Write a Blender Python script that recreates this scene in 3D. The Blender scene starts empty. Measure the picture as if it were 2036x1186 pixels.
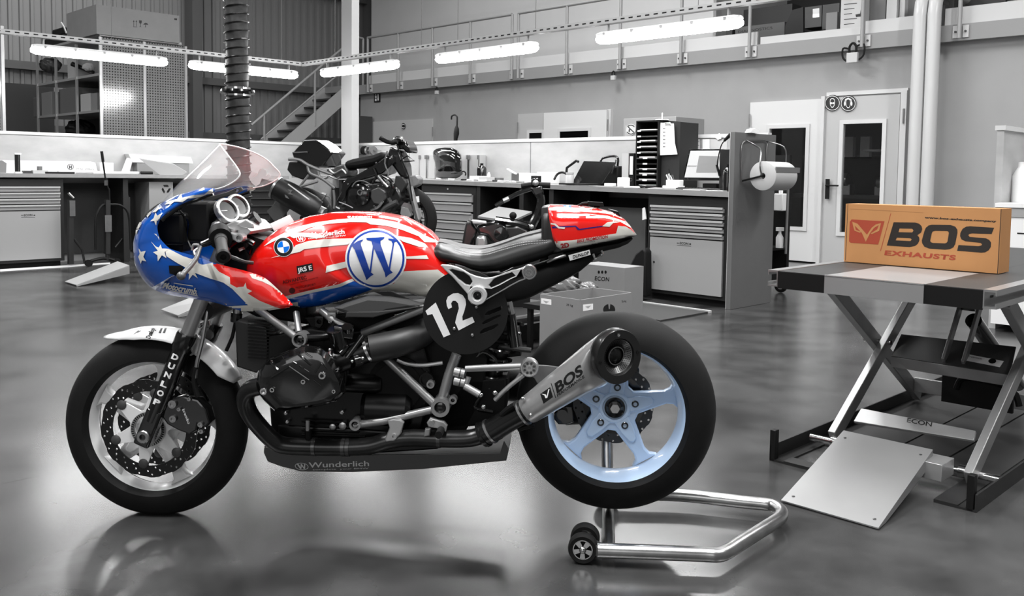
import bpy, bmesh, math, random
from mathutils import Vector, Matrix
from mathutils.bvhtree import BVHTree
random.seed(7)
SC = bpy.context.scene
COL = SC.collection
# ---------------------------------------------------------------- camera
FPX, CX, CY, HC = 1800.0, 1018.0, 460.0, 1.125
PITCH = math.atan(113/1800.0); ROLL = .013
cd = bpy.data.cameras.new('camera'); cam = bpy.data.objects.new('camera', cd); COL.objects.link(cam)
cd.sensor_fit = 'HORIZONTAL'; cd.sensor_width = 36.0; cd.lens = 36.0*FPX/2036.0
cd.shift_y = -(593.0-CY)/2036.0; cd.clip_start = .05; cd.clip_end = 200
CM = Matrix.Rotation(math.pi/2-PITCH, 3, 'X') @ Matrix.Rotation(ROLL, 3, 'Z')
cam.matrix_world = Matrix.Translation((0, 0, HC)) @ CM.to_4x4()
SC.camera = cam
CP = Vector((0, 0, HC))
# ---------------------------------------------------------------- world, exposure
w = bpy.data.worlds.new('world'); SC.world = w; w.use_nodes = True
bg = w.node_tree.nodes['Background']; bg.inputs[0].default_value = (1, 1, 1, 1); bg.inputs[1].default_value = .12
SC.view_settings.view_transform = 'Standard'; SC.view_settings.look = 'None'
SC.view_settings.exposure = 0.6; SC.view_settings.gamma = 1.0; SC.view_settings.use_curve_mapping = False
# ---------------------------------------------------------------- frames
TH = math.radians(45.2)
rA = Vector((math.sin(TH), -math.cos(TH), 0)); rB = Vector((math.cos(TH), math.sin(TH), 0))
def W(a, b, z=0): return a*rA + b*rB + Vector((0, 0, z))
def area(name, loc, to, sx, sy, power, shape='RECTANGLE'):
    l = bpy.data.lights.new(name, 'AREA'); l.shape = shape; l.size = sx; l.size_y = sy; l.energy = power
    o = bpy.data.objects.new(name, l); COL.objects.link(o); o.location = loc
    d = (Vector(to)-Vector(loc)); o.rotation_euler = d.to_track_quat('-Z', 'Y').to_euler()
    return o
# the hall's ceiling luminaires (rows of long lamps under the roof)
for k, (x, y, z, p) in enumerate([(-2.6, 1.6, 4.6, 135), (0.3, 1.4, 4.6, 145), (3.2, 1.9, 4.6, 120),
                                  (-4.6, 6.0, 5.2, 160), (0.5, 5.6, 5.0, 150), (5.2, 6.2, 5.2, 170), (-9.5, 9.0, 6.0, 210), (-.5, 10.2, 6.0, 210)]):
    area('unseen_overhead_light', (x, y, z), (x, y, 0), .22, 2.6, p)
for a_, b_, z_, p_ in ((-12.0, 9.2, 6.6, 50), (-8.0, 9.2, 6.6, 75), (-4.0, 9.0, 6.6, 40), (-14.8, 5.5, 6.6, 95)):  # unseen lights added to brighten the upper and left walls
    q_ = W(a_, b_, z_); area('unseen_overhead_light', q_, (q_.x, q_.y, 0), .3, 2.6, p_)
area('front_fill_light', (-2.5, -5.5, 3.2), (0, 4, .6), 6, 3, 75)  # frontal fill added behind the camera, not a real gate

def ray(px, py): return CM @ Vector(((px-CX)/FPX, -(py-CY)/FPX, -1.0))
def proj(p):
    q = CM.transposed()@(Vector(p)-CP); return CX+FPX*q.x/-q.z, CY-FPX*q.y/-q.z
def gz(px, py, z=0.0):
    r = ray(px, py); t = (z-HC)/r.z; p = CP+t*r; return p
def onb(px, py, b):
    r = ray(px, py); t = b/(r.dot(rB)); return CP+t*r
def ona(px, py, a):
    r = ray(px, py); t = a/(r.dot(rA)); return CP+t*r
def ab(p): return p.dot(rA), p.dot(rB), p.z
def depth(px, py, d):
    r = ray(px, py); return CP+r*d
# ---------------------------------------------------------------- materials
def lin(v):
    v = v/255.0
    return v/12.92 if v <= .04045 else ((v+.055)/1.055)**2.4
def rgb(c):
    if isinstance(c, (int, float)): c = (c, c, c)
    return (lin(c[0]), lin(c[1]), lin(c[2]), 1)
MATS = {}
def mat(name, c=128, rough=.5, metal=0.0, emit=0.0, coat=0.0, trans=0.0, noise=0.0, nscale=6.0, bump=0.0, bscale=60.0, alpha=1.0, stretch=None, spec=.5, aniso=0):
    if name in MATS: return MATS[name]
    m = bpy.data.materials.new(name); m.use_nodes = True; nt = m.node_tree; N = nt.nodes; L = nt.links
    b = N['Principled BSDF']; b.inputs['Base Color'].default_value = rgb(c)
    b.inputs['Roughness'].default_value = rough; b.inputs['Metallic'].default_value = metal
    b.inputs['Coat Weight'].default_value = coat; b.inputs['Coat Roughness'].default_value = .04
    b.inputs['Transmission Weight'].default_value = trans; b.inputs['Alpha'].default_value = alpha
    b.inputs['Specular IOR Level'].default_value = spec
    if emit: b.inputs['Emission Color'].default_value = (1, 1, 1, 1) if isinstance(c, (int, float)) else rgb(c); b.inputs['Emission Strength'].default_value = emit
    if noise or bump:
        tc = N.new('ShaderNodeTexCoord'); mp = N.new('ShaderNodeMapping'); L.new(tc.outputs['Object'], mp.inputs[0])
        if stretch: mp.inputs['Scale'].default_value = stretch
    if noise:
        n = N.new('ShaderNodeTexNoise'); n.inputs['Scale'].default_value = nscale; n.inputs['Detail'].default_value = 6; L.new(mp.outputs[0], n.inputs['Vector'])
        r = N.new('ShaderNodeMapRange'); r.inputs[1].default_value = .25; r.inputs[2].default_value = .75
        r.inputs[3].default_value = 1-noise; r.inputs[4].default_value = 1+noise; L.new(n.outputs[0], r.inputs[0])
        mx = N.new('ShaderNodeVectorMath'); mx.operation = 'SCALE'; mx.inputs[0].default_value = rgb(c)[:3]; L.new(r.outputs[0], mx.inputs['Scale'])
        L.new(mx.outputs[0], b.inputs['Base Color'])
    if bump:
        n2 = N.new('ShaderNodeTexNoise'); n2.inputs['Scale'].default_value = bscale; L.new(mp.outputs[0], n2.inputs['Vector'])
        bp = N.new('ShaderNodeBump'); bp.inputs['Strength'].default_value = bump; bp.inputs['Distance'].default_value = .003
        L.new(n2.outputs[0], bp.inputs['Height']); L.new(bp.outputs[0], b.inputs['Normal'])
    MATS[name] = m; return m
BLK = mat('black_plastic', 11, .45, spec=.3)
BLKG = mat('black_gloss', 8, .18, coat=.6)
BLKM = mat('black_matte', 14, .6, spec=.22)
RUB = mat('rubber', 16, .72, noise=.25, nscale=18, bump=.06, bscale=220, spec=.25)
CHR = mat('chrome', 205, .16, 1.0)
STL = mat('brushed_steel', 170, .32, 1.0, noise=.12, nscale=20)
ALU = mat('cast_aluminium', 185, .38, .85)
FRM = mat('frame_grey', 150, .35, .7, noise=.08)
WHT = mat('white_plastic', 225, .4)
PAP = mat('paper_white', 232, .8)
GRYP = mat('grey_plastic', 120, .5)
DGR = mat('dark_grey', 55, .5)
MGR = mat('mid_grey', 95, .55)
LGR = mat('light_grey', 175, .5)
GLS = mat('clear_screen', 240, .03, alpha=.16, spec=1.0, coat=1.0)  # whitish veil in the colour stands in for lamp reflections
# ---------------------------------------------------------------- mesh builder
def ortho(d):
    d = d.normalized(); a = Vector((0, 0, 1)) if abs(d.z) < .9 else Vector((1, 0, 0))
    x = d.cross(a).normalized(); y = d.cross(x).normalized(); return x, y
class MB:
    def __init__(s): s.bm = bmesh.new(); s.mi = 0
    def v(s, p): return s.bm.verts.new(p)
    def f(s, vs):
        try:
            fc = s.bm.faces.new(vs); fc.material_index = s.mi; return fc
        except ValueError: return None
    def rings(s, rr, cap=True, close=True):
        vs = [[s.v(p) for p in r] for r in rr]; n = len(vs[0])
        for a, b in zip(vs, vs[1:]):
            for i in range(n if close else n-1):
                s.f([a[i], a[(i+1) % n], b[(i+1) % n], b[i]])
        if cap and close: s.f(vs[0][::-1]); s.f(vs[-1])
        return vs
    def grid(s, rr): return s.rings(rr, cap=False, close=False)
    def box(s, p0, ax, ay, az):
        """corner p0, edge vectors"""
        p0 = Vector(p0); ax, ay, az = Vector(ax), Vector(ay), Vector(az)
        if ax.cross(ay).dot(az) < 0: ax, ay = ay, ax
        q = [p0, p0+ax, p0+ax+ay, p0+ay]; s.rings([q, [p+az for p in q]]); return s
    def cbox(s, c, sx, sy, sz, R=None):
        R = R or Matrix.Identity(3); c = Vector(c); X, Y, Z = R@Vector((sx, 0, 0)), R@Vector((0, sy, 0)), R@Vector((0, 0, sz))
        return s.box(c-(X+Y+Z)/2, X, Y, Z)
    def rbox(s, a0, a1, b0, b1, z0, z1): return s.box(W(a0, b0, z0), (a1-a0)*rA, (b1-b0)*rB, (0, 0, z1-z0))
    def tube(s, pts, r, n=12, cap=True, smooth=0):
        pts = [Vector(p) for p in pts]
        if smooth: pts = cr(pts, smooth)
        rs = r if isinstance(r, (list, tuple)) else [r]*len(pts)
        if len(rs) != len(pts): rs = [rs[0]+(rs[-1]-rs[0])*i/(len(pts)-1) for i in range(len(pts))]
        T = []
        for i in range(len(pts)):
            a = pts[max(0, i-1)]; b = pts[min(len(pts)-1, i+1)]; T.append((b-a).normalized())
        x, y = ortho(T[0]); rr = []
        for i, p in enumerate(pts):
            if i:
                q = T[i-1].rotation_difference(T[i]); x = (q@x).normalized(); y = (q@y).normalized()
            rr.append([p+rs[i]*(math.cos(2*math.pi*k/n)*x+math.sin(2*math.pi*k/n)*y) for k in range(n)])
        s.rings(rr, cap); return s
    def cyl(s, p0, p1, r0, r1=None, n=20): return s.tube([p0, p1], [r0, r0 if r1 is None else r1], n)
    def bar(s, p0, p1, wx, wy, up=(0, 0, 1)):
        """rectangular bar from p0 to p1, wx across, wy along 'up'"""
        p0, p1 = Vector(p0), Vector(p1); d = (p1-p0).normalized(); u = Vector(up); x = d.cross(u).normalized(); y = x.cross(d).normalized()
        q = [p0+x*wx/2*a+y*wy/2*b for a, b in((-1, -1), (1, -1), (1, 1), (-1, 1))]
        s.rings([q, [p+(p1-p0) for p in q]]); return s
    def lathe(s, prof, o, d, n=48, closed=False, cap=True, a0=0, a1=2*math.pi, ref=None):
        """prof: list of (radius, along d)"""
        o = Vector(o); d = Vector(d).normalized()
        if ref: x = Vector(ref).normalized(); y = d.cross(x)
        else: x, y = ortho(d)
        full = abs(a1-a0-2*math.pi) < 1e-6; m = n if full else n+1
        rr = []
        for r, h in prof:
            rr.append([o+d*h+r*(math.cos(a0+(a1-a0)*k/n)*x+math.sin(a0+(a1-a0)*k/n)*y) for k in range(m)])
        if closed: rr.append(None)
        vs = [[s.v(p) for p in r] for r in rr if r is not None]
        if closed: vs.append(vs[0])
        for A, B in zip(vs, vs[1:]):
            for i in range(m if full else m-1): s.f([A[i], A[(i+1) % m], B[(i+1) % m], B[i]])
        if not closed and not cap: return s
        if not closed:
            if prof[0][0] > 1e-5 and full: s.f(vs[0][::-1])
            if prof[-1][0] > 1e-5 and full: s.f(vs[-1])
        elif not full:
            s.f([v_[0] for v_ in vs[:-1]]); s.f([v_[-1] for v_ in vs[:-1]][::-1])
        return s
    def prism(s, pts, off):
        """planar polygon extruded by off"""
        a = [s.v(Vector(p)) for p in pts]; b = [s.v(Vector(p)+Vector(off)) for p in pts]; n = len(a)
        for i in range(n): s.f([a[i], a[(i+1) % n], b[(i+1) % n], b[i]])
        s.f(a[::-1]); s.f(b); return s
    def sph(s, c, r, sc=(1, 1, 1), n=16):
        g = bmesh.ops.create_uvsphere(s.bm, u_segments=n, v_segments=n//2, radius=1.0)
        c = Vector(c)
        for v in g['verts']: v.co = c+Vector((v.co.x*r*sc[0], v.co.y*r*sc[1], v.co.z*r*sc[2]))
        for v in g['verts']:
            for fc in v.link_faces: fc.material_index = s.mi
        return s
    def bvh(s):
        s.bm.normal_update(); return BVHTree.FromBMesh(s.bm)
    def obj(s, name, mats, parent=None, ang=35, bevel=0, loc=None, **kw):
        bm = s.bm
        bmesh.ops.recalc_face_normals(bm, faces=bm.faces) if not kw.pop('keepn', False) else None
        for fc in bm.faces: fc.smooth = ang > 0
        me = bpy.data.meshes.new(name); bm.to_mesh(me); bm.free()
        if ang > 0: me.set_sharp_from_angle(angle=math.radians(ang))
        for m in (mats if isinstance(mats, (list, tuple)) else [mats]): me.materials.append(m)
        o = bpy.data.objects.new(name, me); COL.objects.link(o)
        if parent: o.parent = parent
        if bevel:
            md = o.modifiers.new('bevel', 'BEVEL'); md.width = bevel; md.segments = 2; md.limit_method = 'ANGLE'; md.angle_limit = math.radians(40)
        for k, v_ in kw.items(): o[k] = v_
        if 'label' in kw and loc is None and parent is None: recenter(o)
        return o
def recenter(o):
    me = o.data; vs = me.vertices
    if not len(vs): return
    xs = [v.co.x for v in vs]; ys = [v.co.y for v in vs]; zs = [v.co.z for v in vs]
    c = Vector(((min(xs)+max(xs))/2, (min(ys)+max(ys))/2, min(zs)))
    me.transform(Matrix.Translation(-c)); o.location = c
def cr(pts, k):
    out = []
    n = len(pts)
    for i in range(n-1):
        p0 = pts[max(0, i-1)]; p1 = pts[i]; p2 = pts[i+1]; p3 = pts[min(n-1, i+2)]
        for j in range(k):
            t = j/k
            out.append(.5*((2*p1)+(p2-p0)*t+(2*p0-5*p1+4*p2-p3)*t*t+(3*p1-p0-3*p2+p3)*t**3))
    out.append(pts[-1]); return out
def interp(tab, x):
    if x <= tab[0][0]: return tab[0][1:]
    for a, b in zip(tab, tab[1:]):
        if x <= b[0]:
            t = (x-a[0])/(b[0]-a[0]); return tuple(p+(q-p)*t for p, q in zip(a[1:], b[1:]))
    return tab[-1][1:]
def thing(name, label, cat, loc=(0, 0, 0), rz=0.0, group=None):
    o = bpy.data.objects.new(name, None); COL.objects.link(o); o.location = loc; o.rotation_euler = (0, 0, rz)
    o.empty_display_size = .1
    o['label'] = label; o['category'] = cat
    if group: o['group'] = group
    bpy.context.view_layer.update()
    return o
def tree_copy(r, loc=None, rz=None, label=None, group=None, parent=None):
    c = r.copy(); COL.objects.link(c)
    if parent is not None: c.parent = parent
    if loc is not None: c.location = loc
    if rz is not None: c.rotation_euler = (0, 0, rz)
    if label: c['label'] = label
    if group: c['group'] = group
    for ch in list(r.children): tree_copy(ch, parent=c)
    return c
class LOC:
    """children of an Empty given in world coordinates: shift meshes into the Empty's frame"""
    def __init__(s, root): s.M = root.matrix_world.inverted(); s.root = root
def wobj(mb, name, mats, root, **kw):
    """link a part whose builder used world coordinates under root"""
    M = root.matrix_world.inverted() if root.parent is None else root.parent.matrix_world.inverted()
    bmesh.ops.transform(mb.bm, matrix=M, verts=mb.bm.verts)
    return mb.obj(name, mats, root, **kw)
# ---------------------------------------------------------------- decals (surface pattern, same mesh)
def shape_mesh(polys=None, text=None, bold=0.0, shear=0.0, space=1.0):
    """list of polygons (first outlines, holes allowed) or text -> (verts2d, tris)"""
    if text is not None:
        cu = bpy.data.curves.new('t', 'FONT'); cu.body = text; cu.offset = bold; cu.shear = shear; cu.space_character = space; cu.resolution_u = 4
        cu.fill_mode = 'FRONT'
    else:
        cu = bpy.data.curves.new('t', 'CURVE'); cu.dimensions = '2D'; cu.fill_mode = 'FRONT'
        for pl in polys:
            sp = cu.splines.new('POLY'); sp.points.add(len(pl)-1); sp.use_cyclic_u = True
            for p, q in zip(sp.points, pl): p.co = (q[0], -q[1], 0, 1)
    ob = bpy.data.objects.new('t', cu); me = bpy.data.meshes.new_from_object(ob)
    vs = [(v.co.x, v.co.y if text is not None else -v.co.y) for v in me.vertices]; fs = [tuple(p.vertices) for p in me.polygons]
    bpy.data.objects.remove(ob); bpy.data.meshes.remove(me); bpy.data.curves.remove(cu)
    return vs, fs
def stick(mb, vs, fs, tree, M, mi, grid=8.0, off=.0008, ortho_dir=None):
    """drape 2D pixel-space shape on the surface 'tree' (in the frame whose world matrix is M)"""
    t = bmesh.new(); vv = [t.verts.new((x, y, 0)) for x, y in vs]
    for f in fs:
        try: t.faces.new([vv[i] for i in f])
        except ValueError: pass
    xs = [p[0] for p in vs]; ys = [p[1] for p in vs]
    if grid:
        for k in range(int(min(xs)//grid), int(max(xs)//grid)+1):
            bmesh.ops.bisect_plane(t, geom=t.verts[:]+t.edges[:]+t.faces[:], plane_co=(k*grid, 0, 0), plane_no=(1, 0, 0))
        for k in range(int(min(ys)//grid), int(max(ys)//grid)+1):
            bmesh.ops.bisect_plane(t, geom=t.verts[:]+t.edges[:]+t.faces[:], plane_co=(0, k*grid, 0), plane_no=(0, 1, 0))
    Mi = M.inverted(); o = Mi@CP; mp = {}
    for v in t.verts:
        d = (Mi.to_3x3()@ray(v.co.x, v.co.y)).normalized()
        loc, nor, idx, dist = tree.ray_cast(o, d)
        if loc is None or (M is not I4 and loc.y > .012): mp[v] = None; continue
        if nor.dot(d) > 0: nor = -nor
        mp[v] = mb.v(loc+nor*off)
    for f in t.faces:
        q = [mp[v] for v in f.verts]
        if all(q):
            fc = None
            try: fc = mb.bm.faces.new(q)
            except ValueError: pass
            if fc: fc.material_index = mi
    t.free()
def dec_poly(mb, polys, tree, M, mi, grid=8.0, off=.0008):
    vs, fs = shape_mesh(polys=polys); stick(mb, vs, fs, tree, M, mi, grid, off)
def dec_text(mb, s, p0, p1, h, tree, M, mi, bold=.0, shear=0.0, up=None, grid=8.0, off=.0009, space=1.0):
    """text whose baseline runs p0 -> p1 (pixels), cap height h pixels; up: unit pixel dir"""
    vs, fs = shape_mesh(text=s, bold=bold, shear=shear, space=space)
    if not vs: return
    x0 = min(v[0] for v in vs); x1 = max(v[0] for v in vs); H = .70
    dx = (p1[0]-p0[0], p1[1]-p0[1]); L = math.hypot(*dx); e = (dx[0]/L, dx[1]/L)
    u = up or (e[1], -e[0])
    sx = L/(x1-x0); sy = h/H
    q = [(p0[0]+(v[0]-x0)*sx*e[0]+v[1]*sy*u[0], p0[1]+(v[0]-x0)*sx*e[1]+v[1]*sy*u[1]) for v in vs]
    stick(mb, q, fs, tree, M, mi, grid, off)
def circ(cx, cy, rx, ry=None, n=32, rot=0):
    ry = ry or rx; c, s_ = math.cos(rot), math.sin(rot)
    return [(cx+rx*math.cos(2*math.pi*k/n)*c-ry*math.sin(2*math.pi*k/n)*s_, cy+rx*math.cos(2*math.pi*k/n)*s_+ry*math.sin(2*math.pi*k/n)*c) for k in range(n)]
def star(cx, cy, r, rot=0, ri=.42, sx=1, sy=1, n=5):
    return [(cx+sx*(r if k % 2 == 0 else r*ri)*math.sin(rot+math.pi*k/n), cy-sy*(r if k % 2 == 0 else r*ri)*math.cos(rot+math.pi*k/n)) for k in range(2*n)]
I4 = Matrix.Identity(4)
# ================================================================ the hall
def st(mb, name, m, **kw): return mb.obj(name, m, None, ang=kw.pop('ang', 30), kind='structure', **kw)
def floor_mat():
    m = bpy.data.materials.new('polished_concrete'); m.use_nodes = True; nt = m.node_tree; N = nt.nodes; L = nt.links
    b = N['Principled BSDF']; g = N.new('ShaderNodeNewGeometry')
    n = N.new('ShaderNodeTexNoise'); n.inputs['Scale'].default_value = .9; n.inputs['Detail'].default_value = 5; n.inputs['Roughness'].default_value = .5; n.inputs['Distortion'].default_value = .1
    L.new(g.outputs['Position'], n.inputs['Vector'])
    n2 = N.new('ShaderNodeTexNoise'); n2.inputs['Scale'].default_value = 3.4; n2.inputs['Detail'].default_value = 6
    L.new(g.outputs['Position'], n2.inputs['Vector'])
    cr_ = N.new('ShaderNodeValToRGB'); cr_.color_ramp.elements[0].position = .32; cr_.color_ramp.elements[0].color = rgb(16); cr_.color_ramp.elements[1].position = .68; cr_.color_ramp.elements[1].color = rgb(82)
    mx = N.new('ShaderNodeMath'); mx.operation = 'MULTIPLY_ADD'; mx.inputs[1].default_value = .5; L.new(n2.outputs[0], mx.inputs[0])
    m3 = N.new('ShaderNodeMath'); m3.operation = 'MULTIPLY'; m3.inputs[1].default_value = .5; L.new(n.outputs[0], m3.inputs[0]); L.new(m3.outputs[0], mx.inputs[2])
    L.new(mx.outputs[0], cr_.inputs[0])
    # saw-cut joints
    d = N.new('ShaderNodeVectorMath'); d.operation = 'DOT_PRODUCT'; d.inputs[1].default_value = rA; L.new(g.outputs['Position'], d.inputs[0])
    last = None
    for a in (-4.52, -3.51):
        s = N.new('ShaderNodeMath'); s.operation = 'ADD'; s.inputs[1].default_value = -a; L.new(d.outputs['Value'], s.inputs[0])
        c = N.new('ShaderNodeMath'); c.operation = 'ABSOLUTE'; L.new(s.outputs[0], c.inputs[0])
        t = N.new('ShaderNodeMath'); t.operation = 'GREATER_THAN'; t.inputs[1].default_value = .0035; L.new(c.outputs[0], t.inputs[0])
        if last: q = N.new('ShaderNodeMath'); q.operation = 'MULTIPLY'; L.new(t.outputs[0], q.inputs[0]); L.new(last.outputs[0], q.inputs[1]); last = q
        else: last = t
    mm = N.new('ShaderNodeMapRange'); mm.inputs[3].default_value = .35; L.new(last.outputs[0], mm.inputs[0])
    sc = N.new('ShaderNodeVectorMath'); sc.operation = 'SCALE'; L.new(cr_.outputs[0], sc.inputs[0]); L.new(mm.outputs[0], sc.inputs['Scale'])
    L.new(sc.outputs[0], b.inputs['Base Color'])
    r = N.new('ShaderNodeMapRange'); r.inputs[1].default_value = .3; r.inputs[2].default_value = .7; r.inputs[3].default_value = .2; r.inputs[4].default_value = .33
    b.inputs['Roughness'].default_value = .22
    b.inputs['Specular IOR Level'].default_value = .55
    bp = N.new('ShaderNodeBump'); bp.inputs['Strength'].default_value = .06; bp.inputs['Distance'].default_value = .0015; L.new(n2.outputs[0], bp.inputs['Height']); return m
mb = MB(); mb.rbox(-18, 10, -11, 14, -.1, 0); st(mb, 'floor', floor_mat())
WALL = mat('painted_wall', 150, .7, noise=.05, nscale=2, bump=.1, bscale=80)
UWALL = mat('upper_wall_paint', 196, .7, noise=.03, nscale=2)
FASC = mat('fascia_grey', 138, .6); TOE = mat('toe_board', 190, .6)
mb = MB(); mb.rbox(-15.75, -6.45, 11.3, 11.5, 0, 2.75); mb.rbox(-4.55, 3, 11.3, 11.5, 0, 2.75); mb.rbox(-6.45, -4.55, 11.3, 11.5, 2.15, 2.75); st(mb, 'wall_right', WALL)
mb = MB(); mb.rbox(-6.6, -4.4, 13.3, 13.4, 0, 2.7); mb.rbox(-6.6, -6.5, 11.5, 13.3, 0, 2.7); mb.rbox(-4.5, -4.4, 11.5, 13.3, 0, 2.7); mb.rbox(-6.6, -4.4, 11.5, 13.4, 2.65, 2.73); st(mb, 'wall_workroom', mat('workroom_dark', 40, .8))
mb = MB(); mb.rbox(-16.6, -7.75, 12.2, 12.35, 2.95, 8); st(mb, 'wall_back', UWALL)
mb = MB(); mb.rbox(-15.75, 3, 11.16, 12.2, 2.74, 2.93); st(mb, 'trim_1', FASC)            # catwalk slab
mb = MB(); mb.rbox(-15.3, -6.45, 11.19, 11.22, 2.931, 3.11); mb.rbox(-6.4, -5.0, 11.19, 11.22, 2.931, 3.03); mb.rbox(-4.95, -4.25, 11.19, 11.22, 2.931, 3.09); mb.rbox(-4.0, 3, 11.19, 11.22, 2.931, 3.13); st(mb, 'trim_2', TOE)
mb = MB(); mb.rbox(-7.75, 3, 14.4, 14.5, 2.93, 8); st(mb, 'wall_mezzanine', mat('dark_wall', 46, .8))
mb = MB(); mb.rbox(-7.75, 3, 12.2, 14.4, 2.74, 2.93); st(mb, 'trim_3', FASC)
mb = MB(); mb.rbox(-7.8, -7.75, 12.2, 14.4, 2.93, 8); st(mb, 'wall_end', UWALL)
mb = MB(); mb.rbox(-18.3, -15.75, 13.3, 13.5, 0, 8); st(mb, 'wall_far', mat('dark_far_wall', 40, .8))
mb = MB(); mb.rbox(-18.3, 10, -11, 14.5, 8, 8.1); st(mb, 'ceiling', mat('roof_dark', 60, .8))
# corrugated left wall, real profile
mb = MB(); prof = []; y = 0.0; B0 = -9.0
while B0+y < 13.4:
    for dy, h in ((0, 0), (.05, 0), (.065, .03), (.115, .03), (.13, 0)): prof.append((B0+y+dy, h))
    y += .18
mb.grid([[W(-17.5+h, b, z) for b, h in prof] for z in (0, 8)])
mb.rbox(-17.7, -17.55, -9, 13.4, 0, 8)
st(mb, 'wall_left', mat('corrugated_sheet', 135, .45, .3), ang=20)
# girts and posts of the left wall
mb = MB()
for z in (1.75, 2.85, 5.0): mb.rbox(-17.45, -17.3, -8, 13.3, z, z+.14)
for b in (3.2, 8.3, 12.6): mb.rbox(-17.47, -17.15, b, b+.2, 0, 8)
st(mb, 'trim_4', mat('girt_grey', 88, .5))
for (p0, p1, p2, p3), nm_ in ((((0, 520.6), (200, 509.3), (200, 510.8), (0, 523)), 'trim_11'), (((0, 536.5), (219, 523), (219, 525.8), (0, 540.5)), 'trim_12')):
    r = MB(); r.prism([gz(*q, .002) for q in (p0, p1, p2, p3)], (0, 0, .004)); st(r, nm_, mat('line_white', 225, .5))
# ---- plywood partition behind the benches
PLY = mat('birch_plywood', 168, .45, noise=.14, nscale=3.2, stretch=(1, 1, 2.2)); RAIL = mat('pale_rail', 200, .4)
def partition(name, a0, a1, b0, b1, z1, joints):
    r = MB(); r.rbox(a0, a1, b0, b1, 0, z1-.035); o = st(r, name, PLY)
    r = MB(); r.rbox(a0-.012, a1+.012, b0-.012, b1+.012, z1-.035, z1); wobj(r, 'rail', RAIL, o, kind='structure')
    r = MB()
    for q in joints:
        if b1-b0 < .2: r.rbox(q, q+.006, b0-.001, b0+.01, .3, z1-.036)
        else: r.rbox(a1-.01, a1+.001, q, q+.006, .3, z1-.036)
    wobj(r, 'joint', DGR, o, kind='structure')
def fixloc(o): bpy.context.view_layer.update(); return o
def partition2(name, a0, a1, b0, b1, z1, joints):
    r = MB(); r.rbox(a0, a1, b0, b1, 0, z1-.035); st(r, name, PLY)
    r = MB(); r.rbox(a0-.012, a1+.012, b0-.012, b1+.012, z1-.035, z1)
    st(r, name.replace('wall', 'trim'), RAIL)
    if joints:
        r = MB()
        for q in joints:
            if b1-b0 < .2: r.rbox(q, q+.006, b0-.002, b0-.0005, 1.12, z1-.036)
            else: r.rbox(a1+.0005, a1+.002, q, q+.006, 1.05, z1-.036)
        st(r, name.replace('wall', 'trim')+'_joint', DGR)
partition2('wall_partition_right', -11.55, -4.16, 7.45, 7.49, 1.53, [-9.3, -7.12, -5.0])
partition2('wall_partition_left', -11.6, -11.55, -3, 7.49, 1.55, [])
partition2('wall_partition_wing', -2.25, -2.2, 7.45, 10.2, 1.54, [])
# steel column in the corner
c0 = onb(682, 280, 7.2); a0 = ab(c0)[0]
mb = MB(); mb.rbox(-10.45, -10.21, 7.18, 7.3, 0, 8)
st(mb, 'trim_5', mat('column_paint', 165, .45))
# ---- doors
def px_rect(x0, x1, yt, yb, b): # on wall plane -> a0,a1,z0,z1
    p = onb(x0, yt, b); q = onb(x1, yb, b); A0, _, Z1 = ab(p); A1, _, Z0 = ab(q)
    return A0, A1, Z0, Z1
DOORP = mat('door_paint_white', 205, .45); DOORG = mat('door_paint_grey', 176, .45); DFR = mat('door_frame', 200, .4)
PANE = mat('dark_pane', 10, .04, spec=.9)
def door(name, px0, px1, yt, bd, m, z0=0.02, win=None, hinge=None, zt=None, ze=0):
    a0, _, zt_ = ab(onb(px0, yt, bd)); a1 = ab(onb(px1, yt, bd))[0]; zt = zt or zt_
    r = MB()
    if win and win[3] > 300:
        A0, A1, Z0, Z1 = px_rect(win[0], win[1], win[2], win[3], bd)
        r.rbox(a0, A0, bd, bd+.05, z0, zt); r.rbox(A1, a1, bd, bd+.05, z0, zt); r.rbox(A0, A1, bd, bd+.05, z0, Z0); r.rbox(A0, A1, bd, bd+.05, Z1, zt)
    else: r.rbox(a0, a1, bd, bd+.05, z0, zt)
    d = r.obj(name, m, None, ang=30, kind='structure')
    if win:
        A0, A1, Z0, Z1 = px_rect(win[0], win[1], win[2], win[3], bd)
        Z0 = max(Z0, .9) if win[3] < 300 else Z0
        r = MB(); r.rbox(A0-.05, A1+.05, bd-.018, bd-.0005, Z0-.05, Z0); r.rbox(A0-.05, A1+.05, bd-.018, bd-.0005, Z1, Z1+.05)
        r.rbox(A0-.05, A0, bd-.018, bd-.0005, Z0, Z1); r.rbox(A1, A1+.05, bd-.018, bd-.0005, Z0, Z1); r.obj('window_frame', DFR, d)
        r = MB()
        if win[3] > 300: r.rbox(A0, A1, bd+.02, bd+.026, Z0, Z1); r.obj('pane', mat('window_glass', 250, .02, trans=1.0), d)
        else: r.rbox(A0, A1, bd-.008, bd-.0005, Z0, Z1); r.obj('pane', PANE, d)
    if hinge:
        for hx, hy in hinge:
            p = onb(hx, hy, bd-.03); r = MB(); r.cyl(p-Vector((0, 0, .09)), p+Vector((0, 0, .09)), .011, n=10); r.obj('hinge', mat('hinge_grey', 130, .4, .4), d)
    return d
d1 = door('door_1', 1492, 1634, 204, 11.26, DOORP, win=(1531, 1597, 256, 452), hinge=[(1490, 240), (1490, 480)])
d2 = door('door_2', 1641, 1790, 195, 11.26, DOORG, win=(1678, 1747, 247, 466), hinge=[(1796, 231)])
r = MB(); a0, a1 = ab(onb(1634, 195, 11.24))[0], ab(onb(1641, 195, 11.24))[0]; r.rbox(a0, a1, 11.22, 11.28, 0, 2.19)
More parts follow.
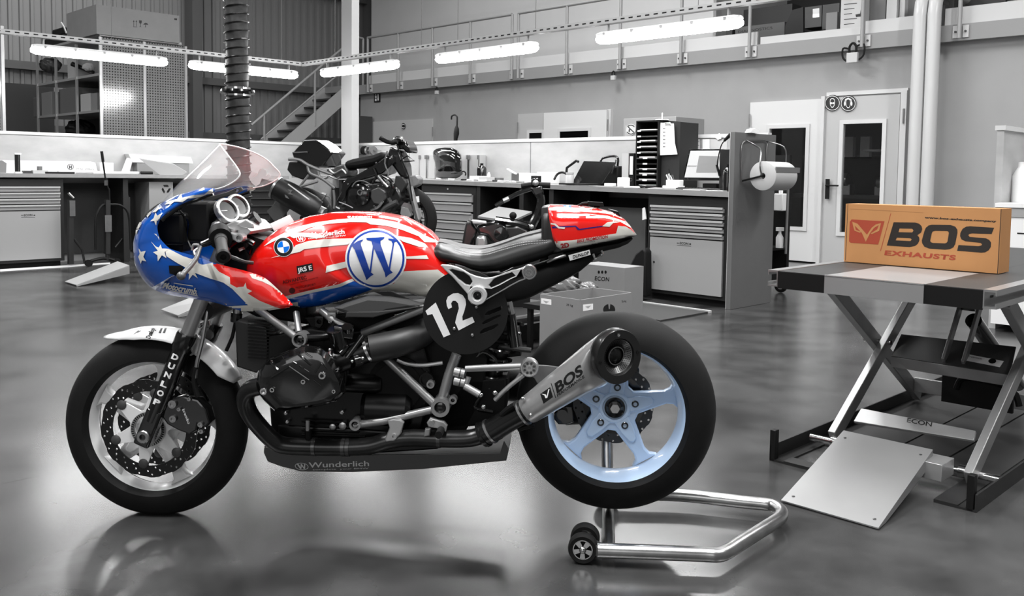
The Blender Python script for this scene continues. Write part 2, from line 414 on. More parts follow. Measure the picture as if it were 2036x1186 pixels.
a2, a3 = ab(onb(1791, 192, 11.24))[0], ab(onb(1803, 192, 11.24))[0]; r.rbox(a2, a3, 11.24, 11.3, 0, 2.21); r.rbox(a1, a3, 11.27, 11.3, 2.19, 2.24)
st(r, 'trim_6', DFR)
# handle of door 2
r = MB(); p = onb(1645, 376, 11.22); r.cbox(p+rA*.0, .05, .02, .26, Matrix.Rotation(-math.radians(44.8), 3, 'Z'))
h = onb(1644, 369, 11.2); r.tube([h+rB*.05, h-rB*.03, h-rB*.035+rA*.03, h-rB*.035+rA*.17], .011, 10)
r.obj('door_handle', BLKM, d2)
d3 = door('door_3', 738, 859, 239, 11.27, DOORG, hinge=[(737, 264), (860, 262)], zt=2.17)
d4 = door('door_4', 1030, 1080, 227, 11.27, DOORG, win=(1053, 1078, 265, 290), hinge=[(1029, 254)], zt=2.17)
d5 = door('door_5', 1081, 1206, 221, 11.18, DOORP, win=(1114, 1170, 262, 300), hinge=[(1208, 249)], zt=2.16)
r = MB(); a2, a3 = ab(onb(1204, 221, 11.2))[0], ab(onb(1211, 221, 11.2))[0]; r.rbox(a2, a3, 11.24, 11.3, 0, 2.17); st(r, 'trim_7', DFR)
# ---- safety signs (one disc each, with its pictogram)
def disc_sign(name, label, px, py, rpx, bd, draw, ry=None, base=20, ring=230, grp=None):
    c = onb(px, py, bd); D = (Vector((px, py, 0)) and (c-CP).dot(CM@Vector((0, 0, -1)))); rad = rpx*D/FPX
    r = MB(); rad *= 1.1; r.lathe([(0, -.004), (rad, -.004), (rad, .004), (0, .004)], c, -rB, 40)
    t = r.bvh(); r.mi = 0
    draw(r, t, px, py, rpx)
    return r.obj(name, [mat('sign_black', base, .5), mat('sign_white', ring, .5), mat('sign_dark', 22, .5)], None, ang=30, label=label, category='sign', **({'group': grp} if grp else {}))
def ringpoly(cx, cy, r0, r1, n=36): return [circ(cx, cy, r1, n=n), circ(cx, cy, r0, n=n)[::-1]]
def head(r, t, x, y, R, kind):
    dec_poly(r, ringpoly(x, y, R*.93, R*1.0), t, I4, 1, grid=0)
    face = [(x-R*.34, y-R*.2), (x-R*.3, y-R*.5), (x-R*.12, y-R*.66), (x+R*.12, y-R*.66), (x+R*.3, y-R*.5), (x+R*.34, y-R*.2), (x+R*.3, y+R*.3), (x+R*.12, y+R*.62), (x-R*.12, y+R*.62), (x-R*.3, y+R*.3)]
    inn = [(x+(q[0]-x)*.82, y+(q[1]-y)*.84) for q in face]
    dec_poly(r, [face, inn[::-1]], t, I4, 1, grid=0)
    if kind == 'goggles':
        dec_poly(r, [circ(x-R*.17, y+R*.02, R*.17, R*.14, 16)], t, I4, 1, grid=0, off=.0015); dec_poly(r, [circ(x+R*.17, y+R*.02, R*.17, R*.14, 16)], t, I4, 1, grid=0, off=.0015)
    else:
        for s in (-1, 1): dec_poly(r, [circ(x+s*R*.46, y+R*.02, R*.12, R*.3, 14)], t, I4, 1, grid=0, off=.0015)
        dec_poly(r, [[(x-R*.5, y-R*.2), (x-R*.42, y-R*.6), (x, y-R*.8), (x+R*.42, y-R*.6), (x+R*.5, y-R*.2), (x+R*.4, y-R*.2), (x+R*.34, y-R*.52), (x, y-R*.7), (x-R*.34, y-R*.52), (x-R*.4, y-R*.2)]], t, I4, 1, grid=0, off=.0015)
disc_sign('safety_sign', 'round black sign with a head wearing goggles, left of the pair above the door', 1655, 205, 14.5, 11.245, lambda r, t, x, y, R: head(r, t, x, y, R, 'goggles'), grp=None)
disc_sign('safety_sign', 'round black sign with a head wearing ear defenders, right of the pair above the door', 1686.5, 206, 14.5, 11.245, lambda r, t, x, y, R: head(r, t, x, y, R, 'ears'), grp=None)
disc_sign('door_sign', 'small black oval sign with a pale ring on the grey door behind the dark motorcycle', 802, 251, 5.4, 11.25, lambda r, t, x, y, R: (dec_poly(r, ringpoly(x, y, R*.55, R*.75), t, I4, 1, grid=0)))
# escape sign on the wall under the catwalk
A0, A1, Z0, Z1 = px_rect(743.5, 755, 185, 203, 11.28); r = MB(); r.rbox(A0, A1, 11.28, 11.299, Z0, Z1); t = r.bvh()
dec_poly(r, [circ(747, 188.5, 1.2, n=10)], t, I4, 1, grid=0); dec_poly(r, [[(745.5, 190.5), (748.8, 190.5), (748.8, 195), (745.5, 195)]], t, I4, 1, grid=0); dec_poly(r, [[(745.5, 196.5), (748.8, 196.5), (748.8, 201), (745.5, 201)]], t, I4, 1, grid=0)
dec_poly(r, [[(750.5, 187.5), (753, 187.5), (753, 200), (750.5, 200)]], t, I4, 1, grid=0)
r.obj('escape_sign', [mat('sign_black', 20), mat('sign_white', 230)], None, label='small black rectangular wall sign with white figure under the catwalk end', category='sign')
# ---- catwalk railing: each bay a thing? one continuous welded rail
RAILM = mat('railing_paint', 150, .45, .1)
rail = thing('catwalk_railing', 'long grey tubular steel railing bolted along the catwalk edge', 'railing', W(-15.2, 11.1, 2.75))
pa = [-15.223, -14.225, -13.19, -12.14, -11.08, -10.93, -9.83, -8.74, -7.626, -6.515, -4.947, -3.803, -2.7]
for a in pa:
    r = MB(); r.cyl(W(a, 11.10, 2.76), W(a, 11.10, 3.86), .024, n=12); o = wobj(r, 'post', RAILM, rail)
    for s in (-1, 1):
        if a in (-11.08,) and s > 0 or a in (-10.93,) and s < 0: continue
        r = MB(); r.rbox(a+s*.055-.032, a+s*.055+.032, 11.14, 11.158, 2.77, 2.91)
        bmesh.ops.transform(r.bm, matrix=rail.matrix_world.inverted(), verts=r.bm.verts); r.obj('bracket', TOE, o)
        r = MB(); r.cyl(W(a+s*.055, 11.14, 2.84), W(a+s*.055, 11.125, 2.84), .013, n=8)
        bmesh.ops.transform(r.bm, matrix=rail.matrix_world.inverted(), verts=r.bm.verts); r.obj('bolt', DGR, o)
r = MB(); r.tube([W(-15.223, 11.1, 3.86), W(-11.09, 11.1, 3.86)], .026, 12); wobj(r, 'handrail', RAILM, rail); r = MB(); r.tube([W(-10.93, 11.1, 3.86), W(-2, 11.1, 3.86)], .026, 12); wobj(r, 'handrail', RAILM, rail)
# ---- padlock-like grey lock boxes hanging under the catwalk
def lockbox(px, py, sc, label):
    p = onb(px, py, 11.1); t = thing('padlock', label, 'padlock', p-Vector((0, 0, .06*sc)), 0, 'padlocks hanging under the catwalk')
    r = MB(); r.cbox(p, .1*sc, .05, .09*sc, Matrix.Rotation(-math.radians(44.8), 3, 'Z')); wobj(r, 'body', mat('lock_grey', 185, .4), t, bevel=.006)
    r = MB(); u = Vector((0, 0, 1)); r.tube([p+u*.04*sc-rA*.03*sc, p+u*.1*sc-rA*.03*sc, p+u*.13*sc, p+u*.1*sc+rA*.03*sc, p+u*.04*sc+rA*.03*sc], .011*sc, 8, smooth=4); wobj(r, 'shackle', BLKM, t)
    if sc > 1.2:
        r = MB(); r.tube([p+u*.08*sc-rA*.03*sc, p+u*.09*sc-rA*.09*sc, p+u*.01*sc-rA*.09*sc, p-u*.03*sc-rA*.05*sc], .012, 8, smooth=4); r.tube([p+u*.1*sc+rA*.03*sc, p+u*.11*sc+rA*.1*sc, p+u*.02*sc+rA*.1*sc, p-u*.02*sc+rA*.06*sc], .012, 8, smooth=4); wobj(r, 'chain', BLKM, t)
lockbox(868.5, 184, .75, 'small grey padlock hanging under the catwalk left of the umbrella')
lockbox(1219.5, 155, .8, 'small grey padlock hanging under the middle of the catwalk')
lockbox(1695, 115, 1.4, 'large grey padlock with black chains under the catwalk near the pipes')
# ---- two downpipes
PIPE = mat('pipe_paint', 190, .35)
for k, (xt, yt, xb, yb, lab) in enumerate([(1832, 60, 1811, 420, 'left one of two pale vertical pipes on the wall beside the double door'), (1862, 55, 1837, 420, 'right one of two pale vertical pipes on the wall beside the double door')]):
    a_ = (ab(onb(xt, yt, 11.0))[0]+ab(onb(xb, yb, 11.0))[0])/2
    r = MB(); r.tube([W(a_, 11.0, .02), W(a_, 11.0, 1.5), W(a_, 11.0, 3.05), W(a_, 11.03, 3.2), W(a_, 11.12, 3.3), W(a_+.02, 11.35, 3.34), W(a_+.02, 11.9, 3.36)], .076, 20)
    r.obj('vertical_pipe', PIPE, None, label=lab, category='pipe', group='pipes beside the double door')
# ---- stairs
SA = -15.75
stairs = thing('steel_stairs', 'grey steel staircase rising to the catwalk behind the partition', 'stairs', W(SA, 9, 0))
STM = mat('stair_paint', 168, .45)
def spt(px, py, a=SA): return ona(px, py, a)
p0 = spt(560, 280); p1 = spt(679, 176); dirv = (p1-p0).normalized()
b_, z_ = ab(p0)[1], ab(p0)[2]; sl = dirv.z/math.hypot(dirv.x, dirv.y)
bt = 11.1; 
def SP(b, off=0, a=SA): return W(a, b, z_+(b-b_)*sl+off)
bb = b_-(z_)/sl+.2
for a, nm in ((SA, 'stringer'), (SA-.9, 'stringer')):
    r = MB(); r.prism([SP(bb, 0, a), SP(10.9, 0, a), W(a, 11.15, 2.95), W(a, 11.15, 2.72), SP(10.95, -.36, a), SP(bb+.3, -.36, a)], rA*.03); wobj(r, nm, STM, stairs)
n = 15
for k in range(n):
    b = bb+.25+k*(10.9-bb-.25)/n; z = ab(SP(b))[2]-.12
    r = MB(); r.rbox(SA-.87, SA, b, b+.26, z, z+.035); wobj(r, 'tread', mat('tread_dark', 60, .6), stairs)
for a in (SA+.02,):
    q = [(520, 232), (626, 145)]
    r = MB(); pts = [ona(500, 249, a), ona(639, 131, a), ona(679, 98, a), ona(706, 73, a), ona(722, 77, a)]; r.tube(pts, .024, 10); wobj(r, 'handrail', RAILM, stairs)
    r = MB(); r.tube([ona(519, 277, a), ona(679, 143, a)], .017, 8); wobj(r, 'mid_rail', RAILM, stairs)
    for x, yt, yb in ((525, 229, 279), (626, 143, 251), (722, 77, 187)):
        r = MB(); t_ = ona(x, yt, a); bq = ona(x, yb, a); r.cyl(t_, Vector((t_.x, t_.y, bq.z)), .024, n=10); wobj(r, 'post', RAILM, stairs)
mb = MB(); mb.rbox(-16.7, -15.76, 11.0, 13.3, 2.8, 2.93); st(mb, 'trim_8', FASC)
# dark coat stand / cabinet under the stairs
r = MB(); la, _, lz = ab(onb(701, 231, 10.9)); r.rbox(la, ab(onb(713, 231, 10.9))[0], 10.9, 11.25, 0, lz); r.obj('metal_locker', mat('locker_dark', 58, .5), None, label='dark grey metal locker standing under the stairs beside the column', category='locker', bevel=.01)
# ---- umbrella hung on the partition
t = thing('umbrella', 'black folded umbrella with hooked handle above the partition rail', 'umbrella', onb(904, 272, 7.56))
def U_(x, y): return onb(x, y, 7.56)
r = MB(); r.tube([U_(897.5, 238), U_(898, 232), U_(901, 229.5), U_(905, 229), U_(908.5, 232), U_(909, 238), U_(908.5, 252)], .010, 8, smooth=4); wobj(r, 'handle', BLKM, t)
r = MB(); r.tube([U_(908, 250), U_(908, 256), U_(907.5, 266), U_(906, 276), U_(905.5, 300)], [.012, .03, .036, .026, .018], 10); wobj(r, 'canopy', BLKM, t)
# ---- grey wall cupboard with the no-tap sign
def frontbox(x0, x1, yt, b, dep, z0, m, name, label, cat, grp=None):
    a0, _, z1 = ab(onb(x0, yt, b)); a1 = ab(onb(x1, yt, b))[0]
    r = MB(); r.rbox(a0, a1, b, b+dep, z0, z1); return r, a0, a1, z1
r, a0, a1, z1 = frontbox(1240, 1344, 236, 9.6, .65, 0, None, '', '', '')
a0, _, z1 = ab(onb(1240, 238, 9.6)); 
cab = thing('metal_cupboard', 'grey two-door metal cupboard with a round prohibition sign behind the tray tower', 'cupboard', W(a0, 9.6, 0))
wobj(r, 'body', mat('cupboard_grey', 150, .5), cab, bevel=.006)
r = MB(); r.rbox(a0+.04, a1-.04, 9.585, 9.599, .1, z1-.08); wobj(r, 'door', mat('cupboard_door', 166, .5), cab)
r = MB(); c = onb(1254.5, 258, 9.575); R = 9.8*(c-CP).length/FPX*1.15
r.lathe([(0, -.003), (R, -.003), (R, .003), (0, .003)], c, -rB, 36); t = r.bvh()
dec_poly(r, ringpoly(1254.5, 258, 7.9, 9.8), t, I4, 1, grid=0); dec_poly(r, [[(1247.5, 252.5), (1249, 251), (1262, 263.5), (1260.5, 265)]], t, I4, 1, grid=0)
dec_poly(r, [[(1250, 258), (1254, 255.5), (1255, 257.5), (1252.5, 259), (1252, 263), (1250, 263)]], t, I4, 1, grid=0, off=.0012)
wobj(r, 'sign', [mat('sign_pale', 200), mat('sign_dark', 22)], cab)
# ---- lighting track with lamps, hanging in an L above the benches
TRK = mat('track_zinc', 165, .45, .3); LH = mat('lamp_housing', 190, .4); LED = mat('lamp_glow', 255, .5, emit=30.0)
zt = 2.5; ta, tb = -10.38, 6.52
tr = thing('cable_tray', 'slotted metal cable tray hanging in an L above the workbenches', 'cable tray', W(ta, tb, zt))
def traybits(a0, a1, b0, b1, along):
    r = MB(); t_ = .0035
    if along == 'a':
        r.rbox(a0, a1, b0-.03, b0+.03, zt, zt+t_); r.rbox(a0, a1, b0-.03, b0-.03+t_, zt, zt+.05); r.rbox(a0, a1, b0+.03-t_, b0+.03, zt, zt+.05)
        wobj(r, 'channel', TRK, tr)
        r = MB(); k = a0+.05
        while k < a1: r.rbox(k, k+.045, b0-.0308, b0-.0298, zt+.022, zt+.034); k += .09
        o = wobj(r, 'slots', BLKM, tr); o['kind'] = 'stuff'
    else:
        r.rbox(a0-.03, a0+.03, b0, b1, zt, zt+t_); r.rbox(a0+.03-t_, a0+.03, b0, b1, zt, zt+.05); r.rbox(a0-.03, a0-.03+t_, b0, b1, zt, zt+.05)
        wobj(r, 'channel', TRK, tr)
        r = MB(); k = b0+.05
        while k < b1: r.rbox(a0+.0298, a0+.0308, k, k+.045, zt+.022, zt+.034); k += .09
        o = wobj(r, 'slots', BLKM, tr); o['kind'] = 'stuff'
traybits(ta, -1.5, tb, tb, 'a'); traybits(ta, ta, 1.5, tb+.03, 'b')
for x, y in ((222, 80), (560, 124)):
    p = ona(x, y, ta); r = MB(); r.cyl(Vector((p.x, p.y, zt+.03)), Vector((p.x, p.y, 8)), .003, n=6); wobj(r, 'wire', MGR, tr)
for x, y in ((666, 118), (838, 95), (910, 88), (1065, 62), (1388, 17)):
    p = onb(x, y, tb); r = MB(); r.cyl(Vector((p.x, p.y, zt+.03)), Vector((p.x, p.y, 8)), .003, n=6); wobj(r, 'wire', MGR, tr)
def lamp(p, q, label):
    d = (q-p).normalized(); s = d.cross(Vector((0, 0, 1))); u = Vector((0, 0, 1)); L_ = (q-p).length
    t = thing('strip_lamp', label, 'lamp', (p+q)/2, 0, 'strip lamps under the cable tray')
    def sec(x, k, hh, hw, z): return [p+d*x+s*hw*k*math.cos(v)+u*(z+hh*k*math.sin(v)) for v in [2*math.pi*i/16 for i in range(16)]]
    r = MB(); r.rings([sec(x, k, .048, .062, -.045) for x, k in ((0, .55), (.03, .85), (.1, 1), (L_-.1, 1), (L_-.03, .85), (L_, .55))])
    wobj(r, 'diffuser', LED, t, ang=50)
    r = MB(); r.rings([sec(x, k, .028, .066, -.005) for x, k in ((.01, .7), (.06, 1), (L_-.06, 1), (L_-.01, .7))]); wobj(r, 'housing', LH, t)
    for k in range(5):
        x = .12+(L_-.24)*k/4
        for q in (1, -1): r = MB(); r.cbox(p+d*x+s*.066*q+u*-.012, .02, .02, .03); wobj(r, 'clip', mat('clip_grey', 120), t)
    for x in (.12, L_-.12): r = MB(); r.bar(p+d*x+u*.01, p+d*x+u*.083, .03, .01, up=d); wobj(r, 'hanger', TRK, t)
zl = zt-.085
def onza(x, y): q = ona(x, y, ta); return Vector((q.x, q.y, zl))
def onzb(x, y): q = onb(x, y, tb); return Vector((q.x, q.y, zl))
lamp(onza(62, 92), onza(331, 114), 'glowing strip lamp at far left under the cable tray')
lamp(onza(377, 124), onza(590, 141), 'glowing strip lamp behind the black hose')
lamp(onzb(641, 132), onzb(790, 122), 'glowing strip lamp in front of the white column')
lamp(onzb(870, 106), onzb(1067, 88), 'glowing strip lamp above the helmet')
lamp(onzb(1189, 66), onzb(1475, 34), 'glowing strip lamp nearest the upper right, above the tray tower')
# ================================================================ race motorcycle
FCp = Vector((-1.150, 2.91, 0)); RCp = Vector((.335, 2.83, 0)); WB = (RCp-FCp).length
Ud = (RCp-FCp).normalized(); Wd = Vector((Ud.y, -Ud.x, 0)); BRZ = math.atan2(Ud.y, Ud.x)
bike = thing('race_motorcycle', 'red, white and blue racing motorcycle number 12 on a paddock stand in front', 'motorcycle', RCp, BRZ)
BM = bike.matrix_world.copy(); BMi = BM.inverted()
def P(px, py, w_=0.0):
    r = ray(px, py); o = RCp+w_*Wd; t = ((o-CP).dot(Wd))/(r.dot(Wd)); p = CP+t*r-RCp
    return Vector((p.dot(Ud), -w_, p.z))
YN = Vector((0, -1, 0))     # towards the near (left) side of the bike
def curve_mesh(polys, th, bevel=0.0):
    cu = bpy.data.curves.new('t', 'CURVE'); cu.dimensions = '2D'; cu.fill_mode = 'BOTH'; cu.extrude = max(th/2-bevel, 1e-5); cu.bevel_depth = bevel; cu.bevel_resolution = 1
    if bevel: cu.offset = -bevel
    for pl in polys:
        sp = cu.splines.new('POLY'); sp.points.add(len(pl)-1); sp.use_cyclic_u = True
        for p, q in zip(sp.points, pl): p.co = (q[0], q[1], 0, 1)
    ob = bpy.data.objects.new('t', cu); me = bpy.data.meshes.new_from_object(ob)
    vs = [tuple(v.co) for v in me.vertices]; fs = [tuple(p.vertices) for p in me.polygons]
    bpy.data.objects.remove(ob); bpy.data.meshes.remove(me); bpy.data.curves.remove(cu); return vs, fs
def addmesh(mb, vs, fs, fn):
    vv = [mb.v(fn(*v)) for v in vs]
    for f in fs: mb.f([vv[i] for i in f])
def plateP(mb, polys, w_, th, bevel=0.0):
    """flat plate given in pixels, standing in the plane at lateral offset w_"""
    S = 600.0; cx, cy = polys[0][0]; pl = [[((x-cx)/S, -(y-cy)/S) for x, y in p] for p in polys]
    vs, fs = curve_mesh(pl, th, bevel); addmesh(mb, vs, fs, lambda x, y, z: (lambda q: Vector((q.x, q.y-z, q.z)))(P(x*S+cx, -y*S+cy, w_)))
def sp(v, e): return math.copysign(abs(v)**e, v)
def loftP(mb, tab, n=28, m=40, e1=.8, e2=.9, zw=0.0, eb=None):
    """tab rows (px, ytop, ybottom, halfwidth)"""
    x0, x1 = tab[0][0], tab[-1][0]; rr = []
    for i in range(m+1):
        x = x0+(x1-x0)*i/m; yt, yb, hw = interp(tab, x); hw = max(hw, .002)
        T = P(x, yt, 0); B = P(x, yb, hw*(.99 if eb else .85)); ring = []
        for k in range(n):
            th = 2*math.pi*k/n; low = eb and math.cos(th) < 0; c = sp(math.cos(th), eb if low else e2); s_ = sp(math.sin(th), eb if low else e1); t = (1+c)/2
            ring.append(Vector((T.x*t+B.x*(1-t), -hw*s_*(1-zw*t), T.z*t+B.z*(1-t))))
        rr.append(ring)
    mb.rings(rr); return rr
def BO(mb, name, m, par=None, **kw): return mb.obj(name, m, par or bike, **kw)
def tubeP(mb, pts, r, n=12, smooth=0): mb.tube([P(*p) for p in pts], r, n, True, smooth)
def cylw(mb, px, py, w0, w1, r, r1=None, n=24):
    """cylinder across the bike"""
    c = P(px, py, w1); mb.cyl(Vector((c.x, -w0, c.z)), c, r, r1, n)
def Q(ox, oy, s): return lambda *pts: [(ox+x/s, oy+y/s) for x, y in pts]
RED = mat('race_red', (226, 22, 14), .22, coat=1.0); BLU = mat('race_blue', (2, 78, 168), .22, coat=1.0); IVO = mat('race_white', (222, 220, 212), .22, coat=1.0)
NAVY = mat('decal_navy', (6, 60, 158), .3, coat=.5); WDEC = mat('decal_white', 244, .3, coat=.5); BDEC = mat('decal_black', 16, .35); DRED = mat('decal_dark_red', (70, 8, 8), .4); BMWB = mat('roundel_blue', (0, 104, 205), .25, coat=.5)
BASEW = mat('wheel_white', 230, .3, coat=.5); LBLUE = mat('wheel_light_blue', (190, 212, 238), .3, coat=.6)
# ---- wheels
FW = Vector((-WB, 0, .297)); RW = Vector((0, 0, .383))
def ell(ri, dr, hw, n=22): return [(ri+dr*math.cos(t), hw*math.sin(t)) for t in [math.radians(-90+180*i/n) for i in range(n+1)]]
def wheel(C, R, hw, rimhw, hubh, angs, tyre_name, wm, sw=1.0):
    root = bike; pre = 'front_' if tyre_name == 'f' else 'rear_'
    mb = MB(); pf = ell(.2225, R-.2225, hw); pf = pf+[(.212, rimhw-.004), (.212, -rimhw+.004)]
    mb.lathe(pf, C, YN, 96, closed=True); mb.obj(pre+'tyre', RUB, root, ang=40)
    mb = MB(); a = rimhw
    pr_ = [(.229, a), (.2275, a+.003), (.224, a+.003), (.219, a-.004), (.2085, a-.016), (.2035, a-.034), (.196, .0), (.2035, -a+.034), (.2085, -a+.016), (.224, -a-.003), (.2275, -a-.003), (.229, -a), (.226, -a+.006), (.214, -a+.014), (.21, 0), (.214, a-.014), (.226, a-.006)]
    mb.lathe(pr_, C, YN, 96, closed=True)
    rim = mb.obj(pre+'rim', wm, root, ang=40)
    mb = MB(); poly = []
    for k, A in enumerate(sorted([a_ % 360 for a_ in angs])):
        A = math.radians(A); al = Vector((math.cos(A), 0, math.sin(A))); pe = Vector((-math.sin(A), 0, math.cos(A)))
        for r, t in ((.07, -.036*sw), (.105, -.030*sw), (.165, -.0205*sw), (.186, -.026*sw), (.2, -.044*sw), (.2, .044*sw), (.186, .026*sw), (.165, .0205*sw), (.105, .030*sw), (.07, .036*sw)):
            q = al*r+pe*t; poly.append((q.x, q.z))
    vs, fs = curve_mesh([poly], .034, .006); addmesh(mb, vs, fs, lambda x, y, z: C+Vector((x, -(hubh-.017)-z, y)))
    star_ = mb.obj(pre+'spoke_star', wm, root, ang=50)
    for A in angs:          # raised pads on the spokes
        A = math.radians(A); al = Vector((math.cos(A), 0, math.sin(A))); pe = Vector((-math.sin(A), 0, math.cos(A)))
        mb = MB(); pl = [(.045, -.024), (.085, -.022), (.12, -.013), (.128, 0), (.12, .013), (.085, .022), (.045, .024)]
        vs, fs = curve_mesh([[(r, t*sw) for r, t in pl]], .010, .004)
        addmesh(mb, vs, fs, lambda x, y, z: C+al*x+pe*y+Vector((0, -(hubh+.002)-z, 0))); mb.obj('spoke_pad', wm, star_, ang=50)
    mb = MB(); mb.lathe([(.052, -.05), (.052, hubh+.004), (.047, hubh+.008), (.04, hubh+.008), (.036, hubh), (.02, hubh-.004), (0.0, hubh-.004)], C, YN, 40)
    return mb.obj(pre+'hub', wm, root)
rw = wheel(RW, .315, .094, .078, -.035, [84, 12, -60, -132, 156], 'r', LBLUE)
fw = wheel(FW, .301, .060, .045, .02, [152, 80, 8, -64, -136], 'f', BASEW, .95)
mb = MB(); mb.lathe([(.033, -.04), (.033, -.026), (.028, -.024), (.02, -.03), (0, -.03)], RW, YN, 32); h = mb.obj('hub_cap', BLKG, rw)
mb = MB(); mb.cyl(RW+YN*-.04, RW+YN*-.012, .0155, n=6); mb.obj('axle_nut', CHR, rw)
for A in [84, 12, -60, -132, 156]:
    A = math.radians(A+0); c = RW+Vector((math.cos(A)*.066, 0, math.sin(A)*.066))
    mb = MB(); mb.lathe([(0, -.05), (.0115, -.05), (.0115, -.026), (.009, -.024), (.0065, -.024), (.0065, -.032), (0, -.032)], c, YN, 20); mb.obj('wheel_bolt', BLKG, rw)
def disc(C, h, r0, r1, nholes, name, m, root, th=.005, rows=3, off=0):
    holes = []
    for k in range(nholes):
        rr_ = r0+(r1-r0)*(.2+.6*((k*1) % rows)/(rows-1)); A = 2*math.pi*k/nholes+off; holes.append(circ(rr_*math.cos(A), rr_*math.sin(A), .0038, n=8)[::-1])
    sc = [((r1+(.0016 if k % 8 < 4 else -.0016))*math.cos(2*math.pi*k/96), (r1+(.0016 if k % 8 < 4 else -.0016))*math.sin(2*math.pi*k/96)) for k in range(96)]
    mb = MB(); vs, fs = curve_mesh([sc, circ(0, 0, r0, n=64)[::-1]]+holes, th); addmesh(mb, vs, fs, lambda x, y, z: C+Vector((x, -h-z, y)))
    return mb.obj(name, m, root)
DSC = mat('brake_disc_black', 24, .4, .3)
for h in (.056, -.056):
    d = disc(FW, h, .121, .158, 66, 'front_brake_disc', DSC, bike)
    for k in range(6):
        A = math.radians(20+60*k); c = FW+Vector((math.cos(A)*.116, 0, math.sin(A)*.116))
        mb = MB(); mb.lathe([(0, h-.004), (.016, h-.004), (.016, h+.004), (.011, h+.0065), (0, h+.0065)], c, YN, 14); mb.obj('disc_bobbin', mat('bobbin_grey', 74, .4, .3), d)
    mb = MB()
    poly = []
    for k in range(6):
        A = math.radians(20+60*k)
        for dr, da in ((.062, -26), (.075, -18), (.112, -7.5), (.112, 7.5), (.075, 18), (.062, 26)): poly.append((dr*math.cos(A+math.radians(da)), dr*math.sin(A+math.radians(da))))
    vs, fs = curve_mesh([poly, circ(0, 0, .045, n=32)[::-1]], .006, .001); addmesh(mb, vs, fs, lambda x, y, z: FW+Vector((x, -h-z, y))); mb.obj('disc_carrier', BASEW, d)
# sensor ring on the near front disc
mb = MB(); vs, fs = curve_mesh([circ(0, 0, .056, n=48), circ(0, 0, .044, n=48)[::-1]], .004); addmesh(mb, vs, fs, lambda x, y, z: FW+Vector((x, -.066-z, y)))
mb.mi = 1
for k in range(44):
    A = 2*math.pi*k/44; al = Vector((math.cos(A), 0, math.sin(A))); pe = Vector((-math.sin(A), 0, math.cos(A))); c = FW+YN*.0682+al*.05
    mb.f([mb.v(c+al*s1*.0042+pe*s2*.0018) for s1, s2 in ((-1, -1), (1, -1), (1, 1), (-1, 1))])
mb.obj('sensor_ring', [STL, BLKM], bike)
d = disc(RW, -.085, .100, .131, 44, 'rear_brake_disc', mat('rear_disc', 62, .35, .6), bike, rows=2)
mb = MB(); mb.lathe([(.062, -.085), (.104, -.083), (.104, -.087), (.062, -.09)], RW, YN, 40, closed=True); mb.obj('disc_carrier', BLKG, d)
# final drive / swingarm behind the rear wheel (far side) and near-side arm to the axle
mb = MB(); mb.lathe([(0, -.19), (.07, -.19), (.1, -.16), (.1, -.13), (.075, -.1), (0, -.1)], RW, YN, 32); mb.obj('final_drive', BLKG, bike)
mb = MB(); mb.tube([RW+Vector((0, .15, 0)), P(1000, 760, -.13), P(880, 800, -.1)], [.055, .06, .07], 14); mb.tube([RW+Vector((0, .15, 0)), RW+Vector((-.1, .17, -.05)), RW+Vector((-.16, .17, -.06))], [.04, .045, .04], 14); mb.obj('swingarm', BLKM, bike)
mb = MB(); plateP(mb, [Q(1100, 620, 3.954)((5, 790), (60, 740), (150, 720), (165, 860), (100, 882), (40, 880), (5, 840))], -.12, .03, .004); cylw(mb, 1118, 826, -.12, -.08, .018); BO(mb, 'rear_caliper_bracket', BLKG)
mb = MB(); plateP(mb, [Q(1100, 620, 3.954)((560, 450), (590, 395), (650, 400), (675, 440), (670, 490), (600, 500), (565, 520))], -.11, .05, .006); BO(mb, 'rear_caliper', BLKG)
# near-side grey arm behind the muffler
mb = MB(); plateP(mb, [[(1066, 726), (1090, 727), (1116, 731), (1090, 752), (1071, 767), (1062, 752), (1050, 745)]], .13, .012, .002); BO(mb, 'muffler_hanger', mat('hanger_grey', 96, .4, .3))
# ---- engine: gearbox, crankcase, cylinder heads
ENG = mat('engine_black', 8, .3, spec=.3); ENGM = mat('engine_matte', 7, .55, spec=.18); FIN = mat('valve_cover_black', 8, .14, coat=1.0)
def block(name, poly, w0, w1, m=ENG, bev=.006, par=None):
    mb = MB(); plateP(mb, [poly], (w0+w1)/2, abs(w1-w0), bev); return BO(mb, name, m, par)
block('crankcase', [(560, 655), (640, 640), (700, 650), (760, 640), (850, 655), (868, 720), (860, 790), (846, 850), (800, 872), (700, 884), (610, 886), (566, 858), (562, 800), (556, 720)], -.13, .13)
block('gearbox', [(740, 640), (846, 640), (960, 660), (975, 700), (965, 780), (930, 845), (880, 862), (800, 868), (740, 860)], -.12, .10, ENGM)
block('airbox', [(620, 622), (860, 600), (1000, 600), (1010, 660), (980, 700), (840, 700), (700, 680), (640, 650)], -.11, .09, ENGM)
for i, w_ in enumerate((.135, .142)):       # crankcase side detail rings
    mb = MB(); cylw(mb, 790-i*0, 770, .12, w_, .095-.02*i); BO(mb, 'clutch_housing', ENGM)
block('oil_sump', [(575, 826), (700, 832), (850, 842), (900, 850), (880, 872), (700, 884), (600, 880), (576, 862)], -.1, .14, ENG)
for x, y, w0_, r_ in ((760, 810, .12, .055), (700, 760, .13, .03)):
    mb = MB(); a_ = P(x-38, y, w0_); b_ = P(x+60, y+4, w0_); mb.tube([a_, a_.lerp(b_, .1), a_.lerp(b_, .9), b_], [r_*.8, r_, r_, r_*.8], 24); BO(mb, 'starter_motor', ENG)
for k in range(5):
    mb = MB(); tubeP(mb, [(600, 838+k*9, .145), (690+k*12, 842+k*9, .145)], .0035, 6); BO(mb, 'sump_fin', ENG)
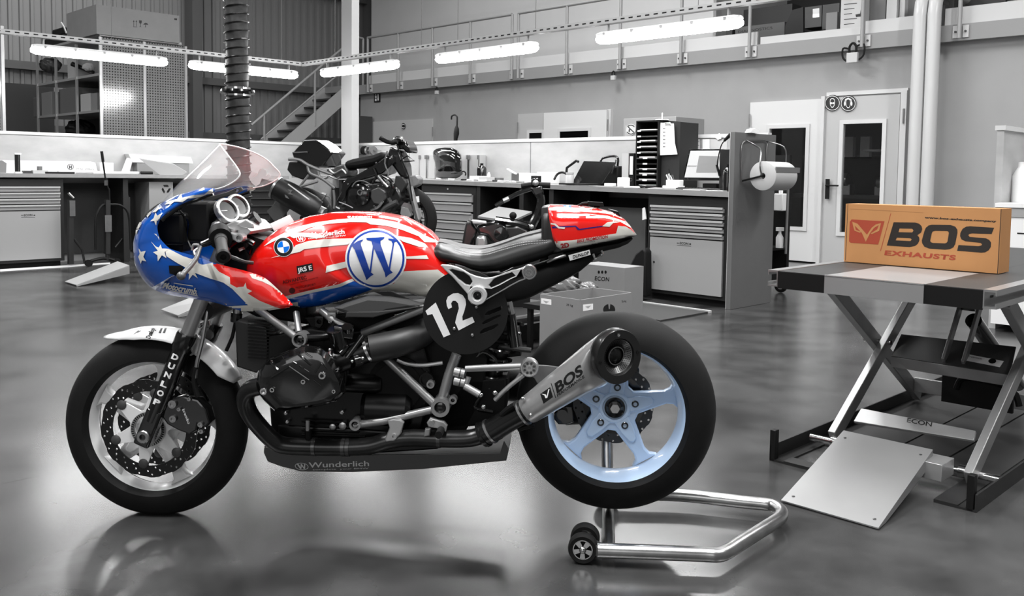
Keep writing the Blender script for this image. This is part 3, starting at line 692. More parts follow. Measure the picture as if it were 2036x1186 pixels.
# oil cooler ahead of the engine
mb = MB(); plateP(mb, [[(491, 630), (498, 626), (552, 640), (556, 722), (530, 728), (494, 716)]], 0, .22, .006); ck = BO(mb, 'oil_cooler', mat('cooler_black', 20, .5))
for k in range(12):
    mb = MB(); mb.box(P(493, 640+k*6.6, .116)+Vector((0, 0, 0)), (.085, 0, -.006), (0, .004, 0), (0, 0, .004)); mb.obj('cooler_fin', ENG, ck)
# cylinders (a boxer: they stick out to both sides)
def boxer(sgn):
    f = lambda x, y, w_: Vector((P(x, y, w_).x, -sgn*w_, P(x, y, w_).z))
    # finned barrel
    mb = MB(); c0, c1 = f(640, 745, .12), f(612, 752, .24); rr = []
    d = (c1-c0); n = 11
    for k in range(n):
        t = k/(n-1); r = .088 if k % 2 else .076; c = c0+d*t
        for dt in (-.025, .025):
            cc = c0+d*(t+dt); rr.append([cc+Vector((r*1.02*sp(math.cos(a), .7), 0, r*.82*sp(math.sin(a), .7))) for a in [2*math.pi*i/24 for i in range(24)]])
    mb.rings(rr); BO(mb, 'cylinder', ENG, ang=20)
    # valve cover
    outl = [(508, 760), (513, 737), (540, 709), (576, 696), (612, 686), (636, 689), (655, 703), (672, 730), (686, 757), (688, 782), (668, 800), (640, 808), (600, 814), (566, 818), (545, 817), (524, 797), (510, 778)]
    cx = sum(p[0] for p in outl)/len(outl); cy = sum(p[1] for p in outl)/len(outl)
    def ring(w_, k, dx=0, dy=0): return [f(cx+(x-cx)*k+dx, cy+(y-cy)*k+dy, w_) for x, y in [((a[0]*(1-t)+b[0]*t), (a[1]*(1-t)+b[1]*t)) for a, b in zip(outl, outl[1:]+outl[:1]) for t in (0, .5)]]
    mb = MB(); mb.rings([ring(.215, .93), ring(.225, .99), ring(.262, 1.0), ring(.29, .97), ring(.312, .84, 2, 3), ring(.318, .70, 3, 5)])
    vc = BO(mb, 'valve_cover', FIN, ang=30)
    if sgn < 0: return vc
    tm = bmesh.new(); tm.from_mesh(vc.data); tv = BVHTree.FromBMesh(tm); tm.free()
    def onc(x, y):
        o = BMi@CP; dr = (BMi.to_3x3()@ray(x, y)).normalized(); h = tv.ray_cast(o, dr); return h[0] if h[0] is not None else f(x, y, .303)
    z3 = Q(470, 560, 4.9425)
    for a, b, r in (((345, 945), (520, 835), 4), ((520, 835), (715, 970), 4), ((610, 715), (735, 820), 4.5), ((680, 705), (745, 748), 3), ((560, 795), (590, 812), 3), ((620, 830), (650, 848), 3), ((670, 860), (715, 890), 3), ((345, 790), (410, 875), 6), ((340, 765), (520, 690), 4), ((640, 640), (715, 625), 4), ((770, 655), (840, 690), 3), ((760, 970), (830, 1025), 3), ((835, 800), (885, 870), 3), ((835, 800), (770, 900), 3)):
        p, q = z3(a)[0], z3(b)[0]; ww = .305
        mb = MB(); mb.tube([onc(p[0]+(q[0]-p[0])*k_/6, p[1]+(q[1]-p[1])*k_/6) for k_ in range(7)], r*.0009, 8); mb.obj('cover_rib', FIN, vc)
    for (x, y, r, w_) in ((270, 1080, 7.5, .318), (355, 1065, 5, .316), (845, 925, 7.5, .30), (660, 985, 5, .318), (960, 1080, 4, .26), (990, 870, 3.5, .24), (440, 1480, 0, 0)):
        if not r: continue
        p = z3((x, y))[0]; c = onc(p[0], p[1])+Vector((0, -.003, 0)); R = r*.00155
        mb = MB(); mb.lathe([(R, -.02), (R, .0), (R*.85, .003), (R*.5, .003), (R*.5, -.004), (0, -.004)], c, Vector((0, -sgn, 0)), 18); mb.obj('cover_bolt', CHR, vc)
    return vc
boxer(1); boxer(-1)
# throttle body, clamps, intake hose
mb = MB(); mb.tube([P(664, 722, .205), P(738, 694, .19)], .037, 20); BO(mb, 'throttle_body', ENG)
for (x, y, w_) in ((668, 719, .205), (733, 694, .19)):
    a, b = P(x-2, y+.8, w_), P(x+3, y-1.1, w_); mb = MB(); mb.tube([a, b], .043, 24); cl = BO(mb, 'hose_clamp', CHR)
mb = MB(); mb.tube([P(736, 695, .19), P(790, 683, .17), P(830, 670, .13), P(850, 655, .08)], [.042, .045, .046, .04], 24, True, 5); BO(mb, 'intake_hose', mat('rubber_hose', 30, .45))
for a, b, r in (((675, 705), (690, 690), .012), ((690, 712), (722, 668), .009), ((700, 720), (716, 716), .02), ((662, 660), (700, 665), .02), ((668, 655), (676, 690), .026), ((690, 650), (692, 668), .016)):
    mb = MB(); mb.tube([P(a[0], a[1], .235), P(b[0], b[1], .215)], r, 12); BO(mb, 'injector', BLKG)
for x, y in ((700, 719), (721, 713), (656, 696)):
    mb = MB(); mb.sph(P(x, y, .245), .0055); BO(mb, 'screw', CHR)
mb = MB(); tubeP(mb, [(790, 716, .17), (810, 724, .17), (840, 727, .165), (880, 722, .16)], .006, 8, 4); BO(mb, 'silver_hose', STL)
# lambda / oil lines low on the engine
mb = MB(); tubeP(mb, [(612, 836, .17), (612, 858, .17)], .0075, 10); BO(mb, 'oxygen_sensor', CHR)
mb = MB(); tubeP(mb, [(613, 856, .17), (614, 878, .165)], .011, 10); BO(mb, 'sensor_boss', ENG)
for x, y, r in ((661, 850, .010), (681, 848, .012), (679, 821, .007), (568, 823, .006), (571, 840, .006)):
    mb = MB(); mb.lathe([(r, -.02), (r, 0), (r*.6, .002), (0, .002)], P(x, y, .15), YN, 8 if r == .012 else 16); BO(mb, 'drain_plug', STL)
# grey airbox side cover
z3 = Q(470, 560, 4.9425)
cov = z3((968, 252), (1090, 205), (1300, 140), (1500, 150), (1700, 182), (1810, 215), (1840, 240), (1700, 262), (1500, 292), (1350, 352), (1082, 352), (1086, 305), (1040, 290))
mb = MB(); plateP(mb, [cov], .14, .05, .012); BO(mb, 'airbox_cover', mat('cover_grey', 62, .42))
mb = MB(); plateP(mb, [z3((1082, 352), (1086, 300), (1400, 292), (1840, 242), (1500, 312), (1350, 354))], .168, .012, .003); BO(mb, 'cover_lip', mat('cover_dark', 44, .42))
mb = MB(); plateP(mb, [z3((1555, 325), (1640, 318), (1655, 335), (1570, 372))], .125, .01, .002); BO(mb, 'cover_tab', STL)
# ---- trellis frame tubes
def ftube(pts, r, name='frame_tube', m=FRM, sm=0): mb = MB(); tubeP(mb, pts, r, 16, sm); return BO(mb, name, m)
ftube([(512, 615, .10), (590, 672, .155)], .0115); ftube([(589, 622, .10), (594, 662, .15)], .010); ftube([(609, 673, .155), (640, 671, .15), (654, 668, .14)], .0125, m=ENG)
ftube([(640, 618, .1), (668, 642, .13), (700, 655, .13)], .0125); ftube([(650, 668, .14), (668, 642, .14)], .012, m=ENG); ftube([(721, 663, .13), (852, 610, .16)], .0125)
ftube([(766, 711, .14), (866, 806, .165)], .013); ftube([(704, 846, .165), (762, 838, .165), (868, 813, .165)], .0125)
ftube([(908, 705, .15), (893, 745, .155), (878, 800, .16)], .0155, name='frame_upright')
for x, y, w0, w1, ro, ri in ((594, 677, .13, .185, .0215, .0165), (875, 812, .12, .20, .028, .018), (705.5, 846, .14, .185, .0175, .011), (900, 797, .15, .18, .012, .006)):
    c = P(x, y, w1); L_ = w1-w0
    mb = MB(); mb.lathe([(ro, -L_), (ro, 0), (ri, 0), (ri, -.02), (0, -.02)], c, YN, 32); b_ = BO(mb, 'frame_boss', FRM)
    mb = MB(); mb.lathe([(ri*.99, -.019), (ri*.99, -.012), (ri*.5, -.008), (0, -.008)], c, YN, 24); mb.obj('boss_insert', BLKG, b_)
for x, y in ((661, 634), (636, 642)):
    mb = MB(); plateP(mb, [[(x-9, y-12), (x+8, y-12), (x+8, y+2), (x+2, y+10), (x-7, y+8)], circ(x, y-2, 4.5, n=12)[::-1]], .12, .02, .002); BO(mb, 'frame_lug', FRM if x > 650 else ENG)
# ring with bolt near the frame tube, right of the engine
mb = MB(); mb.lathe([(.022, -.01), (.022, .004), (.017, .004), (.017, -.004), (0, -.004)], P(848, 756, .15), YN, 28); BO(mb, 'sensor_cap', ENG)
mb = MB(); mb.lathe([(.012, -.02), (.012, .004), (.007, .004), (.007, -.01), (0, -.01)], P(856, 765, .165), YN, 24); BO(mb, 'bracket_eye', FRM)
# ---- clamps on the upright and the footpeg hanger
for y in (739, 757):
    mb = MB(); tubeP(mb, [(904, y, .18), (925, y+5, .185)], .0145, 16); BO(mb, 'clamp_bolt', ALU)
    mb = MB(); mb.tube([P(914, y+2.5, .183), P(916, y+3, .183)], .0155, 16); BO(mb, 'clamp_gap', DGR)
def barP(pts, wx, wy, name, m=ALU):
    mb = MB(); tubeP(mb, pts, wx, 12, 4); return BO(mb, name, m)
barP([(926, 733, .19), (960, 731, .195), (1036, 728, .2)], .0085, 0, 'hanger_arm'); barP([(926, 736, .19), (980, 735, .195), (1034, 734, .2)], .006, 0, 'hanger_arm')
barP([(1041, 746, .2), (1010, 771, .195), (984, 796, .19)], .007, 0, 'hanger_arm'); barP([(1036, 742, .2), (1024, 760, .195), (1005, 775, .19)], .006, 0, 'hanger_arm')
barP([(924, 768, .19), (953, 785, .195)], .0115, 0, 'hanger_arm'); barP([(932, 750, .19), (925, 770, .19)], .008, 0, 'hanger_arm')
c = P(1052.4, 733, .215)
mb = MB(); mb.lathe([(.027, -.03), (.027, -.002), (.025, .002), (.021, .002), (.019, -.001), (.010, -.001), (.009, .003), (.005, .003), (.004, 0), (0, 0)], c, YN, 40); hb = BO(mb, 'hanger_boss', ALU)
for k in range(8):
    A = math.radians(22+45*k); q = c+Vector((math.cos(A)*.0147, 0, math.sin(A)*.0147)); mb = MB(); mb.lathe([(0, 0), (.0038, 0), (.0038, .0005), (0, .0005)], q, YN, 12); mb.obj('boss_pocket', DGR, hb)
for x, y in ((956, 786), (984, 782), (961, 810)):
    mb = MB(); mb.sph(P(x, y, .2), .007, (1, .6, 1)); BO(mb, 'bolt_head', CHR)
# rear-set linkage under the boss
for poly, w_, nm, m in (([(771, 835), (783, 832), (797, 834), (804, 840), (798, 862), (785, 876), (768, 878), (766, 872), (775, 850)], .185, 'footpeg_bracket', ALU), ([(856, 830), (884, 838), (890, 846), (887, 858), (872, 852), (852, 848), (849, 840)], .195, 'footpeg_mount', ALU), ([(846, 852), (858, 850), (855, 866), (843, 868)], .19, 'gear_lever', FRM)):
    mb = MB(); plateP(mb, [poly], w_, .018, .004); BO(mb, nm, m)
mb = MB(); mb.lathe([(.0085, -.02), (.0085, .0), (.005, 0), (.005, -.008), (0, -.008)], P(783, 869, .2), YN, 20); BO(mb, 'footpeg_eye', ALU)
mb = MB(); cylw(mb, 872, 866, .17, .26, .011, n=14); BO(mb, 'footpeg', BLKM)
mb = MB(); tubeP(mb, [(858, 842, .21), (858, 843, .215)], .009, 6); BO(mb, 'bolt_head', CHR)
# ---- number plate
z5 = Q(840, 560, 4.9425)
slots = [z5((610, 330), (640, 295), (780, 240), (790, 252), (768, 285), (655, 330)), z5((585, 412), (612, 385), (700, 345), (765, 325), (770, 340), (720, 365), (640, 407), (592, 425)), z5((563, 500), (600, 465), (740, 415), (746, 430), (700, 467), (600, 507), (568, 515))]
mb = MB(); plateP(mb, [circ(925.5, 621, 84.5, 84, 72)]+[s[::-1] for s in slots], .2, .004, .0008); t = mb.bvh()
dec_poly(mb, [z5((30, 290), (130, 207), (274, 522), (208, 550), (97, 320), (50, 332))], t, BM, 1, grid=0)
dec_poly(mb, [z5((240, 240), (234, 190), (250, 150), (300, 118), (350, 114), (395, 135), (422, 175), (428, 225), (412, 290), (392, 345), (395, 385), (490, 348), (513, 400), (355, 482), (322, 405), (335, 345), (358, 265), (350, 215), (325, 190), (298, 190), (282, 215), (290, 255), (255, 272))], t, BM, 1, grid=0)
npl = BO(mb, 'number_plate', [mat('plate_black', 22, .6, spec=.25), WDEC])
for x, y in ((903, 654), (939, 667), (947, 611)):
    mb = MB(); mb.sph(P(x, y, .204), .005, (1, .5, 1)); mb.obj('screw', STL, npl)
# ---- rear shock and parts behind the plate
mb = MB(); tubeP(mb, [(1010, 640, .06), (975, 760, .05), (965, 800, .05)], .03, 14); sh = BO(mb, 'shock_absorber', ENG)
mb = MB(); pts = []
for k in range(90):
    t = k/89; c = P(1010, 645, .06)*(1-t)+P(972, 770, .05)*t; A = 2*math.pi*7*t; pts.append(c+Vector((math.cos(A)*.045, math.sin(A)*.045, 0)))
mb.tube(pts, .006, 6); mb.obj('spring', BLKG, sh)
mb = MB(); tubeP(mb, [(1012, 600, .13), (1020, 640, .13), (1026, 690, .13)], .010, 10); BO(mb, 'reservoir_hose', CHR)
mb = MB(); tubeP(mb, [(1015, 625, .13), (1024, 690, .13)], .016, 12); BO(mb, 'fluid_reservoir', BLKG)
block('battery_tray', [(960, 640), (1030, 650), (1038, 700), (1000, 705), (960, 700)], -.08, .06, ENGM)
block('rear_link_cover', [(930, 745), (1010, 740), (1010, 800), (975, 830), (900, 838), (880, 820), (905, 780)], -.08, .10, ENGM)
mb = MB(); tubeP(mb, [(990, 690, .08), (1056, 697, .08)], .008, 8); BO(mb, 'inner_fender_stay', DGR)
for pts in ([(940, 720, .09), (960, 700, .1), (985, 715, .1), (990, 740, .1)], [(955, 790, .12), (945, 812, .12), (980, 820, .12)], [(850, 740, .14), (838, 770, .14), (850, 800, .14)]):
    mb = MB(); tubeP(mb, pts, .006, 8, 4); BO(mb, 'cable', BLKG)
# ---- exhaust
hp = [(520, 768, .27), (497, 775, .26), (488, 795, .245), (496, 822, .225), (517, 850, .2), (543, 876, .18), (565, 886, .17), (610, 889, .165), (680, 890, .165), (735, 887, .165), (775, 876, .165), (815, 871, .165), (880, 873, .165), (935, 872, .165), (968, 862, .17)]
mb = MB(); mb.tube(cr([P(*p) for p in hp], 5), .0262, 20); BO(mb, 'header_pipe', mat('exhaust_dark', 62, .28, .8, noise=.3, nscale=9))
for x, y, r in ((625, 889, .0285), (683, 890, .028), (692, 890, .028), (872, 873, .028)):
    mb = MB(); mb.tube([P(x-3, y, .165), P(x+4, y, .165)], r, 22); BO(mb, 'pipe_joint', mat('joint_metal', 90, .3, .8))
for x, w0 in ((955, .03), (963, .032)):
    pass
col = mat('exhaust_collar', 34, .25, .6, coat=.3)
mb = MB(); mb.tube([P(958, 866, .17), P(985, 853, .178), P(1015, 835, .188), P(1050, 815, .2)], [.038, .036, .034, .036], 24); BO(mb, 'link_pipe', col)
for (x, y, w_, r) in ((962, 864, .171, .041), (975, 858, .175, .039), (1040, 821, .197, .041)):
    a = P(x-2, y+1.2, w_); b = P(x+2, y-1.2, w_+.001); mb = MB(); mb.tube([a, b], r, 28); BO(mb, 'pipe_band', STL if x != 962 else col)
P1, P2 = P(1048, 818, .2), P(1214, 703, .255)
ax = (P2-P1).normalized(); nrm = Vector((.54, -.835, -.09)).normalized()
def exring(c, r, n_, k=40, ref=Vector((0, 0, 1)), ec=1.0):
    x = ref.cross(n_).normalized(); y = n_.cross(x).normalized(); return [c+x*r*math.cos(2*math.pi*i/k)+y*r*ec*math.sin(2*math.pi*i/k) for i in range(k)]
mb = MB(); rr = []
for t, r in ((0, .0395), (.03, .042), (.1, .0435), (.3, .049), (.5, .054), (.65, .059), (.8, .0655), (.9, .0705), (1.0, .075)):
    rr.append(exring(P1+(P2-P1)*t, r, (ax*(1-t**3)+nrm*t**3).normalized()))
mb.rings(rr); t = mb.bvh(); z5m = Q(840, 560, 4.9425)
dec_poly(mb, [z5m((1158, 1107), (1255, 1040), (1283, 1137), (1190, 1203))], t, BM, 1, 6)
dec_poly(mb, [z5m((1168, 1105), (1215, 1112), (1222, 1130), (1240, 1062), (1250, 1060), (1228, 1145), (1210, 1148), (1200, 1120))], t, BM, 2, 6, .0014)
dec_poly(mb, [z5m((1262, 1003), (1268, 1000), (1312, 1142), (1306, 1146))], t, BM, 1, 6)
dec_text(mb, 'BOS', z5m((1322, 1100))[0], z5m((1580, 905))[0], 96/4.94, t, BM, 1, bold=.035, up=(-.24, -.97), grid=5)
dec_text(mb, 'PERFORMANCE', z5m((1328, 1135))[0], z5m((1592, 945))[0], 5.5, t, BM, 1, bold=.02, up=(-.3, -.95), grid=5)
mb_obj = BO(mb, 'muffler', [mat('muffler_steel', 190, .3, .75, noise=.06, nscale=30), BDEC, WDEC], ang=50)
c = P2+nrm*.034
mb = MB(); R = .0785
# slash-cut black end cap with perforated cone
mb.lathe([(.0, -.034), (R*.9, -.033), (R, -.022), (R, .004), (R*.985, .008), (R*.68, .008), (R*.66, .004), (R*.62, -.01), (R*.34, -.03), (0, -.03)], c, nrm, 56, ref=Vector((0, 0, 1)))
ec = BO(mb, 'end_cap', mat('cap_black', 30, .32, .2, coat=.2), ang=45)
mb = MB(); mb.lathe([(R*.64, -.002), (R*.34, -.022)], c+nrm*.003, nrm, 56, cap=False)
mb.mi = 1
x_, y_ = ortho(nrm)
for ring in range(6):
    rr_ = R*(.38+.042*ring); hh = -.0215+.0195*(ring*.042+.04)/.3+.0045
    for k in range(30+ring*3):
        A = 2*math.pi*k/(30+ring*3)+ring*.1; q = c+nrm*(hh)+(x_*math.cos(A)+y_*math.sin(A))*rr_
        e1 = (x_*math.cos(A)+y_*math.sin(A)); e2 = nrm.cross(e1); e1 = (e1*.86+nrm*.5).normalized()
        mb.f([mb.v(q+e1*.0015*math.cos(v)+e2*.0015*math.sin(v)) for v in [2*math.pi*i/6 for i in range(6)]])
mb.obj('perforated_cone', [mat('cone_metal', 120, .3, .9), BLKM], ec)
mb = MB(); mb.lathe([(R*.34, -.022), (R*.34, -.012), (R*.31, -.010), (R*.31, -.014), (R*.15, -.004), (0, -.001)], c+nrm*.003, nrm, 40); mb.obj('exhaust_core', [mat('core_black', 36, .25, .7)], ec)
mb = MB(); mb.lathe([(R*.345, -.012), (R*.345, -.0085), (R*.315, -.0085), (R*.315, -.012)], c+nrm*.003, nrm, 40, closed=True); mb.obj('core_ring', STL, ec)
for k, (x, y) in enumerate(((1227.5, 659), (1186, 702), (1253.5, 694.5), (1213, 738))):
    q = P(x, y, .25); q = q+nrm*((c+nrm*.009-q).dot(nrm)/1.0); A = math.radians(90*k+8)
    q = c+nrm*.0085+(x_*math.cos(A)+y_*math.sin(A))*R*.84; mb = MB(); mb.lathe([(0, 0), (.0048, 0), (.0048, .002), (.0028, .002), (.0028, .0005), (0, .0005)], q, nrm, 12); mb.obj('cap_screw', CHR if k % 2 else BLKG, ec)
for x, y, w_ in ((1055, 826, .245), (1039, 793, .235)):
    mb = MB(); mb.sph(P(x, y, w_), .006); BO(mb, 'rivet', CHR)
mb = MB(); tubeP(mb, [(998, 826, .2), (1010, 815, .21), (1024, 806, .22)], .010, 10); BO(mb, 'pipe_spring', BLKM)
mb = MB(); tubeP(mb, [(1030, 855, .19), (1062, 846, .2)], .006, 8); BO(mb, 'pipe_spring', BLKM)
# ---- belly pan
mb = MB()
near = [(526, 890), (524.6, 899.6), (532.7, 918), (557, 927), (599.5, 938), (700, 939), (840, 933), (1007, 916), (1009, 905), (1010, 891.5), (1002, 877), (994, 901), (840, 904), (700, 905), (600, 904), (560, 900), (540, 890)]
plateP(mb, [near], .150, .006, .001); t = mb.bvh()
z4 = Q(470, 760, 4.9425)
dec_poly(mb, [circ(600, 928, 13.5, 7.2, rot=.1), circ(600, 928, 12.3, 6.2, rot=.1)[::-1]], t, BM, 1, 0)
W_ = [(-1, -1), (-.55, -1), (-.35, .35), (-.05, -1), (.2, -1), (.45, .35), (.75, -1), (1, -1), (.6, 1), (.3, 1), (.05, -.2), (-.25, 1), (-.55, 1)]
dec_poly(mb, [[(600+x*8.6+y*1.5, 928+y*4.8) for x, y in W_]], t, BM, 1, 0)
dec_text(mb, 'Wunderlich', (614, 930.5), (734, 927), 10.5, t, BM, 1, bold=.012, grid=0); dec_text(mb, 'complete  your BMW', (622, 935.5), (733, 933), 2.6, t, BM, 1, grid=0)
bp = BO(mb, 'belly_pan', [mat('carbon_black', 16, .3, coat=.5), mat('decal_silver', 190, .4)])
mb = MB()
lo = near[:9]; A = [P(x, y, .147) for x, y in lo]; Bv = [Vector((p.x, .147, p.z)) for p in A]; A2 = [p*1.0 for p in A]
mb.grid([A, [p.lerp(q, .5)+Vector((0, 0, -.008)) for p, q in zip(A, Bv)], Bv]); mb.grid([[p+Vector((0, 0, .004)) for p in A], [p.lerp(q, .5)+Vector((0, 0, -.004)) for p, q in zip(A, Bv)], [p+Vector((0, 0, .004)) for p in Bv]])
mb.obj('pan_floor', BLKM, bp)
mb = MB(); plateP(mb, [near], -.150, .006, .001); mb.obj('pan_side', mat('carbon_black'), bp)
# ---- fork
def leg(sg):
    w_ = .105*sg; S = lambda x, y: Vector((P(x, y, .105).x, -w_, P(x, y, .105).z))
    foot = FW+Vector((0.015, -w_, -.005)); top = S(452, 470); d = (top-foot).normalized(); br = S(371, 662); L_ = (br-foot).dot(d)
    base = foot
    mb = MB(); mb.tube([base+d*(L_-.01), top+d*.03], .0225, 24); lg = BO(mb, 'fork_tube', mat('fork_grey', 165, .28, .7))
    mb = MB(); mb.tube([base+d*.05, base+d*(L_*.45), base+d*(L_-.06), base+d*(L_-.055), base+d*(L_-.008), base+d*L_], [.027, .029, .030, .0335, .0335, .031], 28)
    t = mb.bvh()
    if sg > 0:
        for k, ch in enumerate('DUNLOP'):
            f_ = k/5; c_ = base+d*(L_-.075-.155*f_)+Vector((0, -.03, 0)); x0, y0 = proj(BM@c_); x1, y1 = proj(BM@(c_+d*.05)); ln = math.hypot(x1-x0, y1-y0); ux, uy = (x1-x0)/ln, (y1-y0)/ln
            rx, ry = -uy, ux
            dec_text(mb, ch, (x0-rx*6.6-ux*5.2, y0-ry*6.6-uy*5.2), (x0+rx*6.6-ux*5.2, y0+ry*6.6-uy*5.2), 10.5, t, BM, 1, bold=.045, grid=3)
    lo_ = BO(mb, 'fork_slider', [BLKG, WDEC])
    mb = MB(); mb.bar(foot-d*.035, base+d*.09, .052, .05, up=(0, 1, 0)); mb.obj('fork_foot', BLKG, lo_, bevel=.008)
    mb = MB(); mb.lathe([(.021, -.03), (.021, .012), (.018, .015), (.010, .015), (.010, .002), (0, .002)], foot+Vector((0, -.018*sg, 0)), YN*sg, 28); mb.obj('axle_end', STL, lo_)
    return d, foot, top
dv, ft, tp = leg(1); leg(-1)
mb = MB(); mb.cyl(FW+Vector((0, -.11, 0)), FW+Vector((0, .11, 0)), .0125); BO(mb, 'front_axle', STL)
# calipers (near one carries its maker's name)
for sg in (1, -1):
    mb = MB(); zz = Q(100, 780, 4.9425)
    poly = zz((1180, 60), (1330, 20), (1480, 60), (1560, 150), (1600, 280), (1560, 330), (1480, 300), (1470, 360), (1400, 400), (1290, 360), (1180, 300), (1130, 230), (1140, 130))
    S = P; 
    vs, fs = curve_mesh([[((x-380)/600, -(y-820)/600) for x, y in poly]], .05, .006)
    addmesh(mb, vs, fs, lambda x, y, z: (lambda q: Vector((q.x, sg*(q.y-z), q.z)))(P(x*600+380, -y*600+820, .085)))
    if sg > 0:
        t = mb.bvh(); dec_text(mb, 'brembo', (362.5, 815), (374, 844), 5.5, t, BM, 1, up=(.93, -.37), grid=0)
    cl = BO(mb, 'front_caliper', [BLKG, WDEC])
    if sg > 0:
        for x, y, r in ((1200, 120, .013), (1365, 70, .006), (1475, 320, .008), (1485, 388, .007), (1205, 265, .011), (1265, 170, .006)):
            p = zz((x, y))[0]; mb = MB(); mb.lathe([(r, -.01), (r, .004), (r*.5, .004), (r*.5, 0), (0, 0)], P(p[0], p[1], .115), YN, 16); mb.obj('caliper_bolt', STL, cl)
# brake line in front of the near fork leg
mb = MB(); tubeP(mb, [(415, 606, .09), (409, 640, .1), (402, 680, .11), (392, 720, .12), (388, 752, .12)], .0065, 10, 4); BO(mb, 'brake_line', STL)
mb = MB(); tubeP(mb, [(390, 730, .12), (386, 760, .12), (394, 790, .12)], .008, 10, 3); BO(mb, 'line_sleeve', BLKM)
mb = MB(); tubeP(mb, [(405, 640, .03), (408, 650, .03)], .02, 12); BO(mb, 'line_clamp', ALU)
for x, y in ((412, 632), (397, 648)):
    mb = MB(); mb.sph(P(x, y, .09), .009); BO(mb, 'banjo_bolt', CHR)
# ---- front mudguard
mb = MB(); rr = []
a0_, a1_ = math.radians(29), math.radians(121); n = 40
for i in range(n+1):
    t = i/n; A = a0_+(a1_-a0_)*t; e = min(1, min(t*7+.3, (1-t)*3.6+.06))**.6; ring = []
    for k in range(-8, 9):
        q = k/8; hw = .072*e; r = .322-.03*min(1, e*1.05)*abs(q)**2.2
        if t > .88: r += .012*(t-.88)/.12
        ring.append(FW+Vector((math.cos(A)*r, -q*hw, math.sin(A)*r)))
    rr.append(ring)
mb.grid(rr); t = mb.bvh(); z1 = Q(100, 540, 4.9425)
for pl in (z1((820, 620), (865, 580), (880, 585), (900, 580), (868, 602), (852, 602)), ):
    dec_poly(mb, [pl], t, BM, 1, 6)
dec_text(mb, 'Dunlop', z1((980, 665))[0], z1((1030, 565))[0], 9, t, BM, 1, bold=.03, up=(-.95, -.3), grid=5)
for x in (1065, 1105): dec_poly(mb, [z1((x, 605), (x+20, 560), (x+40, 560), (x+22, 608))], t, BM, 1, 6)
mg = BO(mb, 'front_mudguard', [mat('mudguard_white', 214, .25, coat=.6), BDEC])
md = mg.modifiers.new('solid', 'SOLIDIFY'); md.thickness = .003
for sg in (1, -1):
    mb = MB(); plateP(mb, [[(352, 668), (366, 652), (402, 676), (396, 700), (380, 708), (352, 700)]], .078*sg, .006, .001); mb.obj('mudguard_bracket', mat('bracket_white', 180, .35), mg)
# ---- radiator hose / horn hanging below the fairing
mb = MB(); tubeP(mb, [(473, 612, .05), (470, 640, .05)], .014, 14); BO(mb, 'steering_damper', STL)
mb = MB(); tubeP(mb, [(471, 622, .05), (469, 640, .05)], .018, 14); BO(mb, 'damper_cap', BLKG)
mb = MB(); tubeP(mb, [(468, 642, .05), (462, 670, .05), (450, 698, .05)], .006, 8); BO(mb, 'cable', BLKM)
mb = MB(); mb.tube([Vector((P(430, 610, 0).x, .1, P(430, 610, 0).z)), Vector((P(430, 610, 0).x, -.1, P(430, 610, 0).z))], .03, 12); BO(mb, 'lower_triple_clamp', BLKM)
# ---------------------------------------------------------------- bodywork of the race motorcycle
TK = [(497, 543, 548, .02), (499, 530, 560, .06), (504, 515, 575, .09), (520, 491, 592, .115), (540.5, 468.7, 606, .13), (562.7, 452.5, 615, .143), (587, 440, 621.5, .152), (621, 428.6, 619, .16), (662, 422, 609, .165), (702, 420.5, 598, .168), (732.7, 421, 589, .170), (763, 423, 588, .170), (803.5, 431, 592, .165), (834, 446.4, 598, .155), (854, 459, 600.5, .145), (866, 471, 598, .138), (878, 486, 592, .132), (890, 505, 587, .128), (902, 535, 583, .122), (908, 556, 581, .115), (911, 572, 577, .10)]
mb = MB(); rr = loftP(mb, TK, n=72, m=120, e1=.62, e2=.95)
for v in mb.bm.verts:      # knee recess
    w_ = abs(v.co.y)
    if w_ < .05: continue
    c = P(770, 515, .15); rx, rz = .19, .105
    dx = (v.co.x-c.x)/rx; dz = (v.co.z-c.z-(v.co.x-c.x)*-.12)/rz; q = dx*dx+dz*dz
    k = max(0, min(1, (1.25-q)/.45)); k = k*k*(3-2*k)
    v.co.y -= math.copysign(.013*k, v.co.y)
    # crease low in front
    c2 = P(545, 560, .15); d2 = (v.co-c2).length
T = mb.bvh(); z = Q(500, 410, 4.9425)
def dp(idx, *pts, off=.0008, g=4): dec_poly(mb, [z(*pts)], T, BM, idx, g, off+.0008)
dp(1, (330, 252), (480, 200), (640, 163), (840, 135), (1060, 118), (1250, 130), (1420, 160), (1560, 210), (1700, 290), (1862, 362), (1700, 358), (1640, 300), (1480, 238), (1330, 198), (1170, 182), (1130, 162), (980, 160), (760, 178), (580, 212), (500, 250), (400, 270))
dp(1, (125, 398), (200, 330), (330, 262), (480, 262), (640, 272), (740, 302), (640, 318), (480, 300), (420, 320), (380, 300), (250, 335))  # white stripe with a curved reflection painted into its shape
dp(1, (410, 415), (440, 385), (560, 345), (720, 325), (1010, 318), (950, 378), (700, 402), (520, 425), (480, 450), (330, 485), (190, 512), (330, 470))
dp(1, (738, 590), (925, 545), (940, 600), (730, 655))
dp(1, (1510, 497), (1720, 485), (1740, 522), (1510, 518))
dp(1, (1400, 290), (1560, 315), (1700, 370), (1735, 410), (1640, 400), (1490, 352))
dp(1, (1495, 640), (1830, 625), (1900, 680), (2050, 810), (2050, 860), (1900, 920), (1750, 975), (1440, 930), (1110, 930), (1100, 880), (1240, 800), (1400, 760))
dp(1, (290, 893), (600, 822), (860, 765), (990, 712), (1010, 735), (870, 800), (600, 860), (340, 920))
dp(2, (345, 915), (600, 850), (870, 793), (1010, 735), (1060, 765), (1190, 812), (1060, 862), (900, 918), (700, 968), (462, 1002), (455, 940), (375, 948), off=.0012)
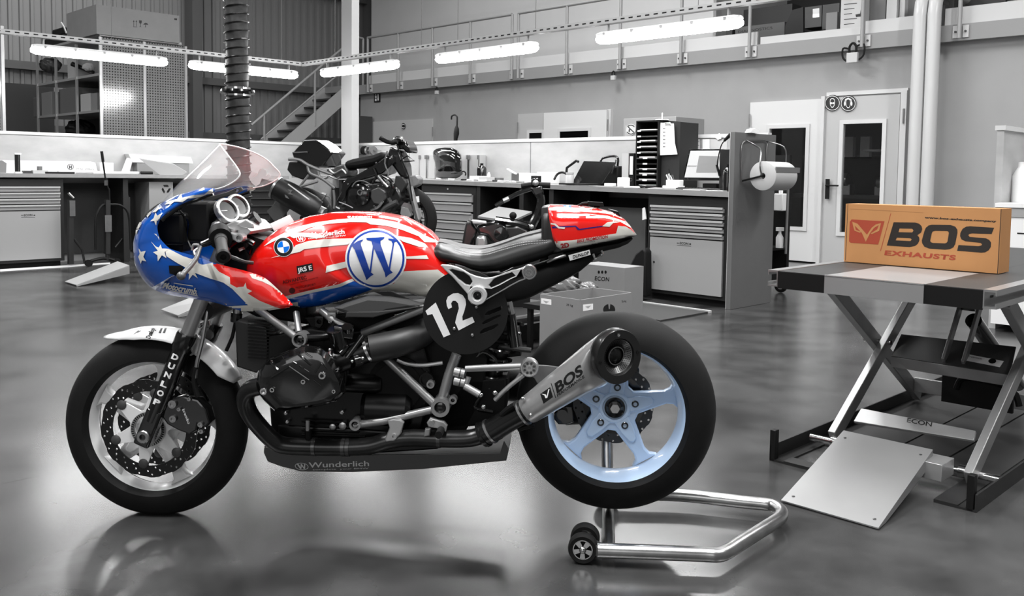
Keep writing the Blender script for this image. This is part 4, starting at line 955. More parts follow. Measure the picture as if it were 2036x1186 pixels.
dp(1, (250, 1000), (375, 946), (456, 938), (463, 1000), (700, 966), (900, 916), (1060, 860), (1190, 810), (1250, 900), (1000, 990), (700, 1080), (350, 1080), off=.001)
dp(1, (1480, 120), (1560, 165), (1580, 195), (1520, 150))
cxy = z((1222, 516))[0]
for r_, idx, o in ((60.5, 3, .0016), (57, 4, .002), (52.8, 3, .0024)):
    dec_poly(mb, [circ(cxy[0], cxy[1], r_*1.0, r_*.985, 64)], T, BM, idx, 7, o)
for pl in (((985, 388), (1050, 345), (1105, 330), (1075, 362), (1078, 385), (1168, 640), (1202, 668), (1165, 690), (1132, 722), (1120, 690), (1015, 425)),
           ((1130, 318), (1310, 308), (1300, 325), (1268, 345), (1270, 380), (1355, 615), (1390, 650), (1350, 670), (1320, 697), (1310, 650), (1192, 385), (1180, 345), (1135, 335)),
           ((1195, 395), (1209, 395), (1178, 645), (1162, 640)), ((1390, 360), (1404, 365), (1364, 625), (1348, 612)), ((1345, 322), (1432, 330), (1425, 350), (1400, 362), (1385, 368), (1375, 345), (1345, 335))):
    dp(4, *pl, off=.0029)
# maker's roundel
ex, ey = z((318, 404))[0]
for r_, idx, o in ((19.6, 3, .0016), (18.6, 5, .002), (12.4, 3, .0024)): dec_poly(mb, [circ(ex, ey, r_, r_*.98, 40)], T, BM, idx, 6, o)
for q0 in (0, 2):
    A0_ = -math.pi/2*q0-math.radians(8)+math.pi; dec_poly(mb, [[(ex, ey)]+[(ex+11.6*math.cos(A0_+math.pi/2*k/8), ey+11.6*math.sin(A0_+math.pi/2*k/8)) for k in range(9)]], T, BM, 6, 6, .0028)
dp(5, (445, 592), (600, 560), (608, 636), (455, 668), off=.0014)
dec_text(mb, 'JRS E', z((460, 652))[0], z((600, 622))[0], 8.5, T, BM, 3, bold=.03, grid=6, off=.0034)
dec_text(mb, 'ADVANTEC', z((308, 766))[0], z((545, 716))[0], 6.8, T, BM, 7, bold=.02, grid=6, off=.0014)
dec_text(mb, 'suspension damping systems inc.', z((380, 778))[0], z((660, 705))[0], 3, T, BM, 7, grid=6, off=.0014)
dec_poly(mb, [circ(581, 578, 6, n=20)], T, BM, 7, 6, .0014)
dec_text(mb, 'MOTORSPORT', z((438, 815))[0], z((635, 778))[0], 4.6, T, BM, 7, grid=6, off=.0014); dec_text(mb, 'Support', z((470, 845))[0], z((625, 812))[0], 4.2, T, BM, 7, grid=6, off=.0014)
wx, wy = z((487, 322))[0]
dec_poly(mb, [circ(wx, wy, 9.2, 7, 28), circ(wx, wy, 8, 6, 28)[::-1]], T, BM, 3, 6, .0014); dec_poly(mb, [[(wx+x*5.8+y*.8, wy+y*4.4) for x, y in W_]], T, BM, 3, 6, .0014)
dec_text(mb, 'Wunderlich', z((560, 310))[0], z((918, 272))[0], 8.6, T, BM, 3, bold=.03, grid=6, off=.0018); dec_text(mb, 'complete your BMW', z((560, 328))[0], z((930, 298))[0], 3, T, BM, 3, grid=6, off=.0014)
dec_text(mb, 'GUNDERSON', z((942, 120))[0], z((1184, 120))[0], 3.4, T, BM, 3, bold=.03, grid=6, off=.0016)
for f in mb.bm.faces[:]:
    if f.material_index == 0:
        x_, y_ = proj(BM@f.calc_center_median())
        if (x_ > 640 and y_ > 566+max(0, 20-(x_-640)*.2)) or (x_ <= 640 and y_ > 606): f.material_index = 1
tank = BO(mb, 'fuel_tank', [RED, IVO, BLU, WDEC, NAVY, BDEC, BMWB, DRED], ang=60)
# tank seam curve around the knee recess
mb = MB(); c, s_ = None, None
# filler plate in front of the tank
mb = MB(); tubeP(mb, [(516, 470, .0), (505, 500, .0), (500, 520, .0)], .045, 16); BO(mb, 'tank_front_cover', BLKM)
mb = MB(); A, B_, C_, D_ = P(537, 447, .1), P(576, 429, .02), P(584, 441, .02), P(545, 460, .1); mb.prism([A, B_, C_, D_], Vector((0, 0, .003))); BO(mb, 'key_tag', mat('tag_white', 190, .5))
# ---- seat
ST_ = [(849, 493, 500, .02), (851, 489, 508, .06), (856, 487, 516, .09), (866, 483, 524, .11), (880, 481, 527, .125), (902, 486, 529, .135), (920, 491, 534, .14), (940, 493.5, 543, .145), (961, 494, 547, .147), (985, 489, 545, .147), (1002, 484, 541, .147), (1038, 471, 532, .145), (1065, 464, 524, .142), (1090, 458, 514, .138), (1105, 455, 508, .13)]
SEATM = mat('seat_leather', 24, .42, bump=.05, bscale=400, spec=.4)
mb = MB(); loftP(mb, ST_, n=48, m=70, e1=.75, e2=.8, zw=.12); T = mb.bvh()
for off_y in (0, 4.5):
    pts = [(905, 494.5+off_y), (935, 503+off_y), (965, 503+off_y), (1000, 493+off_y), (1040, 483+off_y), (1088, 478.5+off_y)]
    pc = cr([Vector((a, b, 0)) for a, b in pts], 10); k = 0
    for a, b in zip(pc[::1], pc[1:]):
        k += 1
        m_ = a.lerp(b, .72); dec_poly(mb, [[(a.x, a.y-.45), (m_.x, m_.y-.45), (m_.x, m_.y+.45), (a.x, a.y+.45)]], T, BM, 1, 0, .0012)
seat = BO(mb, 'seat', [SEATM, mat('stitch_grey', 130, .6)], ang=60)
# lighter top strip of the seat
mb = MB(); top = [(868, 481), (885, 483), (905, 489.5), (935, 494.5), (965, 494), (1000, 484), (1038, 470.5), (1080, 460)]
pc = cr([Vector((a, b, 0)) for a, b in top], 6); mb.rings([[Vector((P(a.x, a.y, 0).x, s*hw, P(a.x, a.y, 0).z+dz+.004)) for s, hw, dz in ((-1, .03, -.001), (1, .02, .001), (1, .08, .001), (1, .122, -.008), (1, .12, -.02), (-1, .028, -.012))] for a in pc])
mb.obj('seat_top', mat('seat_top_grey', 96, .8), seat)
# underseat body
mb = MB(); loftP(mb, [(866, 526, 545, .08), (900, 530, 560, .10), (960, 545, 600, .11), (1000, 545, 610, .11), (1050, 532, 598, .11), (1100, 515, 572, .10), (1150, 505, 545, .09), (1196, 490, 505, .07)], n=24, m=24, e1=.5, e2=.5); BO(mb, 'rear_subframe', BLKM)
# ---- tail cowl
zt_ = Q(820, 390, 4.393)
mb = MB(); loftP(mb, [(1078, 412, 488, .10), (1082, 409, 498, .12), (1092, 407, 506, .118), (1105, 407, 508.5, .12), (1150, 409.5, 497, .118), (1184, 413, 489, .112), (1220, 423, 481, .105), (1245, 440, 475, .08), (1258, 458, 472, .05), (1264, 466, 469, .02)], n=44, m=50, e1=.6, e2=.75, eb=.3); tb_ = BO(mb, 'tail_base', mat('tail_black', 26, .45), ang=60)
mb = MB(); loftP(mb, [(1091, 408.5, 430, .128), (1093, 407, 445, .132), (1096, 407, 462, .1335), (1099, 407, 479, .1345), (1107, 407, 495, .1355), (1116, 407.2, 501, .136), (1150, 408.5, 494.5, .134), (1184, 413, 487.5, .128), (1218, 421.5, 481, .113), (1240, 434.5, 475.5, .095), (1252, 448, 471, .074), (1260, 459, 469.5, .048), (1265.5, 466.5, 468, .014)], n=72, m=90, e1=.6, e2=.75, eb=.3); T = mb.bvh(); z = Q(900, 340, 4.9425)
def dp(idx, *pts, off=.0008, g=6): dec_poly(mb, [z(*pts)], T, BM, idx, g, off)
dp(1, (940, 325), (1230, 330), (1460, 360), (1620, 410), (1720, 480), (1700, 490), (1560, 432), (1430, 412), (1225, 402), (1205, 390), (940, 392))
dp(1, (1005, 693), (1170, 683), (1440, 642), (1605, 615), (1625, 540), (1700, 548), (1745, 575), (1800, 625), (1790, 650), (1500, 720), (1060, 800), (1020, 740))
dp(1, (1090, 432), (1310, 423), (1520, 443), (1700, 500), (1765, 565), (1740, 558), (1650, 503), (1500, 467), (1310, 467), (1308, 445), (1090, 452))
dp(0, (1345, 432), (1420, 445), (1345, 445), off=.0014)
dp(2, (965, 547), (1210, 538), (1247, 570), (1480, 538), (1480, 548), (1250, 582), (1225, 580), (1205, 550), (965, 566))
dp(1, (1468, 545), (1520, 505), (1600, 498), (1640, 505), (1575, 515), (1540, 550), off=.0012); dp(1, (965, 512), (1010, 518), (1050, 552), (1105, 555), (1100, 572), (1040, 566), (1000, 532), (965, 525), off=.0012)
dp(3, (1085, 340), (1168, 345), (1160, 368), (1095, 366), off=.0014); dec_poly(mb, [circ(1128.5, 411.2, 3, 1.6, 12)], T, BM, 1, 6, .002)
dec_text(mb, '2D', z((1066, 758))[0], z((1146, 745))[0], 8.2, T, BM, 4, bold=.05, grid=5, off=.0014)
dec_text(mb, 'BIKE PROMOTION', z((1222, 706))[0], z((1530, 658))[0], 5.8, T, BM, 4, bold=.03, shear=.3, grid=5, off=.0014)
dec_text(mb, 'performance parts', z((1222, 718))[0], z((1400, 690))[0], 2, T, BM, 5, grid=5, off=.0014)
for f in mb.bm.faces[:]:
    if f.material_index == 0:
        x_, y_ = proj(BM@f.calc_center_median())
        if y_ > 484-(x_-1103)*.135: f.material_index = 1
BO(mb, 'tail_cowl', [RED, IVO, mat('decal_violet', (44, 24, 110), .3), BMWB, mat('decal_crimson', (170, 20, 34), .35), BDEC], ang=60)
mb = MB(); mb.rings([[Vector((P(x, y, 0).x, s*hw, P(x, y, 0).z)) for s, hw, y in ((-1, .10, 410+dy), (-1, .108, 440), (-1, .11, 470), (1, .11, 470), (1, .108, 440), (1, .1, 410+dy))] for x, dy in ((1078, 2), (1090, 0))]); BO(mb, 'bum_pad', mat('pad_black', 30, .7))
mb = MB(); tubeP(mb, [(1180, 409.5, .0), (1192, 408, .0)], .008, 8); mb.prism([P(1166+3, 401, .02), P(1199, 403.5, .02), P(1201, 410, .02), P(1170, 409, .02)], Vector((0, .05, 0))); BO(mb, 'gps_receiver', BLKG)
mb = MB(); tubeP(mb, [(1150, 410, .0), (1160, 405, .0), (1172, 405, 0)], .005, 8, 3); BO(mb, 'cable', BLKM)
mb = MB(); mb.prism([P(1210, 416, .03), P(1229, 421, .03), P(1234, 431, .03), P(1222, 426, .03)], Vector((0, .06, 0))); BO(mb, 'tail_latch', BLKG)
mb = MB(); loftP(mb, [(1120, 496, 520, .06), (1170, 488, 514, .08), (1196, 484, 502, .085), (1230, 478, 494, .08), (1252, 472, 484, .06), (1256, 472, 478, .05)], n=20, m=16, e1=.4, e2=.4); BO(mb, 'undertray', BLKM)
mb = MB(); plateP(mb, [[(1130, 508), (1172, 497), (1174.5, 507), (1133, 519)]], .125, .003, .0005); T = mb.bvh(); dec_text(mb, 'DUNLOP', (1139, 514.5), (1172, 505.5), 6, T, BM, 1, bold=.03, shear=.25, grid=0); BO(mb, 'brand_plate', [mat('plate_silver', 205, .35), BDEC])
mb = MB(); tubeP(mb, [(1179, 505, .1), (1181, 511, .1), (1184, 514, .1), (1195, 509, .1), (1198, 505, .1), (1196, 498, .1)], .0035, 8, 3); BO(mb, 'tie_hook', CHR)
mb = MB(); tubeP(mb, [(1088, 521, .1), (1105, 514, .11), (1125, 508, .11)], .005, 8); BO(mb, 'grab_wire', STL)
# ---- cast side plates
def sideplate(sg):
    z = Q(820, 390, 4.393); out = z((247, 604), (262, 597), (340, 605), (400, 622), (440, 640), (500, 676), (560, 700), (640, 716), (700, 708), (760, 690), (870, 655), (970, 622), (1010, 612), (1060, 620), (1078, 660), (1068, 700), (1035, 725), (1000, 722), (930, 748), (860, 785), (760, 845), (640, 912), (618, 935), (570, 958), (515, 940), (487, 900), (482, 855), (420, 785), (350, 705), (290, 650))
    h1 = z((326, 645), (350, 638), (400, 652), (450, 665), (500, 700), (526, 745), (505, 778), (465, 770), (400, 720)); h2 = z((932, 650), (905, 695), (850, 720), (760, 770), (690, 800), (668, 776), (715, 722), (800, 682), (880, 655))
    vs, fs = curve_mesh([[((x-950)/600, -(y-560)/600) for x, y in pl] for pl in (out, h1[::-1], h2[::-1])], .014, .003)
    mb = MB(); addmesh(mb, vs, fs, lambda x, y, zz: (lambda q: Vector((q.x, sg*(q.y-zz), q.z)))(P(x*600+950, -y*600+560, .212)))
    o = BO(mb, 'side_bracket', mat('bracket_silver', 222, .28, .55))
    for h in (h1, h2):
        mb = MB(); vs, fs = curve_mesh([[((x-950)/600, -(y-560)/600) for x, y in h]], .004); addmesh(mb, vs, fs, lambda x, y, zz: (lambda q: Vector((q.x, sg*(q.y-zz), q.z)))(P(x*600+950, -y*600+560, .207))); mb.obj('mesh_insert', BLKG, o)
    c = z((566, 872))[0]; q = P(c[0], c[1], .235); q.y *= sg
    mb = MB(); mb.lathe([(.027, -.035), (.028, -.004), (.026, 0), (.017, .0), (.015, -.003), (.0125, -.003), (.0125, -.02), (0, -.02)], q, YN*sg, 40); b_ = mb.obj('pivot_boss', mat('bracket_silver'), o)
    mb = MB(); mb.lathe([(.0118, -.019), (.0118, -.006), (.008, -.008), (0, -.012)], q, YN*sg, 24); mb.obj('pivot_socket', BLKG, o)
    c = z((1020, 667))[0]; q = P(c[0], c[1], .225); q.y *= sg
    mb = MB(); mb.lathe([(.022, -.02), (.022, -.002), (.02, .001), (.016, .001), (.0145, -.002), (.012, -.002), (.011, .001), (.0075, .001), (.0065, -.002), (.004, -.002), (.003, 0), (0, 0)], q, YN*sg, 40); mb.obj('round_cap', STL, o)
sideplate(1); sideplate(-1)
# ---- front fairing
rows = [((426, 375, .17), (427, 383, .17)), ((410, 373.5, .165), (410, 389, .168)), ((394, 376, .155), (392, 394, .166)), ((374, 382.5, .135), (378, 400, .166)), ((353, 388.5, .105), (364, 406, .165)), ((334, 396.5, .065), (342, 418, .163)), ((322, 403, .035), (328, 427, .161)), ((311, 411, 0), (320, 434.5, .16)), ((296, 425, 0), (314, 447, .155)), ((279, 443, 0), (313, 455, .155)), ((270, 463, 0), (315, 466, .156)), ((265, 480, 0), (318, 474, .158)), ((264.5, 493, 0), (323, 480.5, .16)), ((266, 513, 0), (337, 494, .17)), ((271, 533, 0), (355, 500.5, .178)), ((283, 555, 0), (382, 508, .185)), ((301, 573, .02), (402, 514, .188)), ((318, 581, .06), (422, 522, .19)), ((339, 587.5, .095), (452, 530, .195)), ((385, 594.5, .135), (488, 539, .2)), ((433, 603.5, .155), (516, 548, .2)), ((475, 617.5, .17), (532, 557, .2)), ((505, 618, .18), (555, 578, .197)), ((550, 615.5, .187), (574, 597, .192)), ((581, 609, .19), (582, 606, .19))]
def densify(rows, k=3):
    out = []
    for col_ in (0, 1):
        pts = [Vector(r[col_]) for r in rows]; out.append(cr(pts, k))
    return [(Vector((o.x, o.y, max(0, o.z))), i_) for o, i_ in zip(*out)]
mb = MB(); half = []; M_ = 14
for o, i_ in densify(rows, 3):
    r = []
    for k in range(M_+1):
        t = k/M_; bul = math.sin(t*math.pi)*.012*(1 if o.z > .03 else 0)
        s_ = (1-(1-t)**2.1)**(1/2.1) if o.z < .02 else (1-(1-t)**1.6)**(1/1.6)
        a = 1-math.cos(t*math.pi/2) if o.z < .02 else t
        w_ = o.z+(i_.z-o.z)*s_+bul; r.append(P(o.x+(i_.x-o.x)*a, o.y+(i_.y-o.y)*a, w_))
    half.append(r)
# subtle lower panel line; near half then mirrored half
mb.grid(half); mb.grid([[Vector((p.x, -p.y, p.z)) for p in r] for r in half])
bmesh.ops.remove_doubles(mb.bm, verts=mb.bm.verts, dist=.0008)
T = mb.bvh(); z = Q(240, 440, 5.649)
def dp(idx, *pts, off=.0028, g=6): dec_poly(mb, [z(*pts)], T, BM, idx, g, off)
dp(1, (500, 310), (560, 322), (700, 392), (800, 425), (900, 420), (925, 490), (1040, 470), (1045, 495), (1110, 570), (1230, 630), (1235, 705), (1310, 745), (1320, 740), (1385, 735), (1405, 690), (1420, 755), (1480, 785), (1430, 810), (1560, 890), (1740, 960), (1800, 975), (1750, 1030), (1500, 1050), (1320, 1050), (1160, 960), (1190, 952), (1435, 940), (1260, 760), (1160, 690), (1000, 640), (840, 580), (872, 640), (815, 600), (770, 658), (775, 590), (700, 555), (750, 530), (640, 470), (520, 395))
dp(0, (860, 418), (905, 425), (925, 490), (880, 470), off=.0034)
dp(2, (1030, 485), (1200, 505), (1460, 580), (1640, 640), (1780, 780), (1920, 900), (1945, 955), (1800, 975), (1740, 960), (1560, 890), (1430, 810), (1480, 785), (1420, 755), (1405, 690), (1385, 735), (1310, 745), (1235, 705), (1230, 630), (1110, 570))
dp(1, (1450, 598), (1520, 585), (1600, 610), (1680, 670), (1800, 800), (1780, 795), (1680, 722), (1600, 682), (1480, 642), off=.0034)
dec_poly(mb, [[(240+x/5.649, 440+y/5.649) for x, y in ((212, 305), (240, 345), (290, 335), (265, 400), (297, 450), (250, 440), (235, 478), (220, 430), (208, 400), (225, 365))]], T, BM, 1, 5, .0034)
dp(1, (345, 225), (400, 285), (435, 300), (455, 265), (470, 310), (550, 315), (500, 350), (520, 415), (470, 385), (425, 450), (420, 385), (372, 350), (425, 335), (390, 290), off=.0034)
dp(1, (380, 140), (405, 145), (415, 110), (432, 150), (458, 175), (432, 170), (440, 215), (420, 175), off=.0034, g=4)
z = Q(240, 270, 5.649)
dp(1, (402, 868), (420, 900), (467, 875), (442, 935), (458, 962), (415, 950), (405, 1010), (385, 960), (340, 965), (380, 930), off=.0034, g=4)
dp(1, (500, 785), (540, 745), (640, 722), (685, 662), (700, 705), (830, 668), (975, 648), (900, 680), (760, 705), (700, 742), (610, 748), (540, 805), (570, 770), off=.0034, g=4)
dp(1, (1045, 600), (1075, 625), (1010, 645), (940, 652), (990, 622), off=.0034, g=4)
dp(1, (180, 1060), (225, 975), (250, 985), (205, 1060), (180, 1115), off=.0034, g=4); dp(1, (362, 868), (430, 798), (462, 800), (405, 862), off=.0034, g=4); dp(1, (300, 905), (345, 855), (355, 870), (310, 925), off=.0034, g=4)
z = Q(240, 440, 5.649)
dec_text(mb, 'Motocrumb.', z((478, 745))[0], z((866, 818))[0], 11.8, T, BM, 1, bold=.03, shear=.25, grid=5, off=.0036)
dp(1, (570, 770), (870, 825), (872, 834), (565, 779), off=.0036); dp(1, (610, 688), (820, 720), (820, 728), (606, 696), off=.0036)
dp(3, (548, 497), (690, 500), (722, 540), (692, 588), (640, 608), (556, 586), off=.004)
for f in mb.bm.faces[:]:
    if f.material_index == 0 and len(f.verts) == 4:
        x_, y_ = proj(BM@f.calc_center_median())
        if x_ > 560: f.material_index = 2
        elif x_ > 424 and y_ > 470 and f.calc_center_median().y < 0 and y_ < 528+(x_-422)*.26: f.material_index = 2
        elif x_ > 494: f.material_index = 1
fa = BO(mb, 'front_fairing', [BLU, IVO, RED, BLKM], ang=50)
mb = MB(); q = P(451, 601.5, .165); mb.sph(q, .008, (1, .7, 1)); mb.obj('fastener', STL, fa)
# inner black liner along the fairing opening and the nose stay
for sg in (1, -1):
    mb = MB(); pts = [P(x, y, .163) for x, y in ((424, 386), (392, 397), (364, 409), (340, 424), (322, 438))]; mb.tube([Vector((p.x, sg*p.y, p.z)) for p in pts], .006, 8, True, 3)
    BO(mb, 'opening_trim', BLKG)
for x, y, w_, sx, sy, sz in ((352, 452, .0, .12, .2, .10), (392, 440, 0, .12, .1, .13), (352, 480, 0, .1, .16, .06)):
    mb = MB(); mb.cbox(P(x, y, w_), sx, sy, sz); BO(mb, 'nose_electronics', BLKM, bevel=.01)
# fairing upper stay (black bracket running back under the screen)
mb = MB(); plateP(mb, [[(340, 415), (380, 398), (430, 388), (455, 381), (470, 374), (480, 372), (484, 378), (470, 387), (440, 394), (400, 410), (360, 428), (338, 432)], circ(472, 379, 3.2, n=10)[::-1], circ(402, 398, 3.0, n=10)[::-1]], -.12, .012, .003); BO(mb, 'screen_stay', mat('stay_grey', 58, .35, .3))
mb = MB(); tubeP(mb, [(356, 418, .1), (374, 440, .08), (372, 470, .06), (380, 492, .06)], .004, 6, 4); BO(mb, 'cable', BLKG)
# ---- windscreen (both halves, one clear shell)
ridge = [(315, 408), (356, 364), (396, 326), (422, 300), (436, 286.5)]; side = [(426, 377, .172), (447, 371.5, .185), (470, 358, .192), (477, 345, .192), (468, 328, .18)]
rp = cr([Vector((a, b, 0)) for a, b in ridge], 5); sp_ = cr([Vector(s) for s in side], 5); half = []
for i, (a, b) in enumerate(zip(rp, sp_)):
    r = []; tt = i/(len(rp)-1)
    for k in range(13):
        t = k/12; aa = 1-math.cos(t*math.pi/2); s_ = math.sin(t*math.pi/2)**.9
        r.append(P(a.x+(b.x-a.x)*aa, a.y+(b.y-a.y)*aa, b.z*s_))
    half.append(r)
mb = MB(); mb.grid(half); mb.grid([[Vector((p.x, -p.y, p.z)) for p in r] for r in half]); bmesh.ops.remove_doubles(mb.bm, verts=mb.bm.verts, dist=.0005)
ws = BO(mb, 'windscreen', GLS, ang=60); md = ws.modifiers.new('s', 'SOLIDIFY'); md.thickness = .0025
mb = MB()
for sg in (1, -1):
    e = [r[-1] for r in half]; tp_ = half[-1][::-1]; pts = e+tp_[1:]; mb.tube([Vector((p.x, sg*p.y, p.z)) for p in pts], .0022, 6)
mb.obj('screen_edge', mat('edge_highlight', 235, .3), ws)  # white bead paints the highlight along the screen's rim
# sticker on the far half of the screen
MT = mb = MB(); pts = [(x, y) for x, y in ((494, 352), (500, 341), (512, 345), (516, 336), (522, 335), (530, 340), (528, 350), (534, 346), (538, 350), (532, 358), (520, 355), (516, 366), (508, 371), (500, 364))]
f2 = [Vector((p.x, .172, p.z)) for p in [P(x, y, -.17) for x, y in pts]]; mb.prism(f2, Vector((0, .001, 0))); mb.obj('screen_sticker', mat('sticker_grey', 190, .5), ws)
# ---- cockpit: clocks, triple clamp, bars, levers
for (x, y, w_) in ((449, 421, .035), (471, 412, -.055)):
    c = P(x, y, w_); d = Vector((.78, -.42, .45)).normalized()
    mb = MB(); mb.lathe([(.0, -.07), (.03, -.065), (.036, -.02), (.038, 0), (.038, .008)], c, d, 32); g_ = BO(mb, 'instrument', BLKG)
    mb = MB(); mb.lathe([(.036, -.006), (.042, -.004), (.0425, .012), (.040, .015), (.034, .015), (.033, .008), (.036, -.002)], c, d, 40, closed=True); mb.obj('bezel', mat('bezel_silver', 175, .25, .7), g_)
    mb = MB(); mb.lathe([(0, .006), (.034, .006)], c, d, 32); T = mb.bvh(); mb.obj('dial', mat('dial_grey', 62, .3, coat=.8), g_)
    mb = MB(); xx, yy = ortho(d)
    for k in range(12):
        A = 2*math.pi*k/12; a = c+d*.007+(xx*math.cos(A)+yy*math.sin(A))*.028; b = c+d*.007+(xx*math.cos(A)+yy*math.sin(A))*.031; mb.tube([a, b], .0008, 4)
    mb.tube([c+d*.0075, c+d*.0075+xx*.024], .0009, 4)
    o = mb.obj('dial_marks', WDEC, g_); o['kind'] = 'stuff'
def castP(name, poly, w0, w1, m=ALU, bev=.004):
    mb = MB(); plateP(mb, [poly], (w0+w1)/2, abs(w1-w0), bev); return BO(mb, name, m)
z = Q(240, 270, 5.649)
tc_ = castP('triple_clamp', z((1160, 1045), (1200, 1010), (1300, 990), (1420, 935), (1500, 960), (1600, 1050), (1575, 1085), (1460, 1110), (1330, 1130), (1260, 1120), (1180, 1075)), -.12, .10)
castP('clamp_rib', z((1300, 1000), (1415, 940), (1490, 990), (1500, 1040), (1400, 1040), (1340, 1020)), .10, .112)
mb = MB(); mb.lathe([(.013, -.03), (.013, .006), (.008, .006), (.008, 0), (0, 0)], P(476, 473.5, .14), YN, 24); BO(mb, 'clip_on_bolt', ALU)
castP('clip_on_bracket', z((1160, 1045), (1250, 1080), (1400, 1120), (1385, 1180), (1300, 1180), (1180, 1110)), .10, .14)
mb = MB(); mb.lathe([(0, -.02), (.02, -.018), (.023, 0), (.015, .014), (0, .018)], P(433, 450, .06), Vector((-.2, -.1, 1)), 24); BO(mb, 'fork_cap', ALU)
mb = MB(); tubeP(mb, [(500, 440, -.02), (512, 432, -.02)], .022, 16); BO(mb, 'ignition_lock', BLKG)
# reservoir boxes by the clocks
castP('fluid_reservoir', z((800, 970), (860, 930), (980, 915), (1015, 955), (1000, 1020), (820, 1040)), -.02, .04, BLKG, .006)
castP('lap_timer', z((610, 825), (720, 810), (765, 915), (650, 935)), -.01, .015, mat('timer_grey', 96, .35, .4), .003)
castP('timer_screen', z((640, 840), (705, 830), (735, 895), (665, 905)), .016, .018, BLKG, .0004)
# left grip: runs out towards the camera from the switch block
g0, g1 = P(438, 470, .13), P(443.5, 509, .30)
mb = MB(); mb.tube([g0, g0.lerp(g1, .3), g0.lerp(g1, .31), g1], [.02, .0195, .017, .0175], 20); BO(mb, 'left_grip', mat('grip_rubber', 40, .6, bump=.4, bscale=500))
dd = (g1-g0).normalized()
mb = MB(); mb.lathe([(.0, -.004), (.02, -.004), (.022, .004), (.019, .014), (.009, .014), (.009, .008), (0, .008)], g1, dd, 24); BO(mb, 'bar_end', BLKM)
mb = MB(); mb.tube([g0-dd*.03, g0, g0+dd*.03], [.034, .037, .034], 20); BO(mb, 'switch_block', BLKM)
mb = MB(); a = P(407, 484, .16); mb.tube([P(436, 470, .14), P(415, 482, .16), P(400, 487, .17)], [.014, .012, .009], 12, True, 3); BO(mb, 'clutch_perch', BLKG)
mb = MB(); mb.tube([P(398, 492, .2), P(394, 503, .24), P(390, 514, .27), P(380, 528, .30), P(368, 541, .33), P(362, 548, .34)], [.006, .009, .0095, .008, .007, .008], 12, True, 4); mb.sph(P(360, 549, .345), .0125); BO(mb, 'clutch_lever', mat('lever_grey', 104, .4, .5))
mb = MB(); mb.tube([P(382, 498, .18), P(384, 488, .18), P(394, 487, .18), P(394, 494, .18), P(386, 500, .19), P(388, 508, .2)], .004, 8, True, 3); BO(mb, 'lever_guard', ALU)
mb = MB(); g0r, g1r = P(438, 470, .13), P(443.5, 509, .30)
mb.tube([Vector((g0r.x, -g0r.y, g0r.z)), Vector((g1r.x, -g1r.y, g1r.z))], .019, 16); BO(mb, 'right_grip', mat('grip_rubber'))
mb = MB(); tubeP(mb, [(452, 508, .2), (470, 515, .2), (486, 521, .18), (502, 523, .15)], .006, 8, 4); BO(mb, 'clutch_cable', mat('cable_grey', 70, .4, .4))
for pts, r in (([(455, 490, .12), (470, 480, .1), (490, 478, .1), (505, 485, .1)], .008), ([(470, 500, .08), (485, 495, .05), (500, 500, .05)], .012), ([(460, 460, -.08), (490, 480, -.08), (510, 500, -.08)], .02)):
    mb = MB(); tubeP(mb, pts, r, 8, 4); BO(mb, 'wiring', BLKG)
castP('headstock', [(440, 480), (500, 470), (512, 520), (500, 560), (460, 560), (440, 520)], -.06, .06, BLKM, .01)
castP('frame_front', [(470, 560), (520, 560), (620, 600), (620, 640), (520, 625), (470, 600)], -.06, .06, ENGM, .01)
# ================================================================ paddock stand under the rear wheel
pst = thing('paddock_stand', 'steel tubular paddock stand with small black castors under the rear wheel', 'stand', gz(1300, 1060))
SST = mat('stand_steel', 178, .3, 1.0, noise=.18, nscale=26)
zt0 = .045
npx = [(1188, 1095), (1300, 1099), (1400, 1103), (1424, 1104), (1444, 1099), (1479, 1077), (1535, 1042), (1551, 1030), (1554, 1020), (1546, 1011), (1528, 1004), (1479, 999), (1400, 990), (1375, 987.5), (1343, 985)]
pts = [gz(x, y, zt0) for x, y in npx]; d = (pts[0]-pts[2]).normalized(); e1 = pts[-1]+d*.20
r = MB(); r.tube(cr(pts+[pts[-1]+d*.1, e1], 4), .0215, 18); wobj(r, 'base_tube', SST, pst)
n0 = gz(1211, 1096, zt0); f0 = gz(1209, 1004, zt0)
r = MB(); r.cyl(n0, f0, .0185, n=18); wobj(r, 'cross_tube', SST, pst)
c1 = BM@Vector((-.02, .205, .383)); r = MB(); r.tube([f0, f0.lerp(c1, .5), c1], .019, 16); r.tube([c1, BM@Vector((-.02, .17, .383))], .02, 14); wobj(r, 'upright', SST, pst)
def caster(cc, ax_, R, label_parts=True):
    r = MB(); r.lathe([(R*.62, -.016), (R*.9, -.018), (R, -.010), (R, .010), (R*.9, .018), (R*.62, .016)], cc, ax_, 36, closed=True); o = wobj(r, 'castor_wheel', RUB, pst)
    r = MB(); xx, yy = ortho(ax_)
    r.lathe([(R*.6, .010), (R*.66, .012), (R*.66, .017), (R*.6, .017)], cc, ax_, 36, closed=True)
    for k in range(5):
        A = 2*math.pi*k/5+.3; u_ = xx*math.cos(A)+yy*math.sin(A); v_ = ax_.cross(u_); q = cc+ax_*.013
        r.prism([q-v_*.004, q+v_*.004, q+u_*R*.63+v_*.008, q+u_*R*.63-v_*.008], ax_*.004)
    r.sph(cc+ax_*.015, .011)
    bmesh.ops.transform(r.bm, matrix=pst.matrix_world.inverted(), verts=r.bm.verts); r.obj('castor_rim', CHR, o)
    r = MB(); r.lathe([(0, -.006), (R*.64, -.006), (R*.64, .008), (0, .008)], cc, ax_, 24); bmesh.ops.transform(r.bm, matrix=pst.matrix_world.inverted(), verts=r.bm.verts); r.obj('castor_disc', BLKM, o)
axw = (Wd*.97-Ud*.1).normalized()
cn = gz(1159.5, 1090, .0445); caster(cn, axw, .0435)
